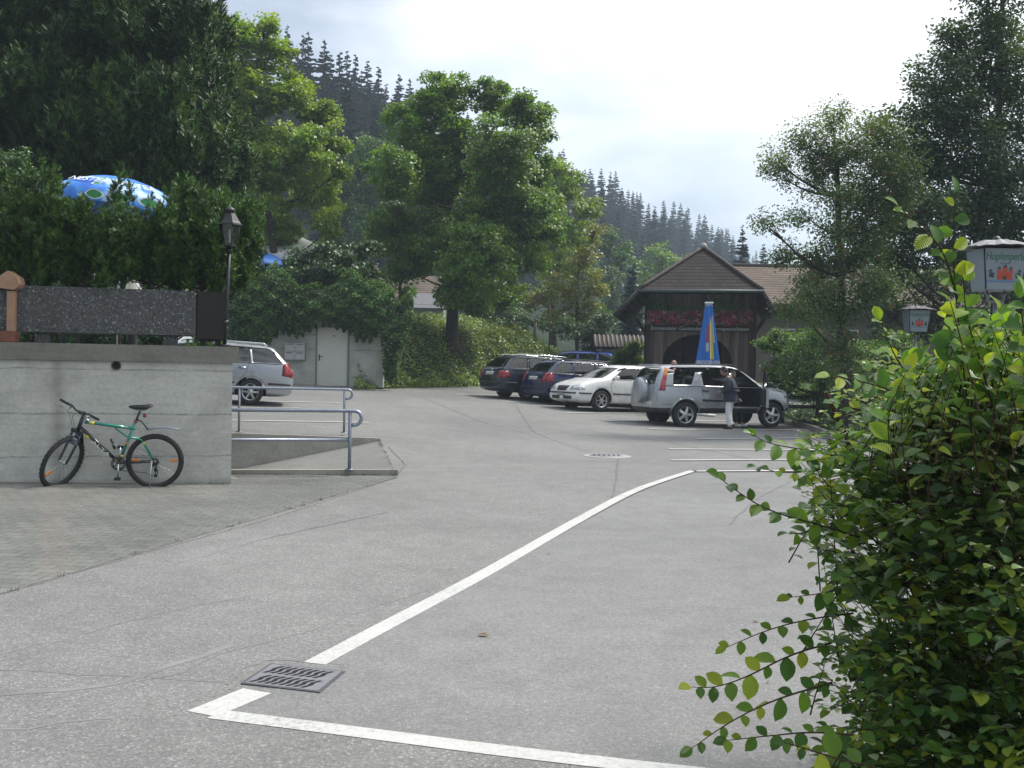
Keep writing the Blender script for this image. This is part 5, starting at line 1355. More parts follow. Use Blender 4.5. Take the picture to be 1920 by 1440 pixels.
def plank_mat(name, a, b_, pw=.16):
    m, nt, out = new_mat(name)
    tc = nt.nodes.new('ShaderNodeTexCoord').outputs['Object']
    mp = nt.nodes.new('ShaderNodeMapping'); mp.inputs['Scale'].default_value = (1, 1, .12); nt.links.new(tc, mp.inputs[0])
    n1 = noise(nt, 6, 6, .7, vec=mp.outputs[0], dist=.4)
    sx = nt.nodes.new('ShaderNodeSeparateXYZ'); nt.links.new(tc, sx.inputs[0])
    dv = nt.nodes.new('ShaderNodeMath'); dv.operation = 'DIVIDE'; dv.inputs[1].default_value = pw; nt.links.new(sx.outputs['X'], dv.inputs[0])
    fl = nt.nodes.new('ShaderNodeMath'); fl.operation = 'FLOOR'; nt.links.new(dv.outputs[0], fl.inputs[0])
    wn = nt.nodes.new('ShaderNodeTexWhiteNoise'); wn.noise_dimensions = '1D'; nt.links.new(fl.outputs[0], wn.inputs['W'])
    frc = nt.nodes.new('ShaderNodeMath'); frc.operation = 'FRACT'; nt.links.new(dv.outputs[0], frc.inputs[0])
    c = ramp(nt, n1, [(.3, a), (.7, b_)])
    c = mix(nt, 1, c, ramp(nt, wn.outputs['Value'], [(0, (.65,) * 3), (1, (1.4, 1.35, 1.3))]), 'MULTIPLY')
    c = mix(nt, 1, c, ramp(nt, frc.outputs[0], [(0, (.2,) * 3), (.07, (1,) * 3), (.95, (1,) * 3), (1, (.2,) * 3)]), 'MULTIPLY')
    principled(nt, out, c, .85, 0, .3, bump=n1, bump_s=.4, bump_d=.02); MATS[name] = m; return m
M_PLANK = plank_mat('weathered_planks', (.060, .047, .040), (.15, .12, .105))
M_DWOOD = plank_mat('dark_beams', (.018, .014, .012), (.045, .036, .03), 1.3)
M_FLW = leaf_mat('geranium_blossom', [(.22, .012, .015), (.30, .02, .03), (.40, .12, .22), (.14, .012, .03), (.55, .38, .45), (.22, .02, .05), (.34, .05, .15)], .2)

def hut():
    Y = 38.0; X0, X1 = at(1208, 700, Y).x, at(1408, 700, Y).x; gz = ground(6, Y)
    t = thing('wooden_hut', 'dark weathered timber hut with tiled half-hipped roof and arched doorway, behind the silver off-roader', 'hut', (X0, Y, gz), -R_(9.5))
    w = X1 - X0; zg = at(1310, 552, Y - .55).z - gz; D = 4.6
    ax0, ax1 = at(1241, 690, Y).x - X0, at(1369, 690, Y).x - X0; ar = (ax1 - ax0) / 2; acx = (ax0 + ax1) / 2; az = at(1305, 628, Y).z - gz; sp = az - ar * .82
    # front wall with a real arched opening
    N_ = 18; arc = [(acx - ar * math.cos(PI * k / N_), sp + (az - sp) * math.sin(PI * k / N_)) for k in range(N_ + 1)]
    b = MB(); th = .16; ztop = zg + .1
    for k in range(N_):
        (xa, za), (xb, zb) = arc[k], arc[k + 1]; b.prism([(xa, za), (xb, zb), (xb, ztop), (xa, ztop)], 0, th, 'y')
    b.box2((0, 0, 0), (ax0, th, ztop)); b.box2((ax1, 0, 0), (w, th, ztop))
    b.build('front_wall', M_PLANK, t)
    b = MB(); b.box2((0.01, th + .003, 0), (.14, D, ztop - .6)); b.box2((w - .14, th + .003, 0), (w - .01, D, ztop - .6)); b.box2((.14, D - .15, 0), (w - .14, D, ztop)); b.build('side_wall', M_PLANK, t)
    b = MB(); b.box2((ax0 - .3, .9, 0), (ax1 + .3, .96, az + .1)); d = b.build('door', M_DWOOD, t)
    for x in (-.02, w - .16):
        b = MB(); b.box2((x, -.06, 0), (x + .18, -.003, ztop)); b.build('corner_post', M_DWOOD, t)
    b = MB(); b.box2((-.25, -.30, zg + .02), (w + .25, .25, zg + .16)); b.build('eave_beam', M_DWOOD, t)
    for s in (-1, 1):
        b = MB(); x = -.02 if s < 0 else w + .02
        b.tube([(x, -.03, zg - 1.3), (x + s * .35, -.03, zg - .75), (x + s * .75, -.03, zg - .58)], .07, 6); b.build('bracket', M_DWOOD, t)
    # roof
    apex = at(1322, 467, Y + 2.0); ap = apex - Vector((X0, Y, gz)); ap.x = w / 2 + .1
    gl, gr = Vector((-.22, -.6, zg + .12)), Vector((w + .22, -.6, zg + .12))
    el, er = at(1155, 592, Y - .35) - Vector((X0, Y, gz)), at(1452, 590, Y - .35) - Vector((X0, Y, gz))
    rb = Vector((ap.x, D + .8, ap.z))
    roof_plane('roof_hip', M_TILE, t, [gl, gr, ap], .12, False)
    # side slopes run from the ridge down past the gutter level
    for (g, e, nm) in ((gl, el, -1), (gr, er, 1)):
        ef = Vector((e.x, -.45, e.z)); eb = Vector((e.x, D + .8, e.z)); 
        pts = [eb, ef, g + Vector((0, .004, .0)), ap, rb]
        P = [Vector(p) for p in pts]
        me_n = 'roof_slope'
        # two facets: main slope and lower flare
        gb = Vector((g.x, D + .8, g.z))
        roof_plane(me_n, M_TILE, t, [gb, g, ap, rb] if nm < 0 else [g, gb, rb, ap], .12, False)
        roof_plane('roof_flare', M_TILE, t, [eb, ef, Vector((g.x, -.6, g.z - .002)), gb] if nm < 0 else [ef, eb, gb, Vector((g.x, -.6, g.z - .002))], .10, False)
        b = MB(); b.tube([ef + Vector((0, -.03, 0)), g + Vector((0, -.05, -.02))], .07, 6); b.build('barge_board', plain('grey_board', (.06, .055, .05), .8), t)
        # ridge caps along the hips
        b = MB(); b.tube([g.lerp(ap, k / 8) + Vector((0, -.02, .04)) for k in range(9)], .065, 7); b.build('hip_tiles', M_TILE if False else plain('ridge_tiles', (.075, .058, .052), .8, var=.3), t)
    b = MB(); b.tube([ap + Vector((0, -.1, .03)), rb + Vector((0, 0, .03))], .10, 8); b.sphere(ap + Vector((0, -.05, .05)), .13, 10, 6); b.build('ridge', plain('ridge_metal', (.30, .29, .28), .5), t)
    b = MB(); b.tube([gl + Vector((-.05, -.07, -.03)), gr + Vector((.05, -.07, -.03))], .055, 8); b.build('gutter', plain('gutter_grey', (.085, .105, .11), .5, .3), t)
    # fascia with lettering
    z0, z1 = at(1310, 623, Y).z - gz, at(1310, 612, Y).z - gz
    b = MB(); b.box2((.12, -.035, z0), (w - .12, -.004, z1 + .02)); sg = b.build('sign_board', plain('black_board', (.012, .013, .016), .6), t)
    text_mesh('lettering', 'Emmentaler Gaststube · Bauernspezialitäten', .18, plain('white_letters', (.55, .56, .56), .6), sg, T(w / 2, -.042, (z0 + z1) / 2 + .01) @ RX(PI / 2), depth=.003, font_shear=.25, width=w * .90)
    # down pipe
    b = MB(); b.tube([(w - .02, -.55, zg + .05), (w + .03, -.16, zg - .35), (w + .03, -.14, .1)], .04, 8); b.build('down_pipe', M_BLK, t)
    # flower box on the front
    fz0, fz1 = at(1310, 611, Y).z - gz, at(1310, 572, Y).z - gz
    ft = thing('flower_box', 'long window box overflowing with red and pink geraniums under the hut gutter', 'flower box', (X0 + .1, Y - .03, gz + fz0 + .12), -R_(9.5))
    L = w - .2
    b = MB(); b.box2((0, -.26, 0), (L, -.005, .20), bev=.01); b.build('box', M_DWOOD, ft)
    n = 2600; P = np.stack([rng.uniform(-.03, L + .03, n), -.13 + rng.normal(size=n) * .12, .18 + np.abs(rng.normal(size=n)) * .26], 1); P[:, 2] += .12 * np.sin(P[:, 0] * 3.3)
    P[:, 2] = np.minimum(P[:, 2], fz1 - fz0 + .1); 
    P[: n // 3, 2] = .16 - rng.random(n // 3) * .28; P[: n // 3, 1] = -.27 - rng.random(n // 3) * .05
    V, Fq = leaf_quads(P, .075 * rng.uniform(.7, 1.3, n), .2, np.tile([0, -1, 0], (n, 1)), .6, aspect=.9); npmesh('foliage', V, Fq, LM_DARK, ft)
    cl = 240; C = np.stack([rng.uniform(.0, L, cl), -.30 - rng.random(cl) * .06, rng.uniform(-.10, .36, cl)], 1)
    P = np.repeat(C, 12, 0) + rng.normal(size=(cl * 12, 3)) * np.array([.04, .03, .035])
    V, Fq = leaf_quads(P, .045, .1, np.tile([0, -1, 0], (len(P), 1)), .8, aspect=.95)
    npmesh('blossom', V, Fq, M_FLW, ft, tone=np.repeat(np.repeat(rng.random(cl), 12), 4) + rng.normal(size=len(V)) * .03)
hut()

# ---------------- tiled building behind the hut (right)
def house_box(name, label, X0, X1, Y, D, gz, eave, ridge, wallm, roofm, over=.5, gable=False):
    t = thing(name, label, 'building', (X0, Y, gz)); w = X1 - X0
    b = MB(); b.box2((0, 0, 0), (w, .2, eave)); b.box2((0, .2, 0), (.2, D, eave)); b.box2((w - .2, .2, 0), (w, D, eave)); b.box2((.2, D - .2, 0), (w - .2, D, eave))
    for x in (0.0, w - .2): b.prism([(0, eave), (D, eave), (D / 2, ridge - .12)], x, x + .2, 'x')
    b.build('wall', wallm, t)
    e0, e1 = -over, w + over
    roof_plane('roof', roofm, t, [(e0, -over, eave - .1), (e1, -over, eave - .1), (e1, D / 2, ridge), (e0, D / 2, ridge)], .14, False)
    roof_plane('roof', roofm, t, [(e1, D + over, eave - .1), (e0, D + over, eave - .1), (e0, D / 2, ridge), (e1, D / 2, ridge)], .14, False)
    b = MB(); b.tube([(e0, D / 2, ridge + .02), (e1, D / 2, ridge + .02)], .11, 8); b.build('ridge_tiles', MATS['ridge_tiles'], t)
    return t
Y = 50; gz = 1.0
x0 = at(1385, 600, Y).x
t = house_box('farm_building', 'large building with a broad brown tiled roof behind the timber hut', x0, x0 + 13, Y, 9, gz, at(1420, 566, Y - .5).z - gz, at(1420, 499, Y + 4.5).z - gz, plain('shaded_plaster', (.13, .11, .09), .85), M_TILE2, 1.0)  # plaster colour darkened to hold the shade under the trees
for k in range(4):
    b = MB(); b.box2((1.5 + k * 2.9, -.03, 1.2), (2.6 + k * 2.9, -.004, 2.5)); f = b.build('window', plain('white_frame', (.5, .5, .48), .5), t)
    b = MB(); b.box2((1.58 + k * 2.9, -.042, 1.28), (2.03 + k * 2.9, -.032, 2.42)); b.box2((2.07 + k * 2.9, -.042, 1.28), (2.52 + k * 2.9, -.032, 2.42)); b.build('pane', plain('dark_glass', (.03, .035, .04), .12), f)
b = MB(); b.box2((.6, -.9, at(1420, 566, Y - .5).z - gz - .30), (13, -.75, at(1420, 566, Y - .5).z - gz - .12)); b.build('gutter', MATS['gutter_grey'], t)
# ---------------- small white shed
Y = 47; gz = ground(4, Y); x0 = at(1128, 660, Y).x; x1 = at(1212, 660, Y).x
t = thing('garden_shed', 'small white rendered shed with a corrugated tile roof left of the timber hut', 'shed', (x0, Y, gz)); w = x1 - x0; ev = at(1160, 651, Y - .3).z - gz; rd = at(1160, 633, Y + .7).z - gz
b = MB(); b.box2((0, 0, 0), (w, .15, ev)); b.box2((0, .15, 0), (.15, 3, ev)); b.box2((w - .15, .15, 0), (w, 3, ev)); b.box2((.15, 2.85, 0), (w - .15, 3, ev)); b.build('wall', plain('white_render', (.52, .52, .49), .85), t)
roof_plane('roof', M_TILE3, t, [(-.35, -.35, ev), (w + .2, -.35, ev), (w + .2, 1.2, rd + .1), (-.2, 1.2, rd + .1)], .1, False)
roof_plane('roof', M_TILE3, t, [(w + .2, 3.3, ev), (-.35, 3.3, ev), (-.2, 1.2, rd + .1), (w + .2, 1.2, rd + .1)], .1, False)
b = MB()
for k in range(int(w / .19) + 3): b.tube([(-.3 + k * .19, -.36, ev + .03), (-.22 + k * .19, 1.18, rd + .12)], .045, 6)
b.build('roof_ribs', M_TILE3 if False else plain('rib_tile', (.13, .11, .10), .8, var=.25), t)
b = MB(); b.box2((w * .45, -.04, 0), (w * .45 + .85, -.004, 1.9)); b.build('door', plain('shed_door', (.10, .08, .06), .7), t)
# ---------------- farmhouse behind the maple
Y = 66; gz = 2.6; x0, x1 = at(700, 600, Y).x, at(838, 600, Y).x
t = thing('farmhouse', 'white-walled farmhouse with grey-brown tiled roofs seen behind the maple trunk', 'house', (x0, Y, gz)); w = x1 - x0
zr, ze, zb = at(760, 516, Y + 3).z - gz, at(760, 560, Y).z - gz, at(800, 605, Y).z - gz
b = MB(); b.box2((0, 0, -1), (w, .25, ze)); b.box2((0, .25, -1), (.25, 7, ze)); b.box2((w - .25, .25, -1), (w, 7, ze)); b.box2((.25, 6.75, -1), (w - .25, 7, ze)); b.build('wall', MATS['white_render'], t)
roof_plane('roof', M_TILE2, t, [(-.8, -.8, ze - .15), (w + .5, -.8, ze - .15), (w - .6, 3.5, zr), (-.3, 3.5, zr)], .15, False)
roof_plane('roof', M_TILE2, t, [(w + .5, 7.8, ze - .15), (-.8, 7.8, ze - .15), (-.3, 3.5, zr), (w - .6, 3.5, zr)], .15, False)
a0 = at(775, 700, Y).x - x0
b = MB(); b.box2((a0, -2.2, -1), (w - .1, -.05, zb + 1.0)); b.build('annex_wall', MATS['white_render'], t)
roof_plane('annex_roof', plain('slate_grey', (.13, .13, .14), .7, var=.25), t, [(a0 - .4, -2.8, zb + .75), (w + .5, -2.8, zb + .75), (w + .2, -.1, zb + 1.75), (a0 - .1, -.1, zb + 1.75)], .12, False)
b = MB(); b.box2((a0 + .7, -2.24, .2), (a0 + 1.2, -2.205, 1.0)); f = b.build('window', plain('green_shutter', (.05, .10, .07), .6), t)
b = MB(); b.box2((a0 + .78, -2.252, .28), (a0 + 1.12, -2.242, .92)); b.build('pane', MATS['dark_glass'] if 'dark_glass' in MATS else M_BLK, f)

# ---------------- marquee and parasols
M_CANVAS = plain('white_canvas', (.80, .80, .77), .8, var=.04)
M_BLUE = plain('parasol_blue', (.035, .16, .55), .6, var=.08); M_POLE = plain('white_pole', (.6, .6, .58), .4)
def marquee():
    Y = 45; c = at(555, 500, Y); gz = 3.1
    t = thing('marquee', 'white pavilion tent behind the dark bush, above the service building', 'tent', (c.x, Y, gz))
    ap = at(540, 440, Y).z - gz; ev = at(590, 488, Y).z - gz; h = 2.2
    b = MB(); cs = [(-h, -h, ev), (h, -h, ev), (h, h, ev), (-h, h, ev)]
    b.add(cs + [(0, 0, ap)] + [(x * 1.0, y * 1.0, z - .28) for x, y, z in cs], [(0, 1, 4), (1, 2, 4), (2, 3, 4), (3, 0, 4), (0, 5, 6, 1), (1, 6, 7, 2), (2, 7, 8, 3), (3, 8, 5, 0)]); b.build('canopy', M_CANVAS, t)
    for x, y, z in cs: b = MB(); b.tube([(x * .96, y * .96, -.5), (x * .96, y * .96, ev)], .04, 8); b.build('leg', M_POLE, t)
    b = MB(); b.box2((-h * .9, h * .9, -.2), (h * .9, h * .92, ev - .3)); b.build('side_panel', M_CANVAS, t)
marquee()
def parasol(name, label, base, apexz, R, val, tilt, leafs=True, n=8, sag=.36, yaw=0.3, letters=None):
    t = thing(name, label, 'parasol', base, 0)
    h = apexz - base[2]
    b = MB(); b.tube([(0, 0, 0), (0, 0, h)], .022, 10); b.tube([(0, 0, 0), (0, 0, .05)], .22, 16); b.build('pole', M_POLE, t)
    Mt = T(0, 0, h) @ RY(tilt) @ RZ(yaw)
    # panels: arched between ribs
    b = MB(); rings = 7; V = []
    for i in range(rings + 1):
        u = i / rings; r = R * u
        for j in range(n * 4):
            a = 2 * PI * j / (n * 4); fl = abs(math.cos(a * n / 2)); rr = r * (1 - .045 * (1 - fl))
            z = -sag * u ** 1.9 - .03 * u * (1 - fl) * 0 - .025 * u * (1 - fl)
            V.append((rr * math.cos(a), rr * math.sin(a), z))
    m = n * 4
    for j in range(m):
        a = 2 * PI * j / m; x, y, z = V[rings * m + j]; V.append((x * 1.01, y * 1.01, z - val))
    F_ = [(i * m + j, i * m + (j + 1) % m, (i + 1) * m + (j + 1) % m, (i + 1) * m + j) for i in range(rings + 1) for j in range(m)]
    b.add(V, F_, Mt, True); b.build('canopy', leafs, t)
    for j in range(n):
        a = 2 * PI * j / n; b = MB(); b.tube([Mt @ Vector((0, 0, -.03)), Mt @ Vector((R * .5 * math.cos(a), R * .5 * math.sin(a), -sag * .3 - .03)), Mt @ Vector((R * .98 * math.cos(a), R * .98 * math.sin(a), -sag - .02))], .006, 4); b.build('rib', M_POLE, t)
    return t, Mt
def printed_canvas():
    """blue cloth with white-edged green leaves and lemon shapes printed on it"""
    m, nt, out = new_mat('printed_blue_cloth'); tc = nt.nodes.new('ShaderNodeTexCoord').outputs['Object']
    vo = nt.nodes.new('ShaderNodeTexVoronoi'); vo.inputs['Scale'].default_value = 2.9; mp = nt.nodes.new('ShaderNodeMapping'); mp.inputs['Scale'].default_value = (1, 1, 1.6); nt.links.new(tc, mp.inputs[0]); nt.links.new(mp.outputs[0], vo.inputs['Vector'])
    sp = nt.nodes.new('ShaderNodeSeparateColor'); nt.links.new(vo.outputs['Color'], sp.inputs[0])
    f = noise(nt, 2.5, 3, .5)
    blue = ramp(nt, f, [(.35, (.03, .13, .50)), (.52, (.07, .26, .70)), (.62, (.45, .62, .85))])
    d = ramp(nt, vo.outputs['Distance'], [(.0, (.02, .20, .06)), (.20, (.03, .26, .07)), (.215, (.7, .75, .75)), (.25, (.7, .75, .75)), (.26, (0, 0, 0))])
    msk = ramp(nt, vo.outputs['Distance'], [(.25, (1, 1, 1)), (.26, (0, 0, 0))]); sel = ramp(nt, sp.outputs[0], [(.38, (0, 0, 0)), (.39, (1, 1, 1))])
    c = mix(nt, mix(nt, 1, msk, sel, 'MULTIPLY'), blue, d)
    p = principled(nt, out, c, .6, 0, .3); return m
Y = 17.2; c = at(224, 400, Y)
pr, Mt = parasol('parasol', 'open blue parasol printed with green leaves, half hidden by the mountain pines', (c.x, Y, TZ), at(218, 332, Y).z, 1.08, .17, R_(6), leafs=printed_canvas(), sag=.34)
ltm = plain('white_print', (.75, .77, .8), .6)
def on_canopy(s, size, ang, u, width, tilt_):
    # lettering laid on the canopy facing the viewer at angle ang
    R = 1.04 * u; z = -.34 * u ** 1.9 + .022
    sl = math.atan2(.34 * 1.9 * u ** .9, 1.04)
    M = T(0, 0, at(215, 332, 17.2).z - TZ) @ RY(R_(6)) @ RZ(ang) @ T(0, -R, z) @ RX(sl)
    text_mesh('lettering', s, size, ltm, pr, M, depth=.002, width=width)
on_canopy('NESTEA', .24, R_(-12), .76, .62, 0)
on_canopy('NESTEA', .24, R_(38), .76, .62, 0)
def leaf_prints():
    hz = at(215, 332, 17.2).z - TZ
    for ang, w in ((-62, 1), (-34, 1), (4, .9), (22, 1.1), (44, 1.1), (68, 1)):
        for sc_, mt_, off in ((1.0, 'white_print', .018), (.80, 'print_green', .024)):
            b = MB(); k = 14; P2 = []
            for i in range(k):
                t_ = 2 * PI * i / k; x = .15 * w * sc_ * math.cos(t_); y = .075 * sc_ * math.sin(t_) * (1 - .35 * abs(math.cos(t_)) ** 3)
                a_ = R_(ang) + x / 1.09; rr_ = 1.115 + off; P2.append(tuple(RY(R_(6)) @ Vector((rr_ * math.sin(a_), -rr_ * math.cos(a_), -.43 + y))))
            M_ = T(0, 0, hz); b.add([tuple(M_ @ Vector(p_)) for p_ in P2], [tuple(range(k))])
            b.build('leaf_print', MATS.get(mt_) or plain(mt_, (.03, .24, .07), .6), pr, recalc=False)
leaf_prints()
Y = 42.0; c = at(478, 500, Y)
parasol('parasol', 'plain blue parasol partly hidden behind the ivy and the lantern', (c.x, Y, 3.1), at(478, 468, Y).z, 1.45, .25, R_(4), leafs=M_BLUE, sag=.5)

# closed parasol beside the hut
def closed_parasol():
    Y = 34.5; c = at(1327, 690, Y); gz = ground(c.x, Y); top = at(1330, 569, Y).z; bot = at(1327, 683, Y).z - .05
    t = thing('closed_parasol', 'large folded blue parasol with yellow and red print standing before the hut', 'parasol', (c.x, Y, gz))
    h0, h1 = bot - gz, top - gz; n = 16
    b = MB(); b.tube([(0, 0, 0), (0, 0, h1 - .05)], .03, 10); b.tube([(0, 0, 0), (0, 0, .06)], .28, 16); b.build('pole', M_POLE, t)
    rows = 9
    def ringp(u, j):
        r = .11 + .29 * u ** 1.05; a = 2 * PI * j / n; r *= (1.0 if j % 2 == 0 else .68 + .1 * math.sin(j * 7)); return (r * math.cos(a), r * math.sin(a), h1 - (h1 - h0) * u)
    m, nt, out = new_mat('folded_print'); tc = nt.nodes.new('ShaderNodeTexCoord').outputs['Object']; sx = nt.nodes.new('ShaderNodeSeparateXYZ'); nt.links.new(tc, sx.inputs[0])
    zc = nt.nodes.new('ShaderNodeMapRange'); zc.inputs['From Min'].default_value = h0; zc.inputs['From Max'].default_value = h1; nt.links.new(sx.outputs['Z'], zc.inputs['Value'])
    xr = nt.nodes.new('ShaderNodeMath'); xr.operation = 'DIVIDE'; rr = nt.nodes.new('ShaderNodeMath'); rr.operation = 'MULTIPLY_ADD'; rr.inputs[1].default_value = -.29; rr.inputs[2].default_value = .40
    nt.links.new(zc.outputs[0], rr.inputs[0]); nt.links.new(sx.outputs['X'], xr.inputs[0]); nt.links.new(rr.outputs[0], xr.inputs[1])
    fx = nt.nodes.new('ShaderNodeMath'); fx.operation = 'MULTIPLY_ADD'; fx.inputs[1].default_value = .5; fx.inputs[2].default_value = .5; nt.links.new(xr.outputs[0], fx.inputs[0])
    K = (0, 0, 0); Wt = (1, 1, 1)
    yel = ramp(nt, fx.outputs[0], [(.51, K), (.52, Wt), (.69, Wt), (.70, K)]); yz = ramp(nt, zc.outputs[0], [(.10, K), (.11, Wt), (.68, Wt), (.80, K)])
    red = ramp(nt, fx.outputs[0], [(.32, K), (.33, Wt), (.45, Wt), (.46, K)]); rz_ = ramp(nt, zc.outputs[0], [(.37, K), (.38, Wt), (.64, Wt), (.66, K)])
    gry = ramp(nt, zc.outputs[0], [(.22, K), (.24, Wt), (.36, Wt), (.37, K)]); wht = ramp(nt, fx.outputs[0], [(.72, K), (.73, Wt), (.78, Wt), (.80, K)]); wz = ramp(nt, zc.outputs[0], [(.36, K), (.38, Wt), (.8, Wt), (.82, K)])
    band = ramp(nt, zc.outputs[0], [(.085, Wt), (.09, K), (.955, K), (.96, Wt)])
    col = mix(nt, noise(nt, 6, 2), (.02, .12, .45), (.035, .20, .62))
    nb = noise(nt, 30, 3, .8)
    col = mix(nt, mix(nt, 1, yel, yz, 'MULTIPLY'), col, (.62, .55, .06)); col = mix(nt, mix(nt, 1, red, rz_, 'MULTIPLY'), col, (.42, .05, .05)); col = mix(nt, mix(nt, 1, red, gry, 'MULTIPLY'), col, (.45, .48, .52))
    col = mix(nt, mix(nt, 1, wht, wz, 'MULTIPLY'), col, (.45, .50, .68)); col = mix(nt, band, col, ramp(nt, nb, [(.45, (.08, .15, .4)), (.55, (.55, .58, .65))]))
    principled(nt, out, col, .6, 0, .3)
    b = MB(); V = [ringp(i / rows, j) for i in range(rows + 1) for j in range(n)]
    b.add(V, [(i * n + j, i * n + (j + 1) % n, (i + 1) * n + (j + 1) % n, (i + 1) * n + j) for i in range(rows) for j in range(n)] + [tuple(range(n))], None, False); b.build('canopy', m, t)
    b = MB()
    for j in range(0, n, 2): b.sphere(ringp(0, j)[:2] + (h1 + .02,), .028, 8, 5)
    b.build('rib_tips', M_CANVAS, t)
closed_parasol()

# ---------------- lantern-shaped signs
def lantern_sign(label, cpx, toppy, botpy, wpx, roofpx, Y, twopost=True):
    c = at(cpx, (toppy + botpy) / 2, Y); gz = 0.1; z1 = at(cpx, toppy, Y).z; z0 = at(cpx, botpy, Y).z; w1 = wpx * Y / FPX / 2; w0 = w1 * .80; rw_ = roofpx * Y / FPX / 2
    t = thing('lantern_sign', label, 'sign', (c.x, Y, gz)); z0 -= gz; z1 -= gz; s = 2 * w1
    b = MB(); b.add([(-w0, -w0, z0), (w0, -w0, z0), (w0, w0, z0), (-w0, w0, z0), (-w1, -w1, z1), (w1, -w1, z1), (w1, w1, z1), (-w1, w1, z1)], [(0, 3, 2, 1), (4, 5, 6, 7), (0, 1, 5, 4), (1, 2, 6, 5), (2, 3, 7, 6), (3, 0, 4, 7)])
    body = b.build('panel', plain('sign_white', (.21, .25, .285), .45, var=.05), t)
    for a, c2 in ((0, 4), (1, 5), (2, 6), (3, 7)):
        b = MB(); q = [(-w0, -w0, z0), (w0, -w0, z0), (w0, w0, z0), (-w0, w0, z0), (-w1, -w1, z1), (w1, -w1, z1), (w1, w1, z1), (-w1, w1, z1)]; b.tube([q[a], q[c2]], s * .018, 6); b.build('corner_strip', M_BLK, t)
    b = MB(); zr = z1 + rw_ * .34; nn = 8; e = rw_
    ring = []
    for k in range(4):
        for m_ in range(nn):
            u = m_ / nn; p = [(-e, -e), (e, -e), (e, e), (-e, e), (-e, -e)]; x = p[k][0] + (p[k + 1][0] - p[k][0]) * u; y = p[k][1] + (p[k + 1][1] - p[k][1]) * u
            ring.append((x, y, z1 + .02 * s + .05 * s * math.sin(u * PI) + (.018 * s if m_ % 2 else 0)))
    k = len(ring); b.add(ring + [(x * .45, y * .45, z + (zr - z1) * .62) for x, y, z in ring] + [(0, 0, zr)], [(i, (i + 1) % k, k + (i + 1) % k, k + i) for i in range(k)] + [(k + i, k + (i + 1) % k, 2 * k) for i in range(k)] + [tuple(range(k - 1, -1, -1))])
    b.build('roof', plain('zinc_roof', (.18, .178, .20), .45, .3), t)
    b = MB(); b.lathe([(.10 * s, zr - .06 * s), (.11 * s, zr), (.06 * s, zr + .07 * s), (.001, zr + .10 * s)], 12); b.build('finial', M_BLK, t)
    b = MB(); zz0 = z0 - .25 * s
    for x in (-.16 * s, .16 * s): b.tube([(x * 1.3, 0, z0 - .005), (x, 0, zz0)], .035 * s, 8)
    b.tube([(0, 0, 0), (0, 0, zz0)], .05 * s, 10); b.tube([(-.17 * s, 0, zz0), (.17 * s, 0, zz0)], .04 * s, 8); b.build('post', plain('grey_steel', (.2, .2, .22), .4, .5), t)
    tilt = math.atan2(w1 - w0, z1 - z0)
    def face(u, v): # u -1..1, v 0..1 height
        return T(0, 0, 0), (lambda: None)
    hh = z1 - z0
    def onface(x, v): return T(x, -(w0 + (w1 - w0) * v) - .004 * s, z0 + hh * v) @ RX(PI / 2 + tilt)
    text_mesh('lettering', 'Hopfenperle', .26 * s, plain('sign_green', (.03, .13, .06), .5), body, onface(0, .80), depth=.002, font_shear=.1, width=s * .88)
    text_mesh('small_lettering', 'Spezial', .08 * s, plain('sign_grey', (.2, .22, .25), .5), body, onface(0, .64), depth=.002, width=s * .22)
    # emblem: red towered gate between dark hop leaves
    def patch(poly, mat, v0=0, nm='emblem'):
        b = MB(); b.add([onface(x * s, 0) @ Vector((0, 0, 0)) for x, y in poly], [tuple(range(len(poly)))])
        b = MB(); b.add([tuple((onface(x * s, y) @ Vector((0, 0, .003 * s)))) for x, y in poly], [tuple(range(len(poly)))]); return b
    red = plain('emblem_red', (.42, .06, .03), .5); b = MB()
    for poly in ([(-.17, .24), (.17, .24), (.17, .42), (-.17, .42)], [(-.17, .42), (-.09, .42), (-.09, .50), (-.17, .50)], [(.09, .42), (.17, .42), (.17, .50), (.09, .50)], [(-.05, .42), (.05, .42), (.05, .54), (-.05, .54)]):
        b.add([tuple(onface(x * s, y) @ Vector((0, 0, .004 * s))) for x, y in poly], [(0, 1, 2, 3)])
    b.build('emblem', red, body, recalc=False)
    b = MB()
    for poly in ([(-.17, .50), (-.09, .50), (-.13, .57)], [(.09, .50), (.17, .50), (.13, .57)], [(-.05, .54), (.05, .54), (0, .61)], [(-.04, .24), (.04, .24), (.04, .33), (-.04, .33)], [(-.36, .30), (-.24, .28), (-.24, .40), (-.34, .42)], [(.24, .28), (.36, .30), (.34, .42), (.24, .40)], [(-.38, .42), (-.28, .44), (-.32, .5)], [(.28, .44), (.38, .42), (.32, .5)]):
        b.add([tuple(onface(x * s, y) @ Vector((0, 0, .006 * s))) for x, y in poly], [tuple(range(len(poly)))])
    b.build('emblem_trim', plain('emblem_dark', (.03, .05, .05), .5), body, recalc=False)
    b = MB(); b.add([tuple(onface(x * s, y) @ Vector((0, 0, .0045 * s))) for x, y in [(-.41, .185), (.41, .185), (.41, .215), (-.41, .215)]], [(0, 1, 2, 3)]); b.build('stripe', plain('sign_blue', (.08, .18, .35), .5), body, recalc=False)
lantern_sign('larger lantern-shaped white sign with green lettering and small scalloped roof, upper of the two', 1868, 470, 545, 82, 116, 14.0)
lantern_sign('smaller lantern-shaped white sign with a red emblem, farther off and lower than its twin', 1717, 583, 622, 40, 58, 26.0)

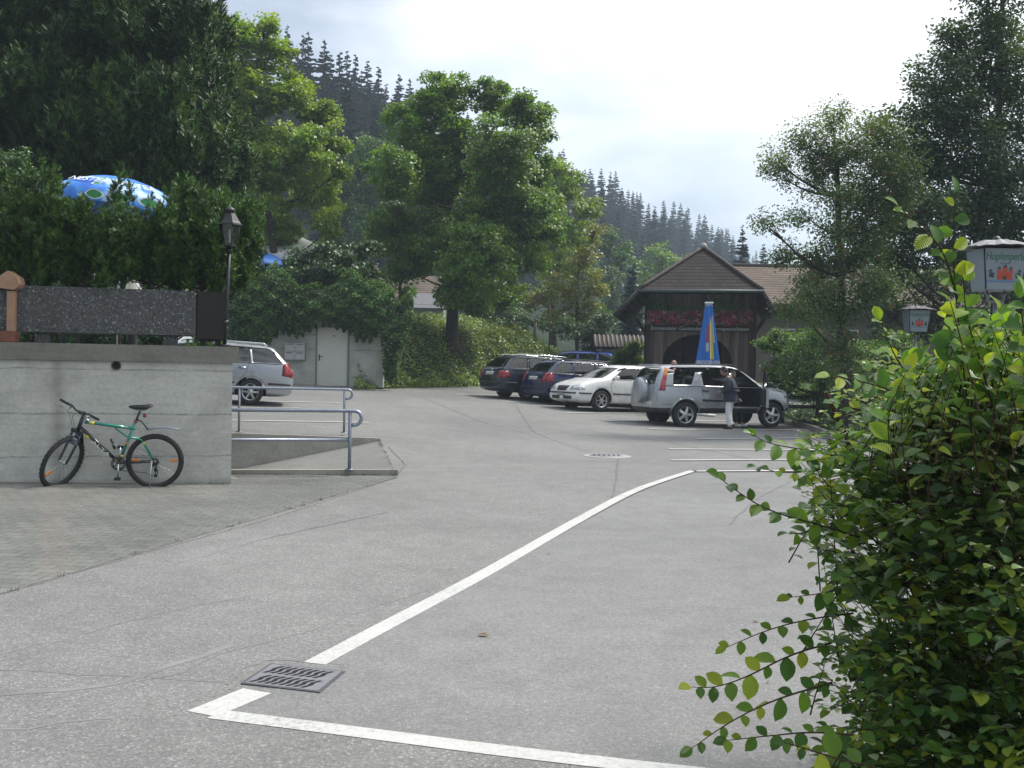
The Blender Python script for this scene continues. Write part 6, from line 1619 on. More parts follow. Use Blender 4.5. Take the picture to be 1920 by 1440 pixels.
# ---------------- planting bed kerb, right, and dark bench
kp = [gp(1466, 795), gp(1512, 803), gp(1548, 818), gp(1580, 836), gp(1650, 850), gp(1800, 862)]
kp = smooth_pts(kp, 1)
b = MB(); k = len(kp); V = []
for i, p in enumerate(kp):
    tt = kp[min(i + 1, k - 1)] - kp[max(i - 1, 0)]; tt.z = 0; tt.normalize(); nn = Vector((-tt.y, tt.x, 0)) * .14
    for q, z in ((p, -.05), (p, .12), (p + nn, .12), (p + nn, -.05)): V.append((q.x, q.y, ground(q.x, q.y) + z))
b.add(V, [(4 * i + j, 4 * i + j + 1, 4 * i + 5 + j, 4 * i + 4 + j) for i in range(k - 1) for j in range(3)]); o = b.build('kerb', M_KERB); tag(o, kind='structure')
in_ = [p + Vector((0, .14, 0)) for p in kp]
poly = [(p.x, p.y) for p in in_] + [(30, in_[-1].y), (30, 62), (9.3, 62), (9.0, 36), (in_[0].x, 33.5)]
b = MB(); b.add([(x, y, .115 + .0) for x, y in poly], [tuple(range(len(poly)))]); o = b.build('planting_bed', M_SOIL); tag(o, kind='structure')
P = []
while len(P) < 9000:
    x = random.uniform(6, 22); y = random.uniform(22, 45)
    if inside((x, y), poly): P.append((x, y, .12 + random.random() * .22))
P = np.array(P); V, Fq = leaf_quads(P, .11 * rng.uniform(.6, 1.2, len(P)), .5); o = npmesh('bed_cover', V, Fq, LM_DARK); tag(o, kind='stuff')
def bench():
    Y = 31.6; c = at(1503, 770, Y); t = thing('picnic_bench', 'dark timber table with attached bench between the silver off-roader and the bush', 'bench', (c.x, Y, .115), R_(6))
    w = 1.05
    for z, d0, d1 in ((.74, -.4, .4),): b = MB(); [b.box((0, -.32 + .16 * k, z), (2 * w, .145, .045), bev=.004) for k in range(5)]; b.build('table_top', M_DWOOD, t)
    for y in (-.78, .78): b = MB(); b.box((0, y, .44), (2 * w, .26, .045), bev=.004); b.build('seat', M_DWOOD, t)
    for x in (-.75, .75):
        b = MB(); b.tube([(x, -.55, 0), (x, -.2, .71)], .045, 6); b.tube([(x, .55, 0), (x, .2, .71)], .045, 6); b.box((x, 0, .40), (.06, 1.75, .08)); b.build('leg_frame', M_DWOOD, t)
bench()
# old fence posts on the bank, thin flagpole
for px, py0, py1, Y in ((1003, 640, 604, 49), (1030, 640, 570, 50)):
    p = at(px, py0, Y); z = bankz(p.x, Y); b = MB(); b.tube([(0, 0, -.1), (.01, 0, at(px, py1, Y).z - z)], .07 if px < 1010 else .035, 7)
    o = b.build('fence_post', MATS['pale_bark']); o.location = (p.x, Y, z)
    tag(o, 'thick weathered wooden stump of a fence post on the grassy bank' if px < 1010 else 'slim weathered pole standing on the grassy bank, right of the thick stump', 'post')
# terrace table with yellow cloth
p = at(185, 540, 16.2); t = thing('garden_table', 'terrace table with a yellow patterned cloth seen through the gap under the pines', 'table', (p.x, 16.2, TZ))
hz = at(185, 532, 16.2).z - TZ
hz = min(hz, .95)
b = MB(); b.box((0, 0, hz), (1.0, .8, .03)); b.build('table_top', M_POLE, t)
b = MB(); b.box2((-.52, -.42, hz - .22), (.52, -.412, hz + .018)); b.box2((-.52, -.412, hz + .0155), (.52, .42, hz + .018)); m, nt, out = new_mat('yellow_print'); vo = nt.nodes.new('ShaderNodeTexVoronoi'); vo.inputs['Scale'].default_value = 14
principled(nt, out, ramp(nt, vo.outputs['Distance'], [(.2, (.45, .12, .05)), (.35, (.12, .3, .08)), (.42, (.65, .58, .18))]), .8); b.build('cloth', m, t)
for x in (-.42, .42):
    for y in (-.3, .3): b = MB(); b.tube([(x, y, 0), (x, y, hz - .015)], .02, 6); b.build('leg', M_BLK, t)
# ================================================================== vehicles
def paint(name, col, metal=0.0, rough=.28):
    m, nt, out = new_mat(name)
    f = noise(nt, 3, 4, .6); c = ramp(nt, f, [(.35, tuple(x * .88 for x in col)), (.7, tuple(min(1, x * 1.06) for x in col))])
    sx = nt.nodes.new('ShaderNodeSeparateXYZ'); tc = nt.nodes.new('ShaderNodeTexCoord'); nt.links.new(tc.outputs['Object'], sx.inputs[0])
    dirt = ramp(nt, sx.outputs['Z'], [(.25, (1,) * 3), (.62, (0,) * 3)]); dm = mix(nt, 1, dirt, ramp(nt, noise(nt, 2.5, 5, .6), [(.3, (.01,) * 3), (.8, (.07,) * 3)]), 'MULTIPLY')
    c = mix(nt, dm, c, (.13, .12, .105))
    principled(nt, out, c, ramp(nt, f, [(.3, (rough * .8,) * 3), (.7, (rough * 1.3,) * 3)]), metal, .5, coat=.6); return m
def car_glass():
    m, nt, out = new_mat('car_glass'); tr = nt.nodes.new('ShaderNodeBsdfTransparent'); tr.inputs[0].default_value = (.42, .47, .46, 1)
    gl = nt.nodes.new('ShaderNodeBsdfGlossy'); gl.inputs['Roughness'].default_value = .03; fr_ = nt.nodes.new('ShaderNodeFresnel'); fr_.inputs['IOR'].default_value = 1.75
    ms = nt.nodes.new('ShaderNodeMixShader'); nt.links.new(fr_.outputs[0], ms.inputs[0]); nt.links.new(tr.outputs[0], ms.inputs[1]); nt.links.new(gl.outputs[0], ms.inputs[2]); nt.links.new(ms.outputs[0], out.inputs[0]); return m
M_GLASS = car_glass()
M_TYRE = plain('tyre_rubber', (.022, .022, .022), .85, var=.2, scale=20); M_RIM = plain('alloy_rim', (.50, .51, .52), .28, .85)
M_PLAS = plain('black_plastic', (.028, .03, .033), .6); M_INT = plain('dark_interior', (.035, .035, .038), .9); M_SEAT = plain('seat_fabric', (.09, .09, .10), .95)
M_RED = plain('red_lamp_lens', (.27, .008, .010), .12, coat=.6, var=.25, scale=25); M_ORG = plain('orange_lamp_lens', (.62, .20, .03), .15, coat=.5); M_LENS = plain('clear_lamp_lens', (.55, .58, .60), .08, .35, coat=.6, var=.3, scale=22)
M_CHR = plain('chrome_trim', (.62, .63, .64), .12, .9); M_PLATE = plain('plate_white', (.62, .62, .60), .5)
TMPL = []
def interp_stations(st):
    return st
def body_mesh(st):
    """closed lofted body; st: (x, zb, zbelt, ztop, wlow, wbelt, wroof)"""
    V, F_ = [], []; m = None
    for (x, zb, zt, zr, wl, wb, wr) in st:
        zm = zb + (zt - zb) * .55; h = zr - zt
        half = [(0, zb), (wl * .86, zb), (wl * .985, zb + min(.10, (zt - zb) * .3)), (max(wl, wb) * 1.005, zm), (wb, zt), (wb + (wr - wb) * .45, zt + h * .5), (wr, zr - min(.06, h * .3)), (wr * .86, zr - min(.015, h * .1)), (wr * .4, zr + .008), (0, zr + .010)]
        full = half + [(-y, z) for y, z in half[-2:0:-1]]; m = len(full)
        V += [(x, y, z) for y, z in full]
    n = len(st)
    for i in range(n - 1):
        for j in range(m): F_.append((i * m + j, i * m + (j + 1) % m, (i + 1) * m + (j + 1) % m, (i + 1) * m + j))
    F_.append(tuple(range(m))); F_.append(tuple((n - 1) * m + j for j in range(m - 1, -1, -1)))
    me = bpy.data.meshes.new('body'); me.from_pydata(V, [], F_)
    bm = bmesh.new(); bm.from_mesh(me)
    # end caps as quads strips for clean subdivision
    for f in [f for f in bm.faces if len(f.verts) > 4]:
        vs = list(f.verts); k = len(vs); bmesh.ops.delete(bm, geom=[f], context='FACES_ONLY')
        for a in range(0, k // 2 - 1):
            q = [vs[a], vs[a + 1], vs[k - 2 - a] if a < k // 2 - 1 else None, vs[k - 1 - a]]
            a0, a1, b1, b0 = vs[a], vs[(a + 1)], vs[(-a - 1) % k], vs[(-a) % k]
            ring = [a0, a1, b1, b0]; ring2 = []
            for v in ring:
                if v not in ring2: ring2.append(v)
            if len(ring2) >= 3:
                try: bm.faces.new(ring2)
                except ValueError: pass
        ring = [vs[k // 2 - 1], vs[k // 2], vs[k // 2 + 1]]
        try: bm.faces.new(ring)
        except ValueError: pass
    bmesh.ops.recalc_face_normals(bm, faces=bm.faces); bm.to_mesh(me); bm.free(); return me
def evaluated(o):
    dg = bpy.context.evaluated_depsgraph_get(); return bpy.data.meshes.new_from_object(o.evaluated_get(dg))
def apply_mods(o):
    me = evaluated(o); o.modifiers.clear(); o.data = me; return me
def make_cutter(b, mats):
    o = b.build('cutter', mats); return o
def project(bm2, bvh, axis, off, sgn):
    """move flat polygon vertices on to the body: axis 'y' (side, 2D=(x,z)) or 'x' (ends, 2D=(y,z))"""
    for v in bm2.verts:
        if axis == 'y': o = Vector((v.co.x, sgn * 3, v.co.z)); d = Vector((0, -sgn, 0))
        else: o = Vector((sgn * 4, v.co.y, v.co.z)); d = Vector((-sgn, 0, 0))
        hit, nn, _, _ = bvh.ray_cast(o, d)
        if hit is None:
            hit, nn, _, _ = bvh.find_nearest(v.co if axis == 'x' else Vector((v.co.x, sgn * .8, v.co.z)))
        if nn.dot(d) > 0: nn = -nn
        v.co = hit + nn * off
def flat_poly(poly, axis, step=.09):
    bm2 = bmesh.new(); vs = [bm2.verts.new((p[0], 0, p[1]) if axis == 'y' else (0, p[0], p[1])) for p in poly]; bm2.faces.new(vs)
    k = 0 if axis == 'y' else 1
    for c, no in ((k, Vector((1, 0, 0)) if k == 0 else Vector((0, 1, 0))), (2, Vector((0, 0, 1)))):
        lo = min(v.co[c] for v in bm2.verts); hi = max(v.co[c] for v in bm2.verts); q = lo + step
        while q < hi - .01:
            co = Vector((0, 0, 0)); co[c] = q
            bmesh.ops.bisect_plane(bm2, geom=bm2.verts[:] + bm2.edges[:] + bm2.faces[:], plane_co=co, plane_no=no); q += step
    return bm2
def decal(name, polys, bvh, mat, parent, off=.008, thick=True, step=.09):
    """trim, lamps and glass laid on the body. polys: list of (axis, sign, polygon)"""
    b = MB()
    for axis, sgn, poly in polys:
        bm2 = flat_poly(poly, axis, step); project(bm2, bvh, axis, off, sgn)
        if thick:
            r = bmesh.ops.extrude_face_region(bm2, geom=bm2.faces[:]); 
            c = [g for g in r['geom'] if isinstance(g, bmesh.types.BMVert)]
            for v in c:
                if axis == 'y': v.co.y -= sgn * (off + .012)
                else: v.co.x -= sgn * (off + .012)
        b.addbm(bm2, None, True)
    return b.build(name, mat, parent)
def wheel(parent, x, y, r, w, side, rimr, style, spare=False):
    b = MB(); M = T(x, y, r) @ RX(PI / 2 * (-1 if side > 0 else 1)) @ T(0, 0, -w / 2)   # local +z = outwards
    b.lathe([(rimr, 0), (rimr + .01, w * .0), (r * .93, w * .04), (r, w * .16), (r, w * .84), (r * .93, w * .97), (rimr + .012, w * .99), (rimr, w * .93)], 30, M)
    t = b.build('wheel', M_TYRE, parent)
    b = MB(); 
    b.lathe([(rimr * 1.0, w * .95), (rimr * .93, w * .94), (rimr * .90, w * .70)], 30, M)
    k = style; zf = w * .90
    for s in range(k):
        a = 2 * PI * s / k; wd = (.30 if k <= 5 else .24) * rimr
        p0 = Vector((.22 * rimr, 0, zf + .0)); p1 = Vector((.93 * rimr, 0, zf - .012)); Mr = M @ RZ(a)
        b.add([(p0.x, -wd * .55, p0.z), (p0.x, wd * .55, p0.z), (p1.x, wd * .42, p1.z), (p1.x, -wd * .42, p1.z), (p0.x, -wd * .55, p0.z - .03), (p0.x, wd * .55, p0.z - .03), (p1.x, wd * .42, p1.z - .03), (p1.x, -wd * .42, p1.z - .03)],
              [(0, 1, 2, 3), (4, 7, 6, 5), (0, 4, 5, 1), (1, 5, 6, 2), (2, 6, 7, 3), (3, 7, 4, 0)], Mr)
    b.lathe([(.001, zf + .012), (.20 * rimr, zf + .008), (.27 * rimr, zf - .004), (.27 * rimr, zf - .03)], 14, M)
    b.build('rim', M_RIM, t)
    b = MB(); b.lathe([(.001, w * .45), (rimr * .92, w * .45)], 20, M); b.build('brake_shadow_disc', M_PLAS, t)
    return t
def make_car(name, label, cat, spec, col_mat, loc, rz, group='parked cars', slopey=0.0):
    t = thing(name, label, cat, loc, rz, group, rot=(0, slopey, rz))
    me = body_mesh(spec['st']); bo = bpy.data.objects.new('body', me); COL.objects.link(bo)
    for m in (col_mat, M_INT, M_PLAS): me.materials.append(m)
    sb = bo.modifiers.new('s', 'SUBSURF'); sb.levels = 2; sb.render_levels = 2
    me = apply_mods(bo)
    bm = bmesh.new(); bm.from_mesh(me); thr = spec['clad']
    bmesh.ops.bisect_plane(bm, geom=bm.verts[:] + bm.edges[:] + bm.faces[:], plane_co=(0, 0, thr), plane_no=(0, 0, 1))
    for f in bm.faces: f.material_index = 2 if f.calc_center_median().z < thr else 0; f.smooth = True
    bm.to_mesh(me); bvh = BVHTree.FromBMesh(bm); bm.free()
    mats = [col_mat, M_INT, M_PLAS]; W = spec['W']
    cutters = []
    r = spec['r']
    for x in (spec['xf'], spec['xr']):
        for s in (-1, 1):
            b = MB(); b.m = 1; pts = [(x + (r + .065) * math.cos(a), r + (r + .065) * math.sin(a)) for a in [2 * PI * k / 28 for k in range(28)]]
            y0, y1 = s * (W - .30), s * (W + .3); b.prism(pts, min(y0, y1), max(y0, y1), 'y'); cutters.append(b.build('cutter', mats))
    cab = spec['cabin']; yw = spec['cabw']; b = MB(); b.m = 1; b.prism(cab, -yw, yw, 'y'); cutters.append(b.build('cutter', mats))
    for poly in spec['side']:
        b = MB(); b.m = 1; b.prism(poly, -1.4, 1.4, 'y'); cutters.append(b.build('cutter', mats))
    for sgn, poly in spec['ends']:
        b = MB(); b.m = 1; b.prism(poly, (.2 if sgn > 0 else -3.2), (3.2 if sgn > 0 else -.6), 'x'); cutters.append(b.build('cutter', mats))
    for fn in spec.get('extra_cut', []): cutters.append(fn(mats))
    for c in cutters:
        md = bo.modifiers.new('b', 'BOOLEAN'); md.operation = 'DIFFERENCE'; md.solver = 'EXACT'; md.object = c
    bpy.context.view_layer.update(); me = apply_mods(bo)
    for c in cutters: bpy.data.objects.remove(c)
    for p in me.polygons:
        p.use_smooth = p.material_index != 1
    bo.parent = t
    # glass
    for i, poly in enumerate(spec['side']):
        for s in (-1, 1):
            if (i, s) in spec.get('noglass', []): continue
            decal('window', [('y', s, poly)], bvh, M_GLASS, t, off=-.012, thick=False)
    for sgn, poly in spec['ends']: decal('windscreen' if sgn > 0 else 'rear_window', [('x', sgn, poly)], bvh, M_GLASS, t, off=-.010, thick=False)
    for x, s0 in ((spec['xf'], 'f'), (spec['xr'], 'r')):
        for s in (-1, 1): wheel(t, x, s * (W - .105), r, .205, s, r * .66, spec['spokes'])
    # seats
    b = MB()
    sh = spec['seatz']
    for x in (spec['seatx'], spec['seatx'] - .95):
        for y in (-.36, .36):
            if spec.get('skipseat') and x == spec['seatx'] and False: continue
            b.box((x, y, sh), (.48, .48, .14), bev=.03); b.box((x - .26, y, sh + .34), (.13, .46, .60), RY(0), bev=.04); b.box((x - .29, y, sh + .74), (.09, .24, .17), bev=.03)
    b.build('seats', M_SEAT, t)
    # dashboard, steering wheel
    b = MB(); x = spec['seatx'] + .85; b.box((x, 0, sh + .33), (.30, 1.25, .22), bev=.04); b.build('dashboard', M_INT, t)
    return t, bvh
def side_pair(poly): return [('y', -1, poly), ('y', 1, poly)]
def mirror(t, x, y, z, mat, s):
    b = MB(); b.sphere((x, y + s * .13, z), .11, 12, 8, sc=(.55, .95, .68)); b.tube([(x, y, z - .03), (x, y + s * .08, z - .01)], .025, 6); b.build('mirror', mat, t)
def handle(t, bvh, x, z, mat):
    decal('door_handle', side_pair([(x - .09, z - .02), (x + .09, z - .02), (x + .09, z + .02), (x - .09, z + .02)]), bvh, mat, t, off=.022)
def seam(t, bvh, lines):
    P = []
    for pts in lines:
        for (x0, z0), (x1, z1) in zip(pts, pts[1:]):
            d = Vector((x1 - x0, z1 - z0)); d.normalize(); n = Vector((-d.y, d.x)) * .005
            P += side_pair([(x0 - n.x, z0 - n.y), (x1 - n.x, z1 - n.y), (x1 + n.x, z1 + n.y), (x0 + n.x, z0 + n.y)])
    decal('door_seams', P, bvh, M_PLAS, t, off=.0015, thick=False)
def rails(t, x0, x1, y, z, mat):
    for s in (-1, 1):
        b = MB(); b.tube([(x0, s * y, z - .05), (x0 + .10, s * y, z), ((x0 + x1) / 2, s * y, z + .012), (x1 - .12, s * y, z - .01), (x1, s * y, z - .06)], .016, 6); b.build('roof_rail', mat, t)

def wagon_spec(H=1.45, spokes=5, W=.865):
    k = H / 1.45
    st = [(-2.28, .36, .60, .72, .66, .66, .56), (-2.25, .28, .72, .84, .76, .76, .64), (-2.16, .24, .90, 1.00, .82, .81, .68), (-2.06, .22, .94, 1.08, .85, .83, .68), (-1.80, .20, .955, 1.36, .865, .845, .60), (-1.62, .20, .96, 1.405, .87, .85, .60),
          (-1.0, .20, .96, 1.435, .872, .852, .62), (-.2, .20, .955, 1.45, .872, .852, .63), (.30, .20, .95, 1.43, .872, .85, .625), (.62, .20, .945, 1.36, .87, .85, .61), (1.28, .20, .93, .985, .868, .845, .70),
          (1.62, .20, .87, .93, .86, .82, .66), (1.98, .22, .77, .83, .83, .77, .58), (2.15, .26, .64, .71, .78, .71, .52), (2.22, .32, .50, .60, .68, .62, .46)]
    st = [(a, b_, c * k, d * k, e * W / .865, f * W / .865, g * W / .865) for a, b_, c, d, e, f, g in st]
    side = [[(-1.98, 1.0), (-1.28, 1.0), (-1.22, 1.34), (-1.62, 1.335), (-1.74, 1.28)], [(-1.20, .995), (-.38, .99), (-.34, 1.37), (-1.14, 1.35)], [(-.28, .99), (.92, .975), (.55, 1.23), (.28, 1.355), (-.24, 1.37)]]
    side = [[(x, z * k) for x, z in p] for p in side]
    ends = [(1, [(-.70, 1.0 * k), (.70, 1.0 * k), (.56, 1.33 * k), (-.56, 1.33 * k)]), (-1, [(-.66, 1.04 * k), (.66, 1.04 * k), (.54, 1.31 * k), (-.54, 1.31 * k)])]
    cab = [(-2.0, .42), (1.15, .42), (1.05, .90 * k), (.58, 1.28 * k), (.25, 1.365 * k), (-1.6, 1.345 * k), (-1.84, 1.15 * k), (-1.98, .95 * k)]
    return dict(st=st, W=W, clad=.20, r=.31, xf=1.32, xr=-1.25, cabin=cab, cabw=.66, side=side, ends=ends, spokes=spokes, seatx=.15, seatz=.52, k=k)
def finish_wagon(t, bvh, sp, col, rail_mat, plate_txt=None, taillamp='tall', strip=True, front=True):
    k = sp['k']
    tl0, tl1 = (.68, 1.0) if taillamp == 'tall' else (.66, .90)
    for s in (-1, 1):
        decal('tail_lamp', [('y', s, [(-2.26, tl0 * k), (-1.98, tl0 * k + .03), (-2.0, tl1 * k - .02), (-2.2, tl1 * k)]), ('x', -1, [(s * .56, tl0 * k), (s * .80, tl0 * k), (s * .78, tl1 * k), (s * .58, tl1 * k)])], bvh, M_RED, t, off=.010)
        decal('head_lamp', [('x', 1, [(s * .42, .60), (s * .74, .62), (s * .70, .76), (s * .42, .72)]), ('y', s, [(1.92, .62), (2.14, .60), (2.12, .71), (1.90, .77)])], bvh, M_LENS, t, off=.010)
        mirror(t, .86, s * sp['W'] * .96, 1.02 * k, col, s)
    decal('number_plate', [('x', -1, [(-.26, .76 * k), (.26, .76 * k), (.26, .87 * k), (-.26, .87 * k)])], bvh, M_PLATE, t, off=.014)
    decal('bumper_strip', side_pair([(-2.2, .50), (-1.66, .50), (-1.66, .55), (-2.2, .55)]) + [('x', -1, [(-.72, .50), (.72, .50), (.72, .55), (-.72, .55)])], bvh, M_PLAS, t, off=.008)
    if strip: decal('side_strip', side_pair([(-.86, .50), (.92, .50), (.92, .545), (-.86, .545)]), bvh, M_PLAS, t, off=.012)
    handle(t, bvh, -1.03, .86 * k, col); handle(t, bvh, -.12, .86 * k, col)
    seam(t, bvh, [[(-.31, .25), (-.31, .97 * k)], [(.98, .28), (.98, .93 * k)], [(-1.18, .98 * k), (-1.12, .75), (-.95, .60)]])
    decal('window_trim', side_pair([(-1.98, .975 * k), (.95, .955 * k), (.95, .972 * k), (-1.98, .993 * k)]), bvh, M_PLAS, t, off=.006)
    if rail_mat: rails(t, -1.6, .45, .57, 1.46 * k, rail_mat)
    b = MB(); b.tube([(-1.5, 0, 1.44 * k), (-1.62, 0, 1.62 * k)], .005, 4); b.build('aerial', M_BLK, t)

NAVY = paint('navy_car_paint', (.006, .011, .028), .2, .2); NAVY2 = paint('blue_car_paint', (.006, .016, .070), .2, .2); SILV = paint('silver_car_paint', (.40, .42, .45), .45, .30); WHITE = paint('white_car_paint', (.80, .80, .79), 0, .25); BLUE2 = paint('bright_blue_paint', (.03, .07, .38), .2, .25)
def wheel_loc(px, py, sp, which, near_side, heading):
    """position of the car's origin so that the given near wheel touches the ground under the pixel"""
    p = gp(px, py); x = sp['xf'] if which == 'f' else sp['xr']; y = near_side * (sp['W'] - .05)
    c, s = math.cos(heading), math.sin(heading); return Vector((p.x - (x * c - y * s), p.y - (x * s + y * c), 0))
def level(c, h):
    dx, dy = math.cos(h), math.sin(h); zf = ground(c.x + dx * 1.3, c.y + dy * 1.3); zr = ground(c.x - dx * 1.3, c.y - dy * 1.3)
    c.z = (zf + zr) / 2; return c, -math.atan2(zf - zr, 2.6)
# --- dark estate, far end of the row
sp = wagon_spec(1.47); h = R_(29); c, ty = level(wheel_loc(988, 751, sp, 'r', -1, h), h)
t, bvh = make_car('parked_car', 'near-black estate car with roof rails, first of the row beside the planted bank', 'car', sp, NAVY, c, h, slopey=ty)
finish_wagon(t, bvh, sp, NAVY, M_CHR, taillamp='low')
decal('boot_badge', [('x', -1, [(-.10, .93), (.10, .93), (.08, .97), (-.08, .97)])], bvh, M_CHR, t)
# --- dark blue estate
sp = wagon_spec(1.43, 6); h = R_(29); c, ty = level(wheel_loc(1072, 761, sp, 'r', -1, h), h)
t, bvh = make_car('parked_car', 'dark blue estate car between the near-black estate and the white car', 'car', sp, NAVY2, c, h, slopey=ty)
finish_wagon(t, bvh, sp, NAVY2, M_BLK, taillamp='tall')
# --- white car, nose towards us
sp = wagon_spec(1.43, 6); h = R_(180 + 31); c, ty = level(wheel_loc(1126, 773, sp, 'f', 1, h), h)
t, bvh = make_car('parked_car', 'white car parked nose outwards, half hidden by the silver off-roader', 'car', sp, WHITE, c, h, slopey=ty)
finish_wagon(t, bvh, sp, WHITE, None)
decal('grille', [('x', 1, [(-.24, .575), (.24, .575), (.30, .72), (-.30, .72)])], bvh, M_PLAS, t, off=.012)
decal('front_strip', [('x', 1, [(-.70, .49), (.70, .49), (.70, .535), (-.70, .535)])] + side_pair([(1.70, .49), (2.10, .49), (2.10, .535), (1.70, .535)]), bvh, M_PLAS, t, off=.012)
for s in (-1, 1): decal('air_intake', [('x', 1, [(s * .10, .33), (s * .52, .33), (s * .52, .42), (s * .10, .43)])], bvh, M_PLAS, t, off=.010)
decal('front_plate', [('x', 1, [(-.16, .43), (.16, .43), (.16, .50), (-.16, .50)])], bvh, plain('plate_shaded', (.3, .3, .3), .5), t, off=.018)
b = MB(); b.tube([(1.16, -.45, 1.00), (.98, .12, 1.12)], .010, 5); b.tube([(1.16, .15, 1.00), (.98, .62, 1.10)], .010, 5); b.build('wiper', M_BLK, t)
# --- silver estate at the left
sp = wagon_spec(1.50, 6, .87); h = R_(180 + 13); c, ty = level(wheel_loc(468, 761, sp, 'r', 1, h), h)
t, bvh = make_car('parked_car', 'silver estate car, only its rear half showing past the retaining wall above the railings', 'car', sp, SILV, c, h, slopey=ty)
finish_wagon(t, bvh, sp, SILV, M_CHR, strip=True)
# --- blue hatchback beyond the bank
sp = wagon_spec(1.46, 5, .84); p = at(1072, 690, 47.5); 
t, bvh = make_car('parked_car', 'bright blue hatchback whose roof shows behind the grassy bank', 'car', sp, BLUE2, (p.x + .2, 47.5, ground(p.x, 47.5) + .12), R_(180 - 24))
finish_wagon(t, bvh, sp, BLUE2, M_BLK)

# --- silver off-roader with open door
def suv_spec():
    st = [(-2.16, .52, .78, .92, .72, .72, .62), (-2.13, .42, 1.00, 1.14, .82, .82, .70), (-2.07, .38, 1.06, 1.30, .87, .86, .69), (-1.98, .36, 1.07, 1.50, .885, .87, .66), (-1.86, .36, 1.07, 1.63, .89, .875, .64), (-1.55, .36, 1.07, 1.67, .895, .88, .645),
          (-.6, .36, 1.06, 1.69, .895, .88, .65), (.15, .36, 1.05, 1.68, .895, .88, .65), (.45, .36, 1.045, 1.63, .895, .88, .64), (1.14, .36, 1.03, 1.12, .893, .87, .72), (1.45, .36, 1.02, 1.10, .89, .86, .72), (1.72, .38, .99, 1.07, .88, .84, .68),
          (1.88, .42, .92, 1.00, .83, .78, .62), (1.96, .48, .74, .86, .74, .68, .54)]
    side = [[(-1.66, 1.14), (-1.12, 1.14), (-.95, 1.49), (-1.50, 1.50), (-1.60, 1.43)], [(-.76, 1.12), (.08, 1.10), (.05, 1.535), (-.68, 1.525), (-.79, 1.42)], [(.17, 1.10), (.98, 1.085), (.72, 1.30), (.40, 1.54), (.15, 1.585)]]
    ends = [(1, [(-.72, 1.13), (.72, 1.13), (.58, 1.56), (-.58, 1.56)]), (-1, [(-.66, 1.14), (.66, 1.14), (.56, 1.56), (-.56, 1.56)])]
    cab = [(-1.98, .50), (1.05, .50), (1.0, 1.03), (.40, 1.54), (.1, 1.605), (-1.6, 1.60), (-1.84, 1.50), (-1.93, 1.1)]
    def door_cut(mats):
        b = MB(); b.m = 1; b.prism([(.14, .56), (1.02, .56), (1.02, 1.05), (.74, 1.30), (.42, 1.56), (.14, 1.60)], -1.4, -.5, 'y'); return b.build('cutter', mats)
    return dict(st=st, W=.895, clad=.52, r=.345, xf=1.33, xr=-1.29, cabin=cab, cabw=.72, side=side, ends=ends, spokes=5, seatx=.30, seatz=.72, k=1, extra_cut=[door_cut], noglass=[(2, -1)])
sp = suv_spec(); pr_, pf_ = gp(1286, 802), gp(1443, 802.5); h = R_(18); mid = (pr_ + pf_) / 2
c, sn = math.cos(h), math.sin(h); yy = -.845; mx = (sp['xf'] + sp['xr']) / 2
loc = Vector((mid.x - (mx * c - yy * sn), mid.y - (mx * sn + yy * c), 0.0)); loc.z = ground(loc.x, loc.y)
SUVL, SUVH = loc, h
suv, bvh = make_car('parked_car', 'silver off-roader with a covered spare wheel on its tailgate and an open front door', 'off-roader', sp, SILV, loc, h)
for s in (-1, 1):
    decal('tail_lamp', [('y', s, [(-2.075, .98), (-1.90, .98), (-1.87, 1.15), (-1.80, 1.36), (-1.90, 1.38), (-2.0, 1.18)])], bvh, M_RED, suv, off=.012, step=.04)
    decal('upper_lamp', [('y', s, [(-1.898, 1.387), (-1.80, 1.366), (-1.70, 1.565), (-1.79, 1.585)])], bvh, M_ORG, suv, off=.012, step=.04)
    decal('head_lamp', [('x', 1, [(s * .44, .78), (s * .74, .80), (s * .70, .94), (s * .44, .92)]), ('y', s, [(1.72, .82), (1.88, .80), (1.86, .94), (1.70, .98)])], bvh, M_LENS, suv, off=.012)
[decal('wheel_arch_trim', [(ax_, s_, pl_) for k in range(16) for ax_, s_, pl_ in side_pair([(xw + rr * math.cos(a), .345 + rr * math.sin(a)) for a, rr in ((PI * k / 16, .415), (PI * (k + 1) / 16, .415), (PI * (k + 1) / 16, .455), (PI * k / 16, .455))]) if s_ == sd_], bvh, plain('silver_trim', (.40, .42, .44), .35, .4), suv, off=.016) for xw in (sp['xf'], sp['xr']) for sd_ in (-1, 1)]
decal('side_strip', side_pair([(-.80, .70), (.10, .70), (.10, .765), (-.80, .765)]), bvh, M_PLAS, suv, off=.014)
handle(suv, bvh, -.72, .985, M_PLAS)
seam(suv, bvh, [[(.125, .60), (.125, 1.06)], [(1.05, .60), (1.05, 1.03)], [(-.80, 1.08), (-.82, .92), (-.62, .60)], [(-2.05, .62), (-1.7, .62)]])
decal('rear_plate', [('x', -1, [(-.62, .52), (-.14, .52), (-.14, .68), (-.62, .68)])], bvh, M_PLATE, suv, off=.02)
b = MB(); b.box((-2.02, 0, 1.63), (.26, 1.20, .035), bev=.012); b.box((-1.97, 0, 1.66), (.2, .9, .03), bev=.01); b.build('roof_spoiler', SILV, suv)
Ms = T(-2.14, -.06, .97) @ RY(-PI / 2)
b = MB(); b.lathe([(.001, .235), (.20, .235), (.30, .215), (.345, .17), (.355, .03), (.34, .0), (.001, .0)], 36, Ms); b.build('spare_wheel_cover', SILV, suv)
b = MB(); b.lathe([(.345, .0), (.30, -.10), (.001, -.10)], 24, Ms); b.build('spare_tyre', M_TYRE, suv)
decal('window_trim', side_pair([(-1.86, 1.10), (1.0, 1.06), (1.0, 1.078), (-1.86, 1.118)]), bvh, M_PLAS, suv, off=.006)
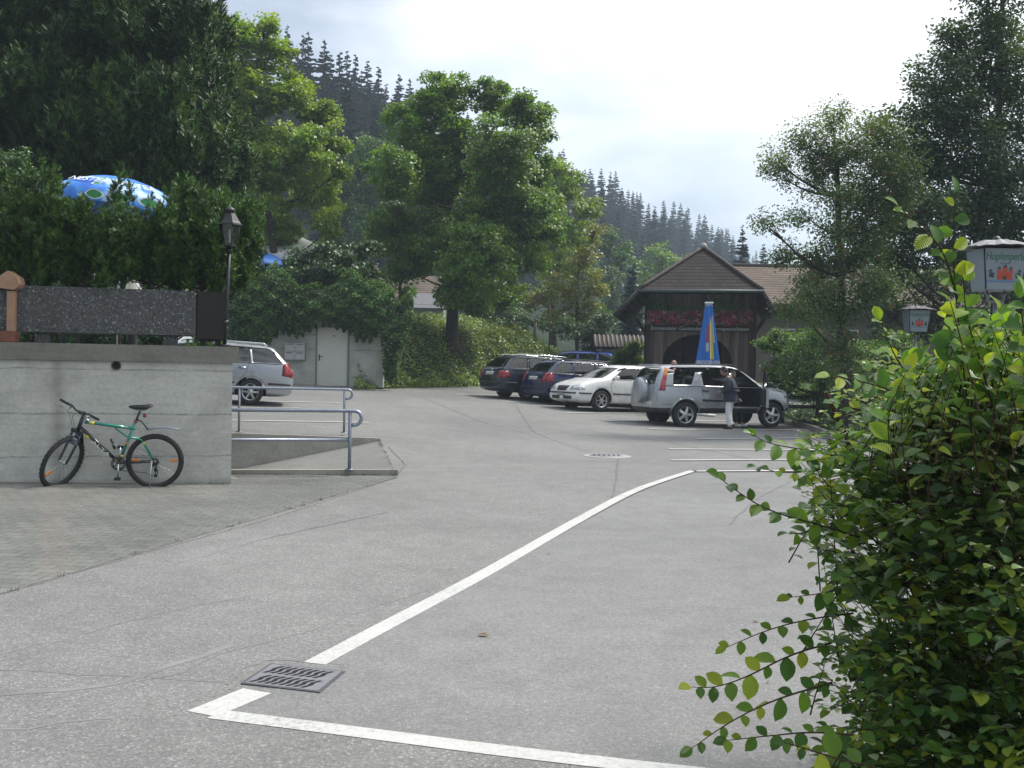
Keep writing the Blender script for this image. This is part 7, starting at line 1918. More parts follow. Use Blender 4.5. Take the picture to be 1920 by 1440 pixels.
mirror(suv, .80, .86, 1.13, M_PLAS, 1)
b = MB(); b.tube([(-1.6, .6, 1.66), (0, .62, 1.70), (.3, .61, 1.68)], .012, 5); b.tube([(-1.6, -.6, 1.66), (0, -.62, 1.70), (.3, -.61, 1.68)], .012, 5); b.build('roof_strip', M_PLAS, suv)
# open passenger door (its own part, with glass, trim and mirror)
Md = T(1.03, -.90, 0) @ RZ(R_(66))
b = MB(); 
b.prism([(-.90, .57), (-.02, .57), (0, 1.03), (-.04, 1.09), (-.90, 1.09)], -.04, .03, 'y', Md); door = b.build('door', SILV, suv)
b = MB(); b.tube([Md @ Vector(p) for p in ((-.89, 0, 1.09), (-.86, .05, 1.56), (-.60, .06, 1.57), (-.30, .04, 1.34), (-.05, 0, 1.09))], .020, 6); b.build('window_frame', M_PLAS, door)
b = MB(); b.add([tuple(Md @ Vector(p)) for p in ((-.88, .005, 1.10), (-.85, .05, 1.55), (-.60, .055, 1.56), (-.30, .04, 1.33), (-.06, .005, 1.10))], [(0, 1, 2, 3, 4)]); b.build('window', M_GLASS, door, recalc=False)
b = MB(); b.prism([(-.86, .62), (-.06, .62), (-.06, .98), (-.86, 1.04)], .032, .075, 'y', Md); b.build('inner_trim', M_INT, door)
b = MB(); b.sphere((-.14, -.15, 1.17), .12, 12, 8, Md, sc=(.62, .98, .66)); b.tube([(-.12, -.03, 1.12), (-.13, -.1, 1.14)], .03, 6, Md); b.build('mirror', M_PLAS, door)
# ================================================================== people
def skin_mesh(name, pts, edges, mat, parent, sub=2, root=0, M=None):
    """pts: list of (x,y,z,rx[,ry]) joints; edges join them; grown into one smooth tapering surface"""
    me = bpy.data.meshes.new(name); me.from_pydata([p[:3] for p in pts], edges, [])
    o = bpy.data.objects.new('tmp_skin', me); COL.objects.link(o)
    o.modifiers.new('k', 'SKIN'); sb = o.modifiers.new('s', 'SUBSURF'); sb.levels = sub; sb.render_levels = sub
    for i, v in enumerate(me.skin_vertices[0].data):
        p = pts[i]; v.radius = (p[3], p[4] if len(p) > 4 else p[3]); v.use_root = (i == root)
    bpy.context.view_layer.update(); m2 = evaluated(o); bpy.data.objects.remove(o); bpy.data.meshes.remove(me)
    m2.name = name; m2.materials.clear(); m2.materials.append(mat); m2.polygons.foreach_set('use_smooth', [True] * len(m2.polygons)); m2.update()
    if M is not None: m2.transform(M)
    return link(name, m2, parent)
M_SKIN = plain('skin', (.42, .24, .17), .55, var=.06); M_HAIR = plain('dark_hair', (.018, .014, .012), .6, var=.3, scale=30); M_GHAIR = plain('grey_hair', (.35, .33, .30), .7, var=.2, scale=30)
M_NAVYJ = plain('navy_jacket', (.032, .040, .062), .85, var=.15, bump=.3); M_WTR = plain('white_trousers', (.78, .78, .80), .85, var=.08, bump=.3); M_DTR = plain('dark_trousers', (.02, .02, .024), .85); M_WSH = plain('white_shirt', (.68, .68, .70), .8, var=.08, bump=.2)
M_SHOE = plain('black_shoe', (.015, .013, .013), .4); M_WSHOE = plain('white_shoe', (.6, .6, .58), .5); M_EYE = plain('eye_white', (.6, .6, .58), .3)
def chain_graph(chains):
    pts, edges, idx = [], [], {}
    for ch in chains:
        prev = None
        for p in ch:
            key = tuple(round(a, 4) for a in p[:3])
            if key not in idx: idx[key] = len(pts); pts.append(p)
            if prev is not None: edges.append((prev, idx[key]))
            prev = idx[key]
    return pts, edges
def head_of(parent, neck, d_face, tilt, hair, hair_len=.0, s=1.0):
    """head facing +x in its local frame, bowed by tilt"""
    M = T(*neck) @ RZ(d_face) @ RY(tilt)
    bm = bmesh.new(); bmesh.ops.create_uvsphere(bm, u_segments=24, v_segments=18, radius=1)
    for v in bm.verts:
        x, y, z = v.co
        w = .078 - .018 * max(0, -z) ** 1.2; X = x * .098; Y = y * w; Z = z * .118
        if x > 0: 
            X += .012 * math.exp(-((z + .55) / .3) ** 2) * max(0, 1 - abs(y) * 2.2)      # chin
            X += .020 * math.exp(-((z + .12) / .16) ** 2) * math.exp(-(y / .16) ** 2)    # nose
            X -= .010 * math.exp(-((z - .10) / .12) ** 2) * (math.exp(-((abs(y) - .38) / .16) ** 2))  # eye sockets
            X += .005 * math.exp(-((z + .40) / .07) ** 2) * math.exp(-(y / .25) ** 2)    # lips
        v.co = Vector((X, Y, Z + .135)) * s
    b = MB(); b.addbm(bm, M, True)
    for sg in (-1, 1): b.sphere((-.005, sg * .080 * s, .125 * s), .030 * s, 8, 6, M, sc=(.7, .35, 1.1))
    hd = b.build('head', M_SKIN, parent)
    b = MB()
    for sg in (-1, 1): b.sphere((.082 * s, sg * .030 * s, .148 * s), .011 * s, 8, 6, M)
    b.build('eyes', M_EYE, hd)
    if hair:
        bm = bmesh.new(); bmesh.ops.create_uvsphere(bm, u_segments=22, v_segments=14, radius=1)
        bmesh.ops.delete(bm, geom=[v for v in bm.verts if (v.co.x > .35 and v.co.z < .45) or v.co.z < -.35 - hair_len], context='VERTS')
        for v in bm.verts: v.co = Vector((v.co.x * .108 - .008, v.co.y * .090, v.co.z * .128 + .142)) * s * (1 + .02 * math.sin(v.co.y * 30 + v.co.z * 20))
        b = MB(); b.addbm(bm, M, True); h = b.build('hair', hair, hd)
        sd = h.modifiers.new('t', 'SOLIDIFY'); sd.thickness = .008
    return hd
def hand(parent, wrist, d, up, side, s=1.0, curl=.6):
    """palm, four fingers and a thumb as skinned chains"""
    d = Vector(d).normalized(); up = Vector(up); sv = d.cross(up).normalized(); up = sv.cross(d).normalized(); w = Vector(wrist)
    ch = [[(*(w), .024 * s, .018 * s), (*(w + d * .045 * s), .034 * s, .015 * s), (*(w + d * .085 * s), .036 * s, .013 * s)]]
    base = w + d * .085 * s
    for k, (o, l) in enumerate(((-.028, .062), (-.009, .072), (.010, .068), (.028, .052))):
        p0 = base + sv * o * s; dd = d; c = [tuple(base) + (.036 * s, .013 * s), (*(p0 + d * .012 * s), .0085 * s)]; p = p0 + d * .012 * s
        for m_ in range(3):
            dd = (dd - up * curl * .38).normalized(); p = p + dd * l * s * (.42, .32, .26)[m_]; c.append((*p, (.0085, .008, .0065)[m_] * s))
        ch.append(c)
    tb = w + d * .035 * s; t1 = tb + (sv * side * .045 + d * .02 - up * .01) * s
    ch.append([(*(w + d * .045 * s), .034 * s, .015 * s), (*t1, .011 * s), (*(t1 + (d * .03 - up * .014 + sv * side * .006) * s), .0095 * s), (*(t1 + (d * .052 - up * .03) * s), .0075 * s)])
    pts, ed = chain_graph(ch); return skin_mesh('hand', pts, ed, M_SKIN, parent, 1)

def standing_person():
    p = gp(1368, 805); H = 1.0
    t = thing('person', 'person in navy jacket and white trousers, head bowed, standing by the open car door', 'person', (p.x, p.y, p.z), R_(152))
    # local frame: faces +x; +y is the person's left
    hipz, shz = .86, 1.31; lean = .06
    L = dict(hipL=(-.01, .09, hipz), kneeL=(.03, .085, .46), ankL=(-.03, .085, .08), hipR=(-.01, -.09, hipz), kneeR=(.05, -.10, .46), ankR=(.02, -.11, .08), wa=(.0, 0, 1.02), ch=(.02, 0, 1.20), nk=(.07, 0, 1.37), nt=(.11, 0, 1.42),
             shL=(.03, .18, shz), elL=(-.03, .25, 1.06), wrL=(.20, .14, 1.00), shR=(.03, -.18, shz), elR=(-.04, -.25, 1.06), wrR=(.20, -.12, .99))
    g = lambda n, r, r2=None: (*L[n], r, r2 if r2 else r)
    pts, ed = chain_graph([[(0, 0, .90, .13, .10), g('wa', .12, .09), g('ch', .14, .10), g('nk', .055), g('nt', .05)], [(0, 0, .90, .13, .10), g('hipL', .085), g('kneeL', .055), g('ankL', .038), (.09, .09, .03, .032)], [(0, 0, .90, .13, .10), g('hipR', .085), g('kneeR', .055), g('ankR', .038), (.13, -.115, .03, .032)],
                           [g('ch', .14, .10), g('shL', .055), g('elL', .042), g('wrL', .026)], [g('ch', .14, .10), g('shR', .055), g('elR', .042), g('wrR', .026)]])
    skin_mesh('body', pts, ed, M_SKIN, t)
    pts, ed = chain_graph([[(0, 0, .84, .130, .10), (-.01, .085, .82, .095), (.02, .09, .62, .088), g('kneeL', .078), (-.005, .085, .25, .074), (-.03, .085, .085, .070)], [(0, 0, .84, .130, .10), (-.01, -.085, .82, .095), (.03, -.095, .62, .088), g('kneeR', .078), (.03, -.105, .25, .074), (.02, -.11, .085, .070)]])
    skin_mesh('trousers', pts, ed, M_WTR, t)
    pts, ed = chain_graph([[(-.005, 0, .78, .205, .185), (0, 0, .92, .20, .175), g('wa', .21, .18), (-.01, 0, 1.20, .21, .165), (.04, 0, 1.33, .14, .10), g('nk', .07)], [(-.01, 0, 1.20, .21, .165), g('shL', .09), (.0, .23, 1.18, .078), g('elL', .072), (.09, .20, 1.03, .056), (.18, .15, 1.005, .046)],
                           [(-.01, 0, 1.20, .21, .165), g('shR', .09), (.0, -.23, 1.18, .078), g('elR', .072), (.09, -.19, 1.03, .056), (.18, -.13, .995, .046)]])
    skin_mesh('jacket', pts, ed, M_NAVYJ, t, root=1)
    for (x, y) in ((-.03, .085), (.02, -.11)):
        b = MB(); b.sphere((x + .055, y, .045), .05, 12, 8, sc=(2.6, .95, .85)); b.box((x + .05, y, .012), (.25, .085, .024), bev=.01); b.build('shoe', M_SHOE, t)
    head_of(t, (.115, 0, 1.415), 0, R_(28), M_HAIR, .2)
    hand(t, (.195, .142, 1.0), (.8, -.55, -.1), (0, 0, 1), -1); hand(t, (.195, -.122, .99), (.8, .5, -.1), (0, 0, 1), 1)
standing_person()

def seated_person(name_label, loc, rz, top, legs, shoe, hair, seat_h=.45, lean=.0, down=.45, s=1.0):
    """sitting figure facing +x locally; loc is the point on the ground under the seat front"""
    t = thing('person', name_label, 'person', loc, rz)
    z = seat_h + .09
    P = lambda x, y, zz, r, r2=None: (x, y, zz, r, r2 if r2 else r)
    hip = (0, 0, z, .14, .12); wa = (-.01 + lean * .3, 0, z + .20, .125, .10); ch = (lean * .7, 0, z + .40, .15, .105); nk = (lean, 0, z + .57, .055); nt = (lean + .02, 0, z + .62, .05)
    legc = []
    for sg in (-1, 1): legc.append([hip, P(.06, sg * .10, z - .01, .085), P(.42, sg * .12, z - .0, .058), P(.44, sg * .12, z - .42 + .0, .04), P(.46, sg * .12, .07, .036), P(.58, sg * .13, .04, .03)])
    arms = [[ch, P(lean * .8, sg * .19, z + .48, .055), P(lean + .06, sg * .25, z + .24, .042), P(.28 + lean * .4, sg * .17, z + .13, .026)] for sg in (-1, 1)]
    pts, ed = chain_graph([[hip, wa, ch, nk, nt]] + legc + arms); skin_mesh('body', pts, ed, M_SKIN, t)
    sc = lambda ch_, k: [tuple(p[:3]) + tuple(r * k for r in (p[3:] if len(p) > 4 else (p[3], p[3]))) for p in ch_]
    pts, ed = chain_graph([sc(c[:-1], 1.22) for c in legc]); skin_mesh('trousers', pts, ed, legs, t)
    hp = (0, 0, z + .02, .17, .14)
    pts, ed = chain_graph([[hp, (wa[0], 0, wa[2], .155, .125), (ch[0], 0, ch[2], .175, .13), (nk[0], 0, nk[2] - .03, .075, .07)]] + [[(ch[0], 0, ch[2], .175, .13)] + sc(c[1:], 1.3) for c in arms]); skin_mesh('top', pts, ed, top, t, root=0)
    for sg in (-1, 1): b = MB(); b.sphere((.52, sg * .125, .05), .052, 12, 8, sc=(2.5, .95, .85)); b.build('shoe', shoe, t)
    head_of(t, (nt[0] + .01, 0, nt[2] - .01), 0, R_(12), hair, .1)
    for sg in (-1, 1): hand(t, (.285 + lean * .4, sg * .168, z + .13), (.9, -sg * .25, -.15), (0, 0, 1), -sg if sg > 0 else 1, curl=.5)
    return t
# person turning out of the passenger seat, feet on the ground
q = Matrix.Translation(SUVL) @ RZ(SUVH) @ Vector((.20, -.26, 0))
seated_person('person in dark clothes and white shoes sitting sideways in the open car doorway', (q.x, q.y, SUVL.z + .0), SUVH - PI / 2 + .25, M_DTR, M_DTR, M_WSHOE, M_GHAIR, seat_h=.66, lean=.16) if False else None
def doorway_person():
    t = thing('person', 'person in dark clothes and white shoes sitting sideways in the open car doorway', 'person', (q.x, q.y, SUVL.z), SUVH - PI / 2 + .42)
    z = .76; hip = (0, 0, z, .14, .12); wa = (.02, 0, z + .18, .125, .10); ch = (.10, 0, z + .36, .15, .105); nk = (.17, 0, z + .50, .055); nt = (.20, 0, z + .54, .05)
    legc = [[hip, (.06, sg * .10, z - .03, .085, .085), (.42, sg * .13, z - .28, .058, .058), (.50, sg * .13, .10, .04, .04), (.62, sg * .14, .045, .03, .03)] for sg in (-1, 1)]
    arms = [[ch, (.10, sg * .19, z + .42, .055, .055), (.16, sg * .24, z + .18, .042, .042), (.36, sg * .14, z + .02, .026, .026)] for sg in (-1, 1)]
    pts, ed = chain_graph([[hip, wa, ch, nk, nt]] + legc + arms); skin_mesh('body', pts, ed, M_SKIN, t)
    pts, ed = chain_graph([[tuple(p[:3]) + (p[3] * 1.25, p[4] * 1.25) for p in c[:-1]] for c in legc]); skin_mesh('trousers', pts, ed, M_DTR, t)
    hp = (0, 0, z + .02, .17, .14); c2 = (.10, 0, z + .36, .175, .13)
    pts, ed = chain_graph([[hp, (.02, 0, z + .18, .155, .125), c2, (.16, 0, z + .47, .075, .07)]] + [[c2] + [tuple(p[:3]) + (p[3] * 1.3, p[4] * 1.3) for p in c[1:]] for c in arms]); skin_mesh('jacket', pts, ed, M_DTR, t)
    for sg in (-1, 1): b = MB(); b.sphere((.56, sg * .135, .05), .052, 12, 8, sc=(2.5, .95, .85)); b.build('shoe', M_WSHOE, t)
    head_of(t, (.21, 0, z + .53), 0, R_(20), M_GHAIR, .1)
    for sg in (-1, 1): hand(t, (.365, sg * .138, z + .02), (.8, -sg * .2, -.4), (0, 0, 1), -sg, curl=.5)
doorway_person()
# person standing beyond the off-roader: only the crown of the head shows
def upright_person(label, loc, rz, hair):
    t = thing('person', label, 'person', loc, rz)
    pts, ed = chain_graph([[(0, 0, .92, .14, .11), (0, 0, 1.05, .13, .1), (0, 0, 1.25, .16, .11), (0, 0, 1.42, .06, .06), (.01, 0, 1.47, .05, .05)]] + [[(0, 0, .92, .14, .11), (0, s * .09, .86, .09, .09), (.02, s * .10, .47, .06, .06), (0, s * .10, .08, .04, .04), (.12, s * .11, .035, .032, .032)] for s in (-1, 1)] +
                          [[(0, 0, 1.25, .16, .11), (0, s * .19, 1.36, .058, .058), (0, s * .24, 1.08, .045, .045), (.08, s * .24, .84, .028, .028)] for s in (-1, 1)])
    skin_mesh('body', pts, ed, M_SKIN, t)
    pts, ed = chain_graph([[(0, 0, .94, .16, .13), (0, s * .09, .86, .11, .11), (.02, s * .10, .47, .08, .08), (0, s * .10, .09, .065, .065)] for s in (-1, 1)]); skin_mesh('trousers', pts, ed, M_DTR, t)
    pts, ed = chain_graph([[(0, 0, .90, .18, .14), (0, 0, 1.05, .165, .13), (0, 0, 1.25, .185, .135), (0, 0, 1.40, .08, .08)]] + [[(0, 0, 1.25, .185, .135), (0, s * .19, 1.36, .075, .075), (0, s * .24, 1.10, .062, .062)] for s in (-1, 1)]); skin_mesh('shirt', pts, ed, M_WSH, t)
    for s in (-1, 1):
        b = MB(); b.sphere((.06, s * .105, .045), .05, 12, 8, sc=(2.6, .95, .85)); b.build('shoe', M_SHOE, t)
        hand(t, (.085, s * .24, .83), (.1, 0, -1), (-1, 0, 0), s, curl=.5)
    head_of(t, (.015, 0, 1.46), 0, R_(5), hair)
p = at(1264, 690, 33.2)
upright_person('person beyond the silver off-roader, only the top of the head above its roof', (p.x, 33.2, ground(p.x, 33.2)), R_(100), None)
p = at(252, 520, 16.9)
upright_person('person in a white shirt standing on the terrace behind the mountain pines', (p.x, 16.9, TZ), R_(200), M_HAIR)

# ================================================================== bicycle
def bicycle():
    o0 = gp(294, 913) + Vector((.02, -.13, 0))
    root = thing('bicycle', 'green and black mountain bike on its kickstand in front of the concrete wall', 'bicycle', (o0.x, o0.y, .006), 0)
    root.rotation_mode = 'XYZ'; root.rotation_euler = (Euler((R_(7), 0, 0)).to_matrix().to_4x4()).to_euler(); root.rotation_euler = (RZ(R_(14)) @ RX(R_(7)) @ RY(.035)).to_euler()
    TEAL = plain('teal_frame', (.01, .22, .16), .25, .2, coat=.6); DGR = plain('dark_frame', (.012, .016, .014), .3, coat=.5); YEL = plain('yellow_band', (.62, .50, .02), .4); ORB = plain('orange_band', (.6, .2, .03), .4); STL = plain('polished_steel', (.55, .56, .58), .22, .9)
    GRY = plain('grey_mudguard', (.16, .175, .22), .5); RUB = M_TYRE; BLK = M_BLK; REF = plain('orange_reflector', (.75, .22, .02), .3)
    RH = Vector((0, 0, .335)); BB = Vector((-.42, 0, .315)); ST = Vector((-.235, 0, .80)); HT = Vector((-.83, 0, .875)); HB = Vector((-.885, 0, .735)); FH0 = Vector((-1.075, 0, .335))
    def tb(name, segs, mat, parent, n=10):
        b = MB()
        for pts, r in segs: b.tube(pts, r, n)
        return b.build(name, mat, parent)
    fr_ = tb('frame', [([ST + Vector((.005, 0, -.06)), HT + Vector((.02, 0, -.055))], [.020, .019]), ([BB, ST + Vector((.012, 0, .04))], .0165), ([ST + Vector((-.04, 0, -.06)) + Vector((-.19, 0, .005)), ST + Vector((-.075, 0, -.17)), Vector((-.155, .035, .61)), RH + Vector((-.02, .062, .0))], [.012, .011, .009, .008]),
                       ([ST + Vector((-.04, 0, -.06)) + Vector((-.19, 0, .005)), ST + Vector((-.075, 0, -.17)), Vector((-.155, -.035, .61)), RH + Vector((-.02, -.062, .0))], [.012, .011, .009, .008])], TEAL, root)
    tb('down_tube', [([BB + Vector((-.005, 0, .01)), HB + Vector((.012, 0, .035))], .0225), ([HT + Vector((.004, 0, .01)), HB + Vector((-.002, 0, -.01))], .024), ([BB + Vector((0, -.034, 0)), BB + Vector((0, .034, 0))], .026),
                     ([BB + Vector((.02, .03, 0)), RH + Vector((-.04, .058, 0)), RH + Vector((0, .062, 0))], .010), ([BB + Vector((.02, -.03, 0)), RH + Vector((-.04, -.058, 0)), RH + Vector((0, -.062, 0))], .010)], DGR, fr_)
    dtv = (BB - HB).normalized()
    def band(p, d, l, r, mat): b = MB(); b.tube([p - d * l / 2, p + d * l / 2], r, 12); return b.build('band', mat, fr_)
    band(HB.lerp(BB, .22), dtv, .05, .0245, YEL); band(HB.lerp(BB, .93), dtv, .05, .0245, YEL); band(HT.lerp(ST, .17) + Vector((0, 0, -.055)), (ST - HT).normalized(), .06, .0215, YEL)
    band(BB.lerp(ST, .17), (ST - BB).normalized(), .035, .019, YEL); band(BB.lerp(ST, .50), (ST - BB).normalized(), .03, .0185, ORB); band(Vector((-.128, -.042, .565)), Vector((.13, -.025, -.25)).normalized(), .03, .012, YEL)
    dang = math.atan2(dtv.z, dtv.x)
    mid = HB.lerp(BB, .56); text_mesh('lettering', 'ALTA', .050, plain('white_decal', (.7, .7, .68), .4), fr_, T(mid.x, -.0238, mid.z) @ RY(-dang) @ RX(PI / 2), depth=.002, width=.27)
    mt = HT.lerp(ST, .80) + Vector((0, -.0205, -.055)); text_mesh('lettering', 'ALTA', .022, MATS['white_decal'], fr_, T(*mt) @ RY(-math.atan2((ST - HT).z, (ST - HT).x)) @ RX(PI / 2), depth=.001, width=.09)
    def bwheel(M, parent, reflect):
        b = MB(); R0, rt = .310, .030; Mw = M @ RX(PI / 2)
        prof = [(R0 + rt * math.cos(a), rt * .95 * math.sin(a)) for a in [2 * PI * k / 12 for k in range(13)]]
        b.lathe(prof, 56, Mw)
        for k in range(72):   # tread knobs
            a = 2 * PI * k / 72
            for dz in ((-.014, .006) if k % 2 else (-.004, .016)):
                b.box((R0 + rt * .96, 0, dz), (.007, .014, .010), Mw @ RZ(a))
        w = b.build('wheel', RUB, parent)
        b = MB(); b.lathe([(R0 - .016, -.012), (R0 - .006, -.014), (R0 - .006, .014), (R0 - .016, .012), (R0 - .034, 0), (R0 - .016, -.012)], 56, Mw); b.build('rim', BLK if not reflect else plain('dark_rim', (.07, .07, .075), .3, .6), w)
        b = MB()
        for k in range(32):
            a = 2 * PI * k / 32; s = 1 if k % 2 else -1; off = .55 * (1 if (k // 2) % 2 else -1)
            p0 = Vector((.022 * math.cos(a + off), .022 * math.sin(a + off), s * .03)); p1 = Vector(((R0 - .03) * math.cos(a), (R0 - .03) * math.sin(a), 0)); b.tube([p0, p1], .0013, 4, Mw, caps=False)
        b.build('spokes', STL, w)
        b = MB(); b.lathe([(.001, -.05), (.008, -.05), (.008, -.034), (.024, -.032), (.024, -.026), (.014, -.02), (.014, .02), (.024, .026), (.024, .032), (.008, .034), (.008, .05), (.001, .05)], 16, Mw); b.build('hub', STL, w)
        for a in reflect or ():
            b = MB(); b.box((.225, 0, 0), (.085, .030, .018), Mw @ RZ(a), bev=.006); b.build('reflector', REF, w)
        return w
    rw_ = bwheel(T(0, 0, .335), root, (R_(0) + .02, PI - .05))
    # steering assembly turned about the head tube axis
    ax = (HT - HB).normalized(); S = T(*HB) @ Matrix.Rotation(R_(57), 4, ax) @ T(*(-HB)); 
    fw_ = bwheel(S @ T(*FH0), root, (R_(200),))
    fk = MB(); crown = HB - ax * .035; ctop = crown
    for sg in (-1, 1):
        a0 = ctop + Vector((0, sg * .062, 0)); fk.tube([a0 + ax * .01, a0 - ax * .16, FH0 + Vector((.01, sg * .058, .02)), FH0 + Vector((0, sg * .056, 0))], [.016, .0165, .015, .010], 10, S)
    fk.box(tuple(crown), (.045, .16, .035), S, bev=.008); fk.tube([crown, HT + ax * .03], .015, 10, S); forkp = fk.build('fork', DGR, root)
    b = MB(); fm = ctop - ax * .10 + Vector((-.035, 0, 0)); b.box(tuple(fm), (.035, .15, .09), S, bev=.01); b.box(tuple(fm + Vector((.085, 0, .0))), (.02, .06, .10), S, bev=.006); b.build('brake_arch', GRY, forkp)
    b = MB(); b.add([tuple(S @ (crown + Vector((dx, dy, dz)))) for dx, dy, dz in ((.05, -.045, -.01), (.05, .045, -.01), (.085, .05, -.20), (.085, -.05, -.20), (.058, -.045, -.01), (.058, .045, -.01), (.093, .05, -.20), (.093, -.05, -.20))], [(0, 1, 2, 3), (4, 7, 6, 5), (0, 4, 5, 1), (1, 5, 6, 2), (2, 6, 7, 3), (3, 7, 4, 0)]); b.build('mud_flap', BLK, forkp)
    # stem, bar, grips, levers
    stem0 = HT + ax * .03; st1 = stem0 + Vector((-.085, 0, .075))
    b = MB(); b.tube([stem0, stem0 + ax * .03, st1], .017, 10, S)
    bar = [(0, -.29, .03), (0.02, -.14, .02), (0, -.05, 0), (0, .05, 0), (0.02, .14, .02), (0, .29, .03)]; b.tube([st1 + Vector((p[0] + .012 * 0, p[1], p[2])) for p in bar], .0115, 10, S); hb = b.build('handlebar', BLK, root)
    for sg in (-1, 1):
        b = MB(); b.tube([st1 + Vector((0.004, sg * .19, .024)), st1 + Vector((0, sg * .30, .031))], .0165, 10, S); b.build('grip', RUB, hb)
        b = MB(); b.tube([st1 + Vector((-.03, sg * .13, .01)), st1 + Vector((-.06, sg * .17, .0)), st1 + Vector((-.055, sg * .25, -.02))], .007, 6, S); b.box(tuple(st1 + Vector((-.015, sg * .145, .005))), (.045, .05, .03), S, bev=.008); b.build('brake_lever', STL, hb)
        b = MB(); p0 = st1 + Vector((-.04, sg * .12, .01))
        b.tube(smooth_pts([S @ p0, S @ (p0 + Vector((-.10, -sg * .05, .06))), S @ (st1 + Vector((-.12, sg * .01, -.04))), S @ (crown + Vector((-.05, sg * .03, .06)))], 2), .0028, 5)
        b.tube(smooth_pts([S @ p0, S @ (p0 + Vector((-.07, -sg * .02, .09))), HT + Vector((-.06, sg * .03, .08)), HT + Vector((.05, sg * .02, -.04))], 2), .0028, 5); b.build('cable', BLK, hb)
    # seat post, saddle, tail lamp, rear mudguard
    sd = (ST - BB).normalized(); tp = ST + sd * .17
    b = MB(); b.tube([ST, tp], .0135, 10); b.tube([ST + sd * .02, ST + sd * .05], .021, 12); b.build('seat_post', BLK, root)
    b = MB(); b.tube([ST + sd * .025, ST + sd * .045], .024, 12); b.build('seat_clamp', plain('red_clamp', (.45, .10, .05), .5), root)
    bm = bmesh.new(); bmesh.ops.create_uvsphere(bm, u_segments=24, v_segments=12, radius=1)
    for v in bm.verts:
        x, y, z = v.co; w = .026 + .055 / (1 + math.exp(-(x - .25) * 7)); v.co = Vector((x * .145, y * w * 1.25, z * .032 + .016 * (x ** 2) * (1 if x > 0 else .5) + (.008 if x > .5 else 0)))
    b = MB(); b.addbm(bm, T(tp.x + .01, 0, tp.z + .045), True); b.build('saddle', BLK, root)
    b = MB(); 
    for sg in (-1, 1): b.tube([(tp.x - .10, sg * .018, tp.z + .03), (tp.x - .03, sg * .022, tp.z + .004), (tp.x + .04, sg * .022, tp.z + .004), (tp.x + .10, sg * .03, tp.z + .03)], .0035, 6)
    b.build('saddle_rails', STL, root)
    b = MB(); b.lathe([(.001, -.02), (.022, -.02), (.026, .012), (.001, .02)], 14, T(tp.x + .055, 0, tp.z - .055) @ RY(PI / 2)); b.build('tail_lamp', M_RED, root)
    b = MB(); m0 = ST + sd * .06
    b.tube([m0, m0 + Vector((.06, 0, -.03)), m0 + Vector((.125, 0, -.12))], .009, 6)
    arm = b.build('mudguard_arm', DGR, root); b = MB(); n = 10; V = []; p0 = m0 + Vector((.115, 0, -.125))
    for i in range(n + 1):
        u = i / n; x = p0.x + .39 * u; zc = p0.z + .03 * math.sin(u * PI) ; w = .030 * (1 - (2 * u - 1) ** 4 * .8) + .004
        for (yy, dz) in ((-w, -.012), (0, .004), (w, -.012)): V.append((x, yy, zc + dz))
    b.add(V, [(3 * i + j, 3 * i + j + 1, 3 * i + 4 + j, 3 * i + 3 + j) for i in range(n) for j in range(2)], None, True); g = b.build('mudguard', GRY, root, recalc=False); so = g.modifiers.new('t', 'SOLIDIFY'); so.thickness = .006
    # drivetrain
    b = MB(); Mc = T(BB.x, -.045, BB.z) @ RX(PI / 2)
    for r, z in ((.085, 0), (.068, .008)):
        b.lathe([(r - .012, z - .002), (r, z - .002), (r, z + .002), (r - .012, z + .002), (r - .012, z - .002)], 32, Mc)
        for k in range(28): b.box((r + .003, 0, z), (.007, .005, .003), Mc @ RZ(2 * PI * k / 28))
    for k in range(5): b.box((.045, 0, 0), (.075, .012, .005), Mc @ RZ(2 * PI * k / 5))
    b.build('chainring', M_PLAS, root)
    for sg, ang in ((-1, R_(-92)), (1, R_(88))):
        e = BB + Vector((math.cos(ang) * .17, 0, math.sin(ang) * .17)); y = sg * .062; b = MB(); b.tube([(BB.x, y, BB.z), (e.x, y * 1.25, e.z)], [.013, .009], 8); cr = b.build('crank', STL, root)
        b = MB(); b.tube([(e.x, y * 1.2, e.z), (e.x, y * 1.2 + sg * .09, e.z)], .006, 6)
        for dx in (-.032, .032): b.box((e.x + dx, y * 1.2 + sg * .055, e.z), (.010, .085, .022), bev=.002)
        for dy in (.016, .096): b.box((e.x, y * 1.2 + sg * dy, e.z), (.07, .010, .02), bev=.002)
        b.build('pedal', BLK, cr)
    b = MB(); Mr = T(0, -.045, .335) @ RX(PI / 2)
    for k, r in enumerate((.052, .045, .038, .031)): b.lathe([(.018, k * .006), (r, k * .006), (r, k * .006 + .002), (.018, k * .006 + .002)], 24, Mr)
    b.build('cassette', M_PLAS, root)
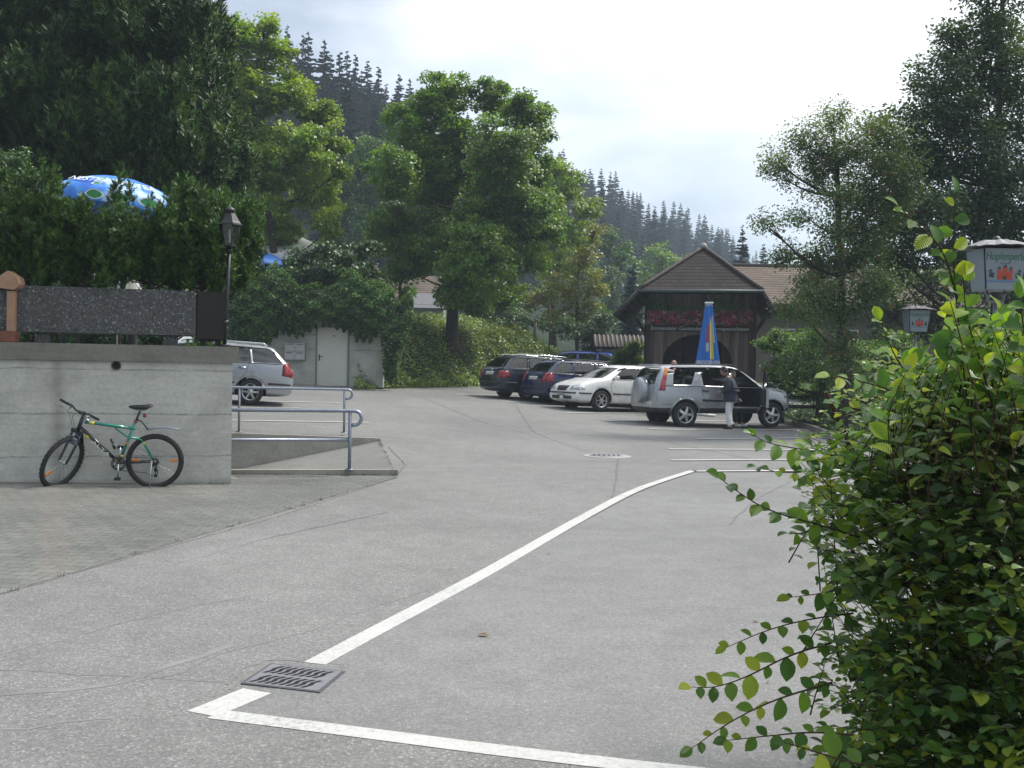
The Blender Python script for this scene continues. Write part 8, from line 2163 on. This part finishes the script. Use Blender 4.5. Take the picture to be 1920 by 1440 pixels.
    b = MB(); dr = Vector((.012, -.05, .235)); b.tube([(0, -.05, .335), (.02, -.062, .29), dr], .010, 6); b.box((.012, -.052, .20), (.012, .012, .10), bev=.003)
    for z in (.235, .165): b.lathe([(.001, -.006), (.022, -.006), (.022, .006), (.001, .006)], 14, T(.012, -.052, z) @ RX(PI / 2))
    b.build('rear_derailleur', BLK, root)
    b = MB(); y = -.048
    b.tube([(BB.x + .02, y, BB.z + .084), (-.02, y, .335 + .047)], .0045, 5); b.tube([(BB.x + .02, y, BB.z - .084), (-.10, y, .20), (.0, y, .150)], .0045, 5); b.tube([(.03, y, .17), (.035, y, .23), (.0, y, .255), (-.04, y, .30)], .0045, 5); b.build('chain', M_PLAS, root)
    # kickstand reaches the ground on the camera's side
    b = MB(); b.box((-.035, -.068, .335), (.03, .02, .045), bev=.004); b.tube([(-.035, -.075, .335), (-.045, -.10, .20), (-.055, -.135, .012)], [.008, .007, .006], 8); b.build('kickstand', STL, root)
    # pump / bottle cage on the down tube
    cg = HB.lerp(BB, .62) + Vector((.035, 0, .045)); b = MB(); pd = dtv
    for sg in (-1, 1): b.tube(smooth_pts([cg + Vector((0, sg * .03, 0)) - pd * .04, cg + Vector((.05, sg * .038, .05)) - pd * .02, cg + Vector((.06, sg * .036, .06)) + pd * .09, cg + Vector((.0, sg * .02, .0)) + pd * .10], 2), .003, 5)
    b.build('bottle_cage', STL, root)
    b = MB(); b.tube([cg + Vector((.03, 0, .03)) + pd * .09, cg + Vector((.075, 0, .075)) - pd * .03], .018, 8); b.build('tool_bag', BLK, root)
    for _ in range(3):   # pitch the bicycle about its rear wheel until the front tyre stands on the paving
        m = gm(root); zf = min((m @ v.co).z for v in fw_.data.vertices)
        pr2 = getattr(bicycle, 'p', .035) + (.004 - zf) / 1.05; bicycle.p = pr2
        root.rotation_euler = (RZ(R_(14)) @ RX(R_(7)) @ RY(pr2)).to_euler()
    m = gm(root); zr_ = min((m @ v.co).z for v in rw_.data.vertices); root.location.z += .004 - zr_
bicycle()
# clean-up of mesh data nobody uses
for me in [m for m in bpy.data.meshes if m.users == 0]: bpy.data.meshes.remove(me)
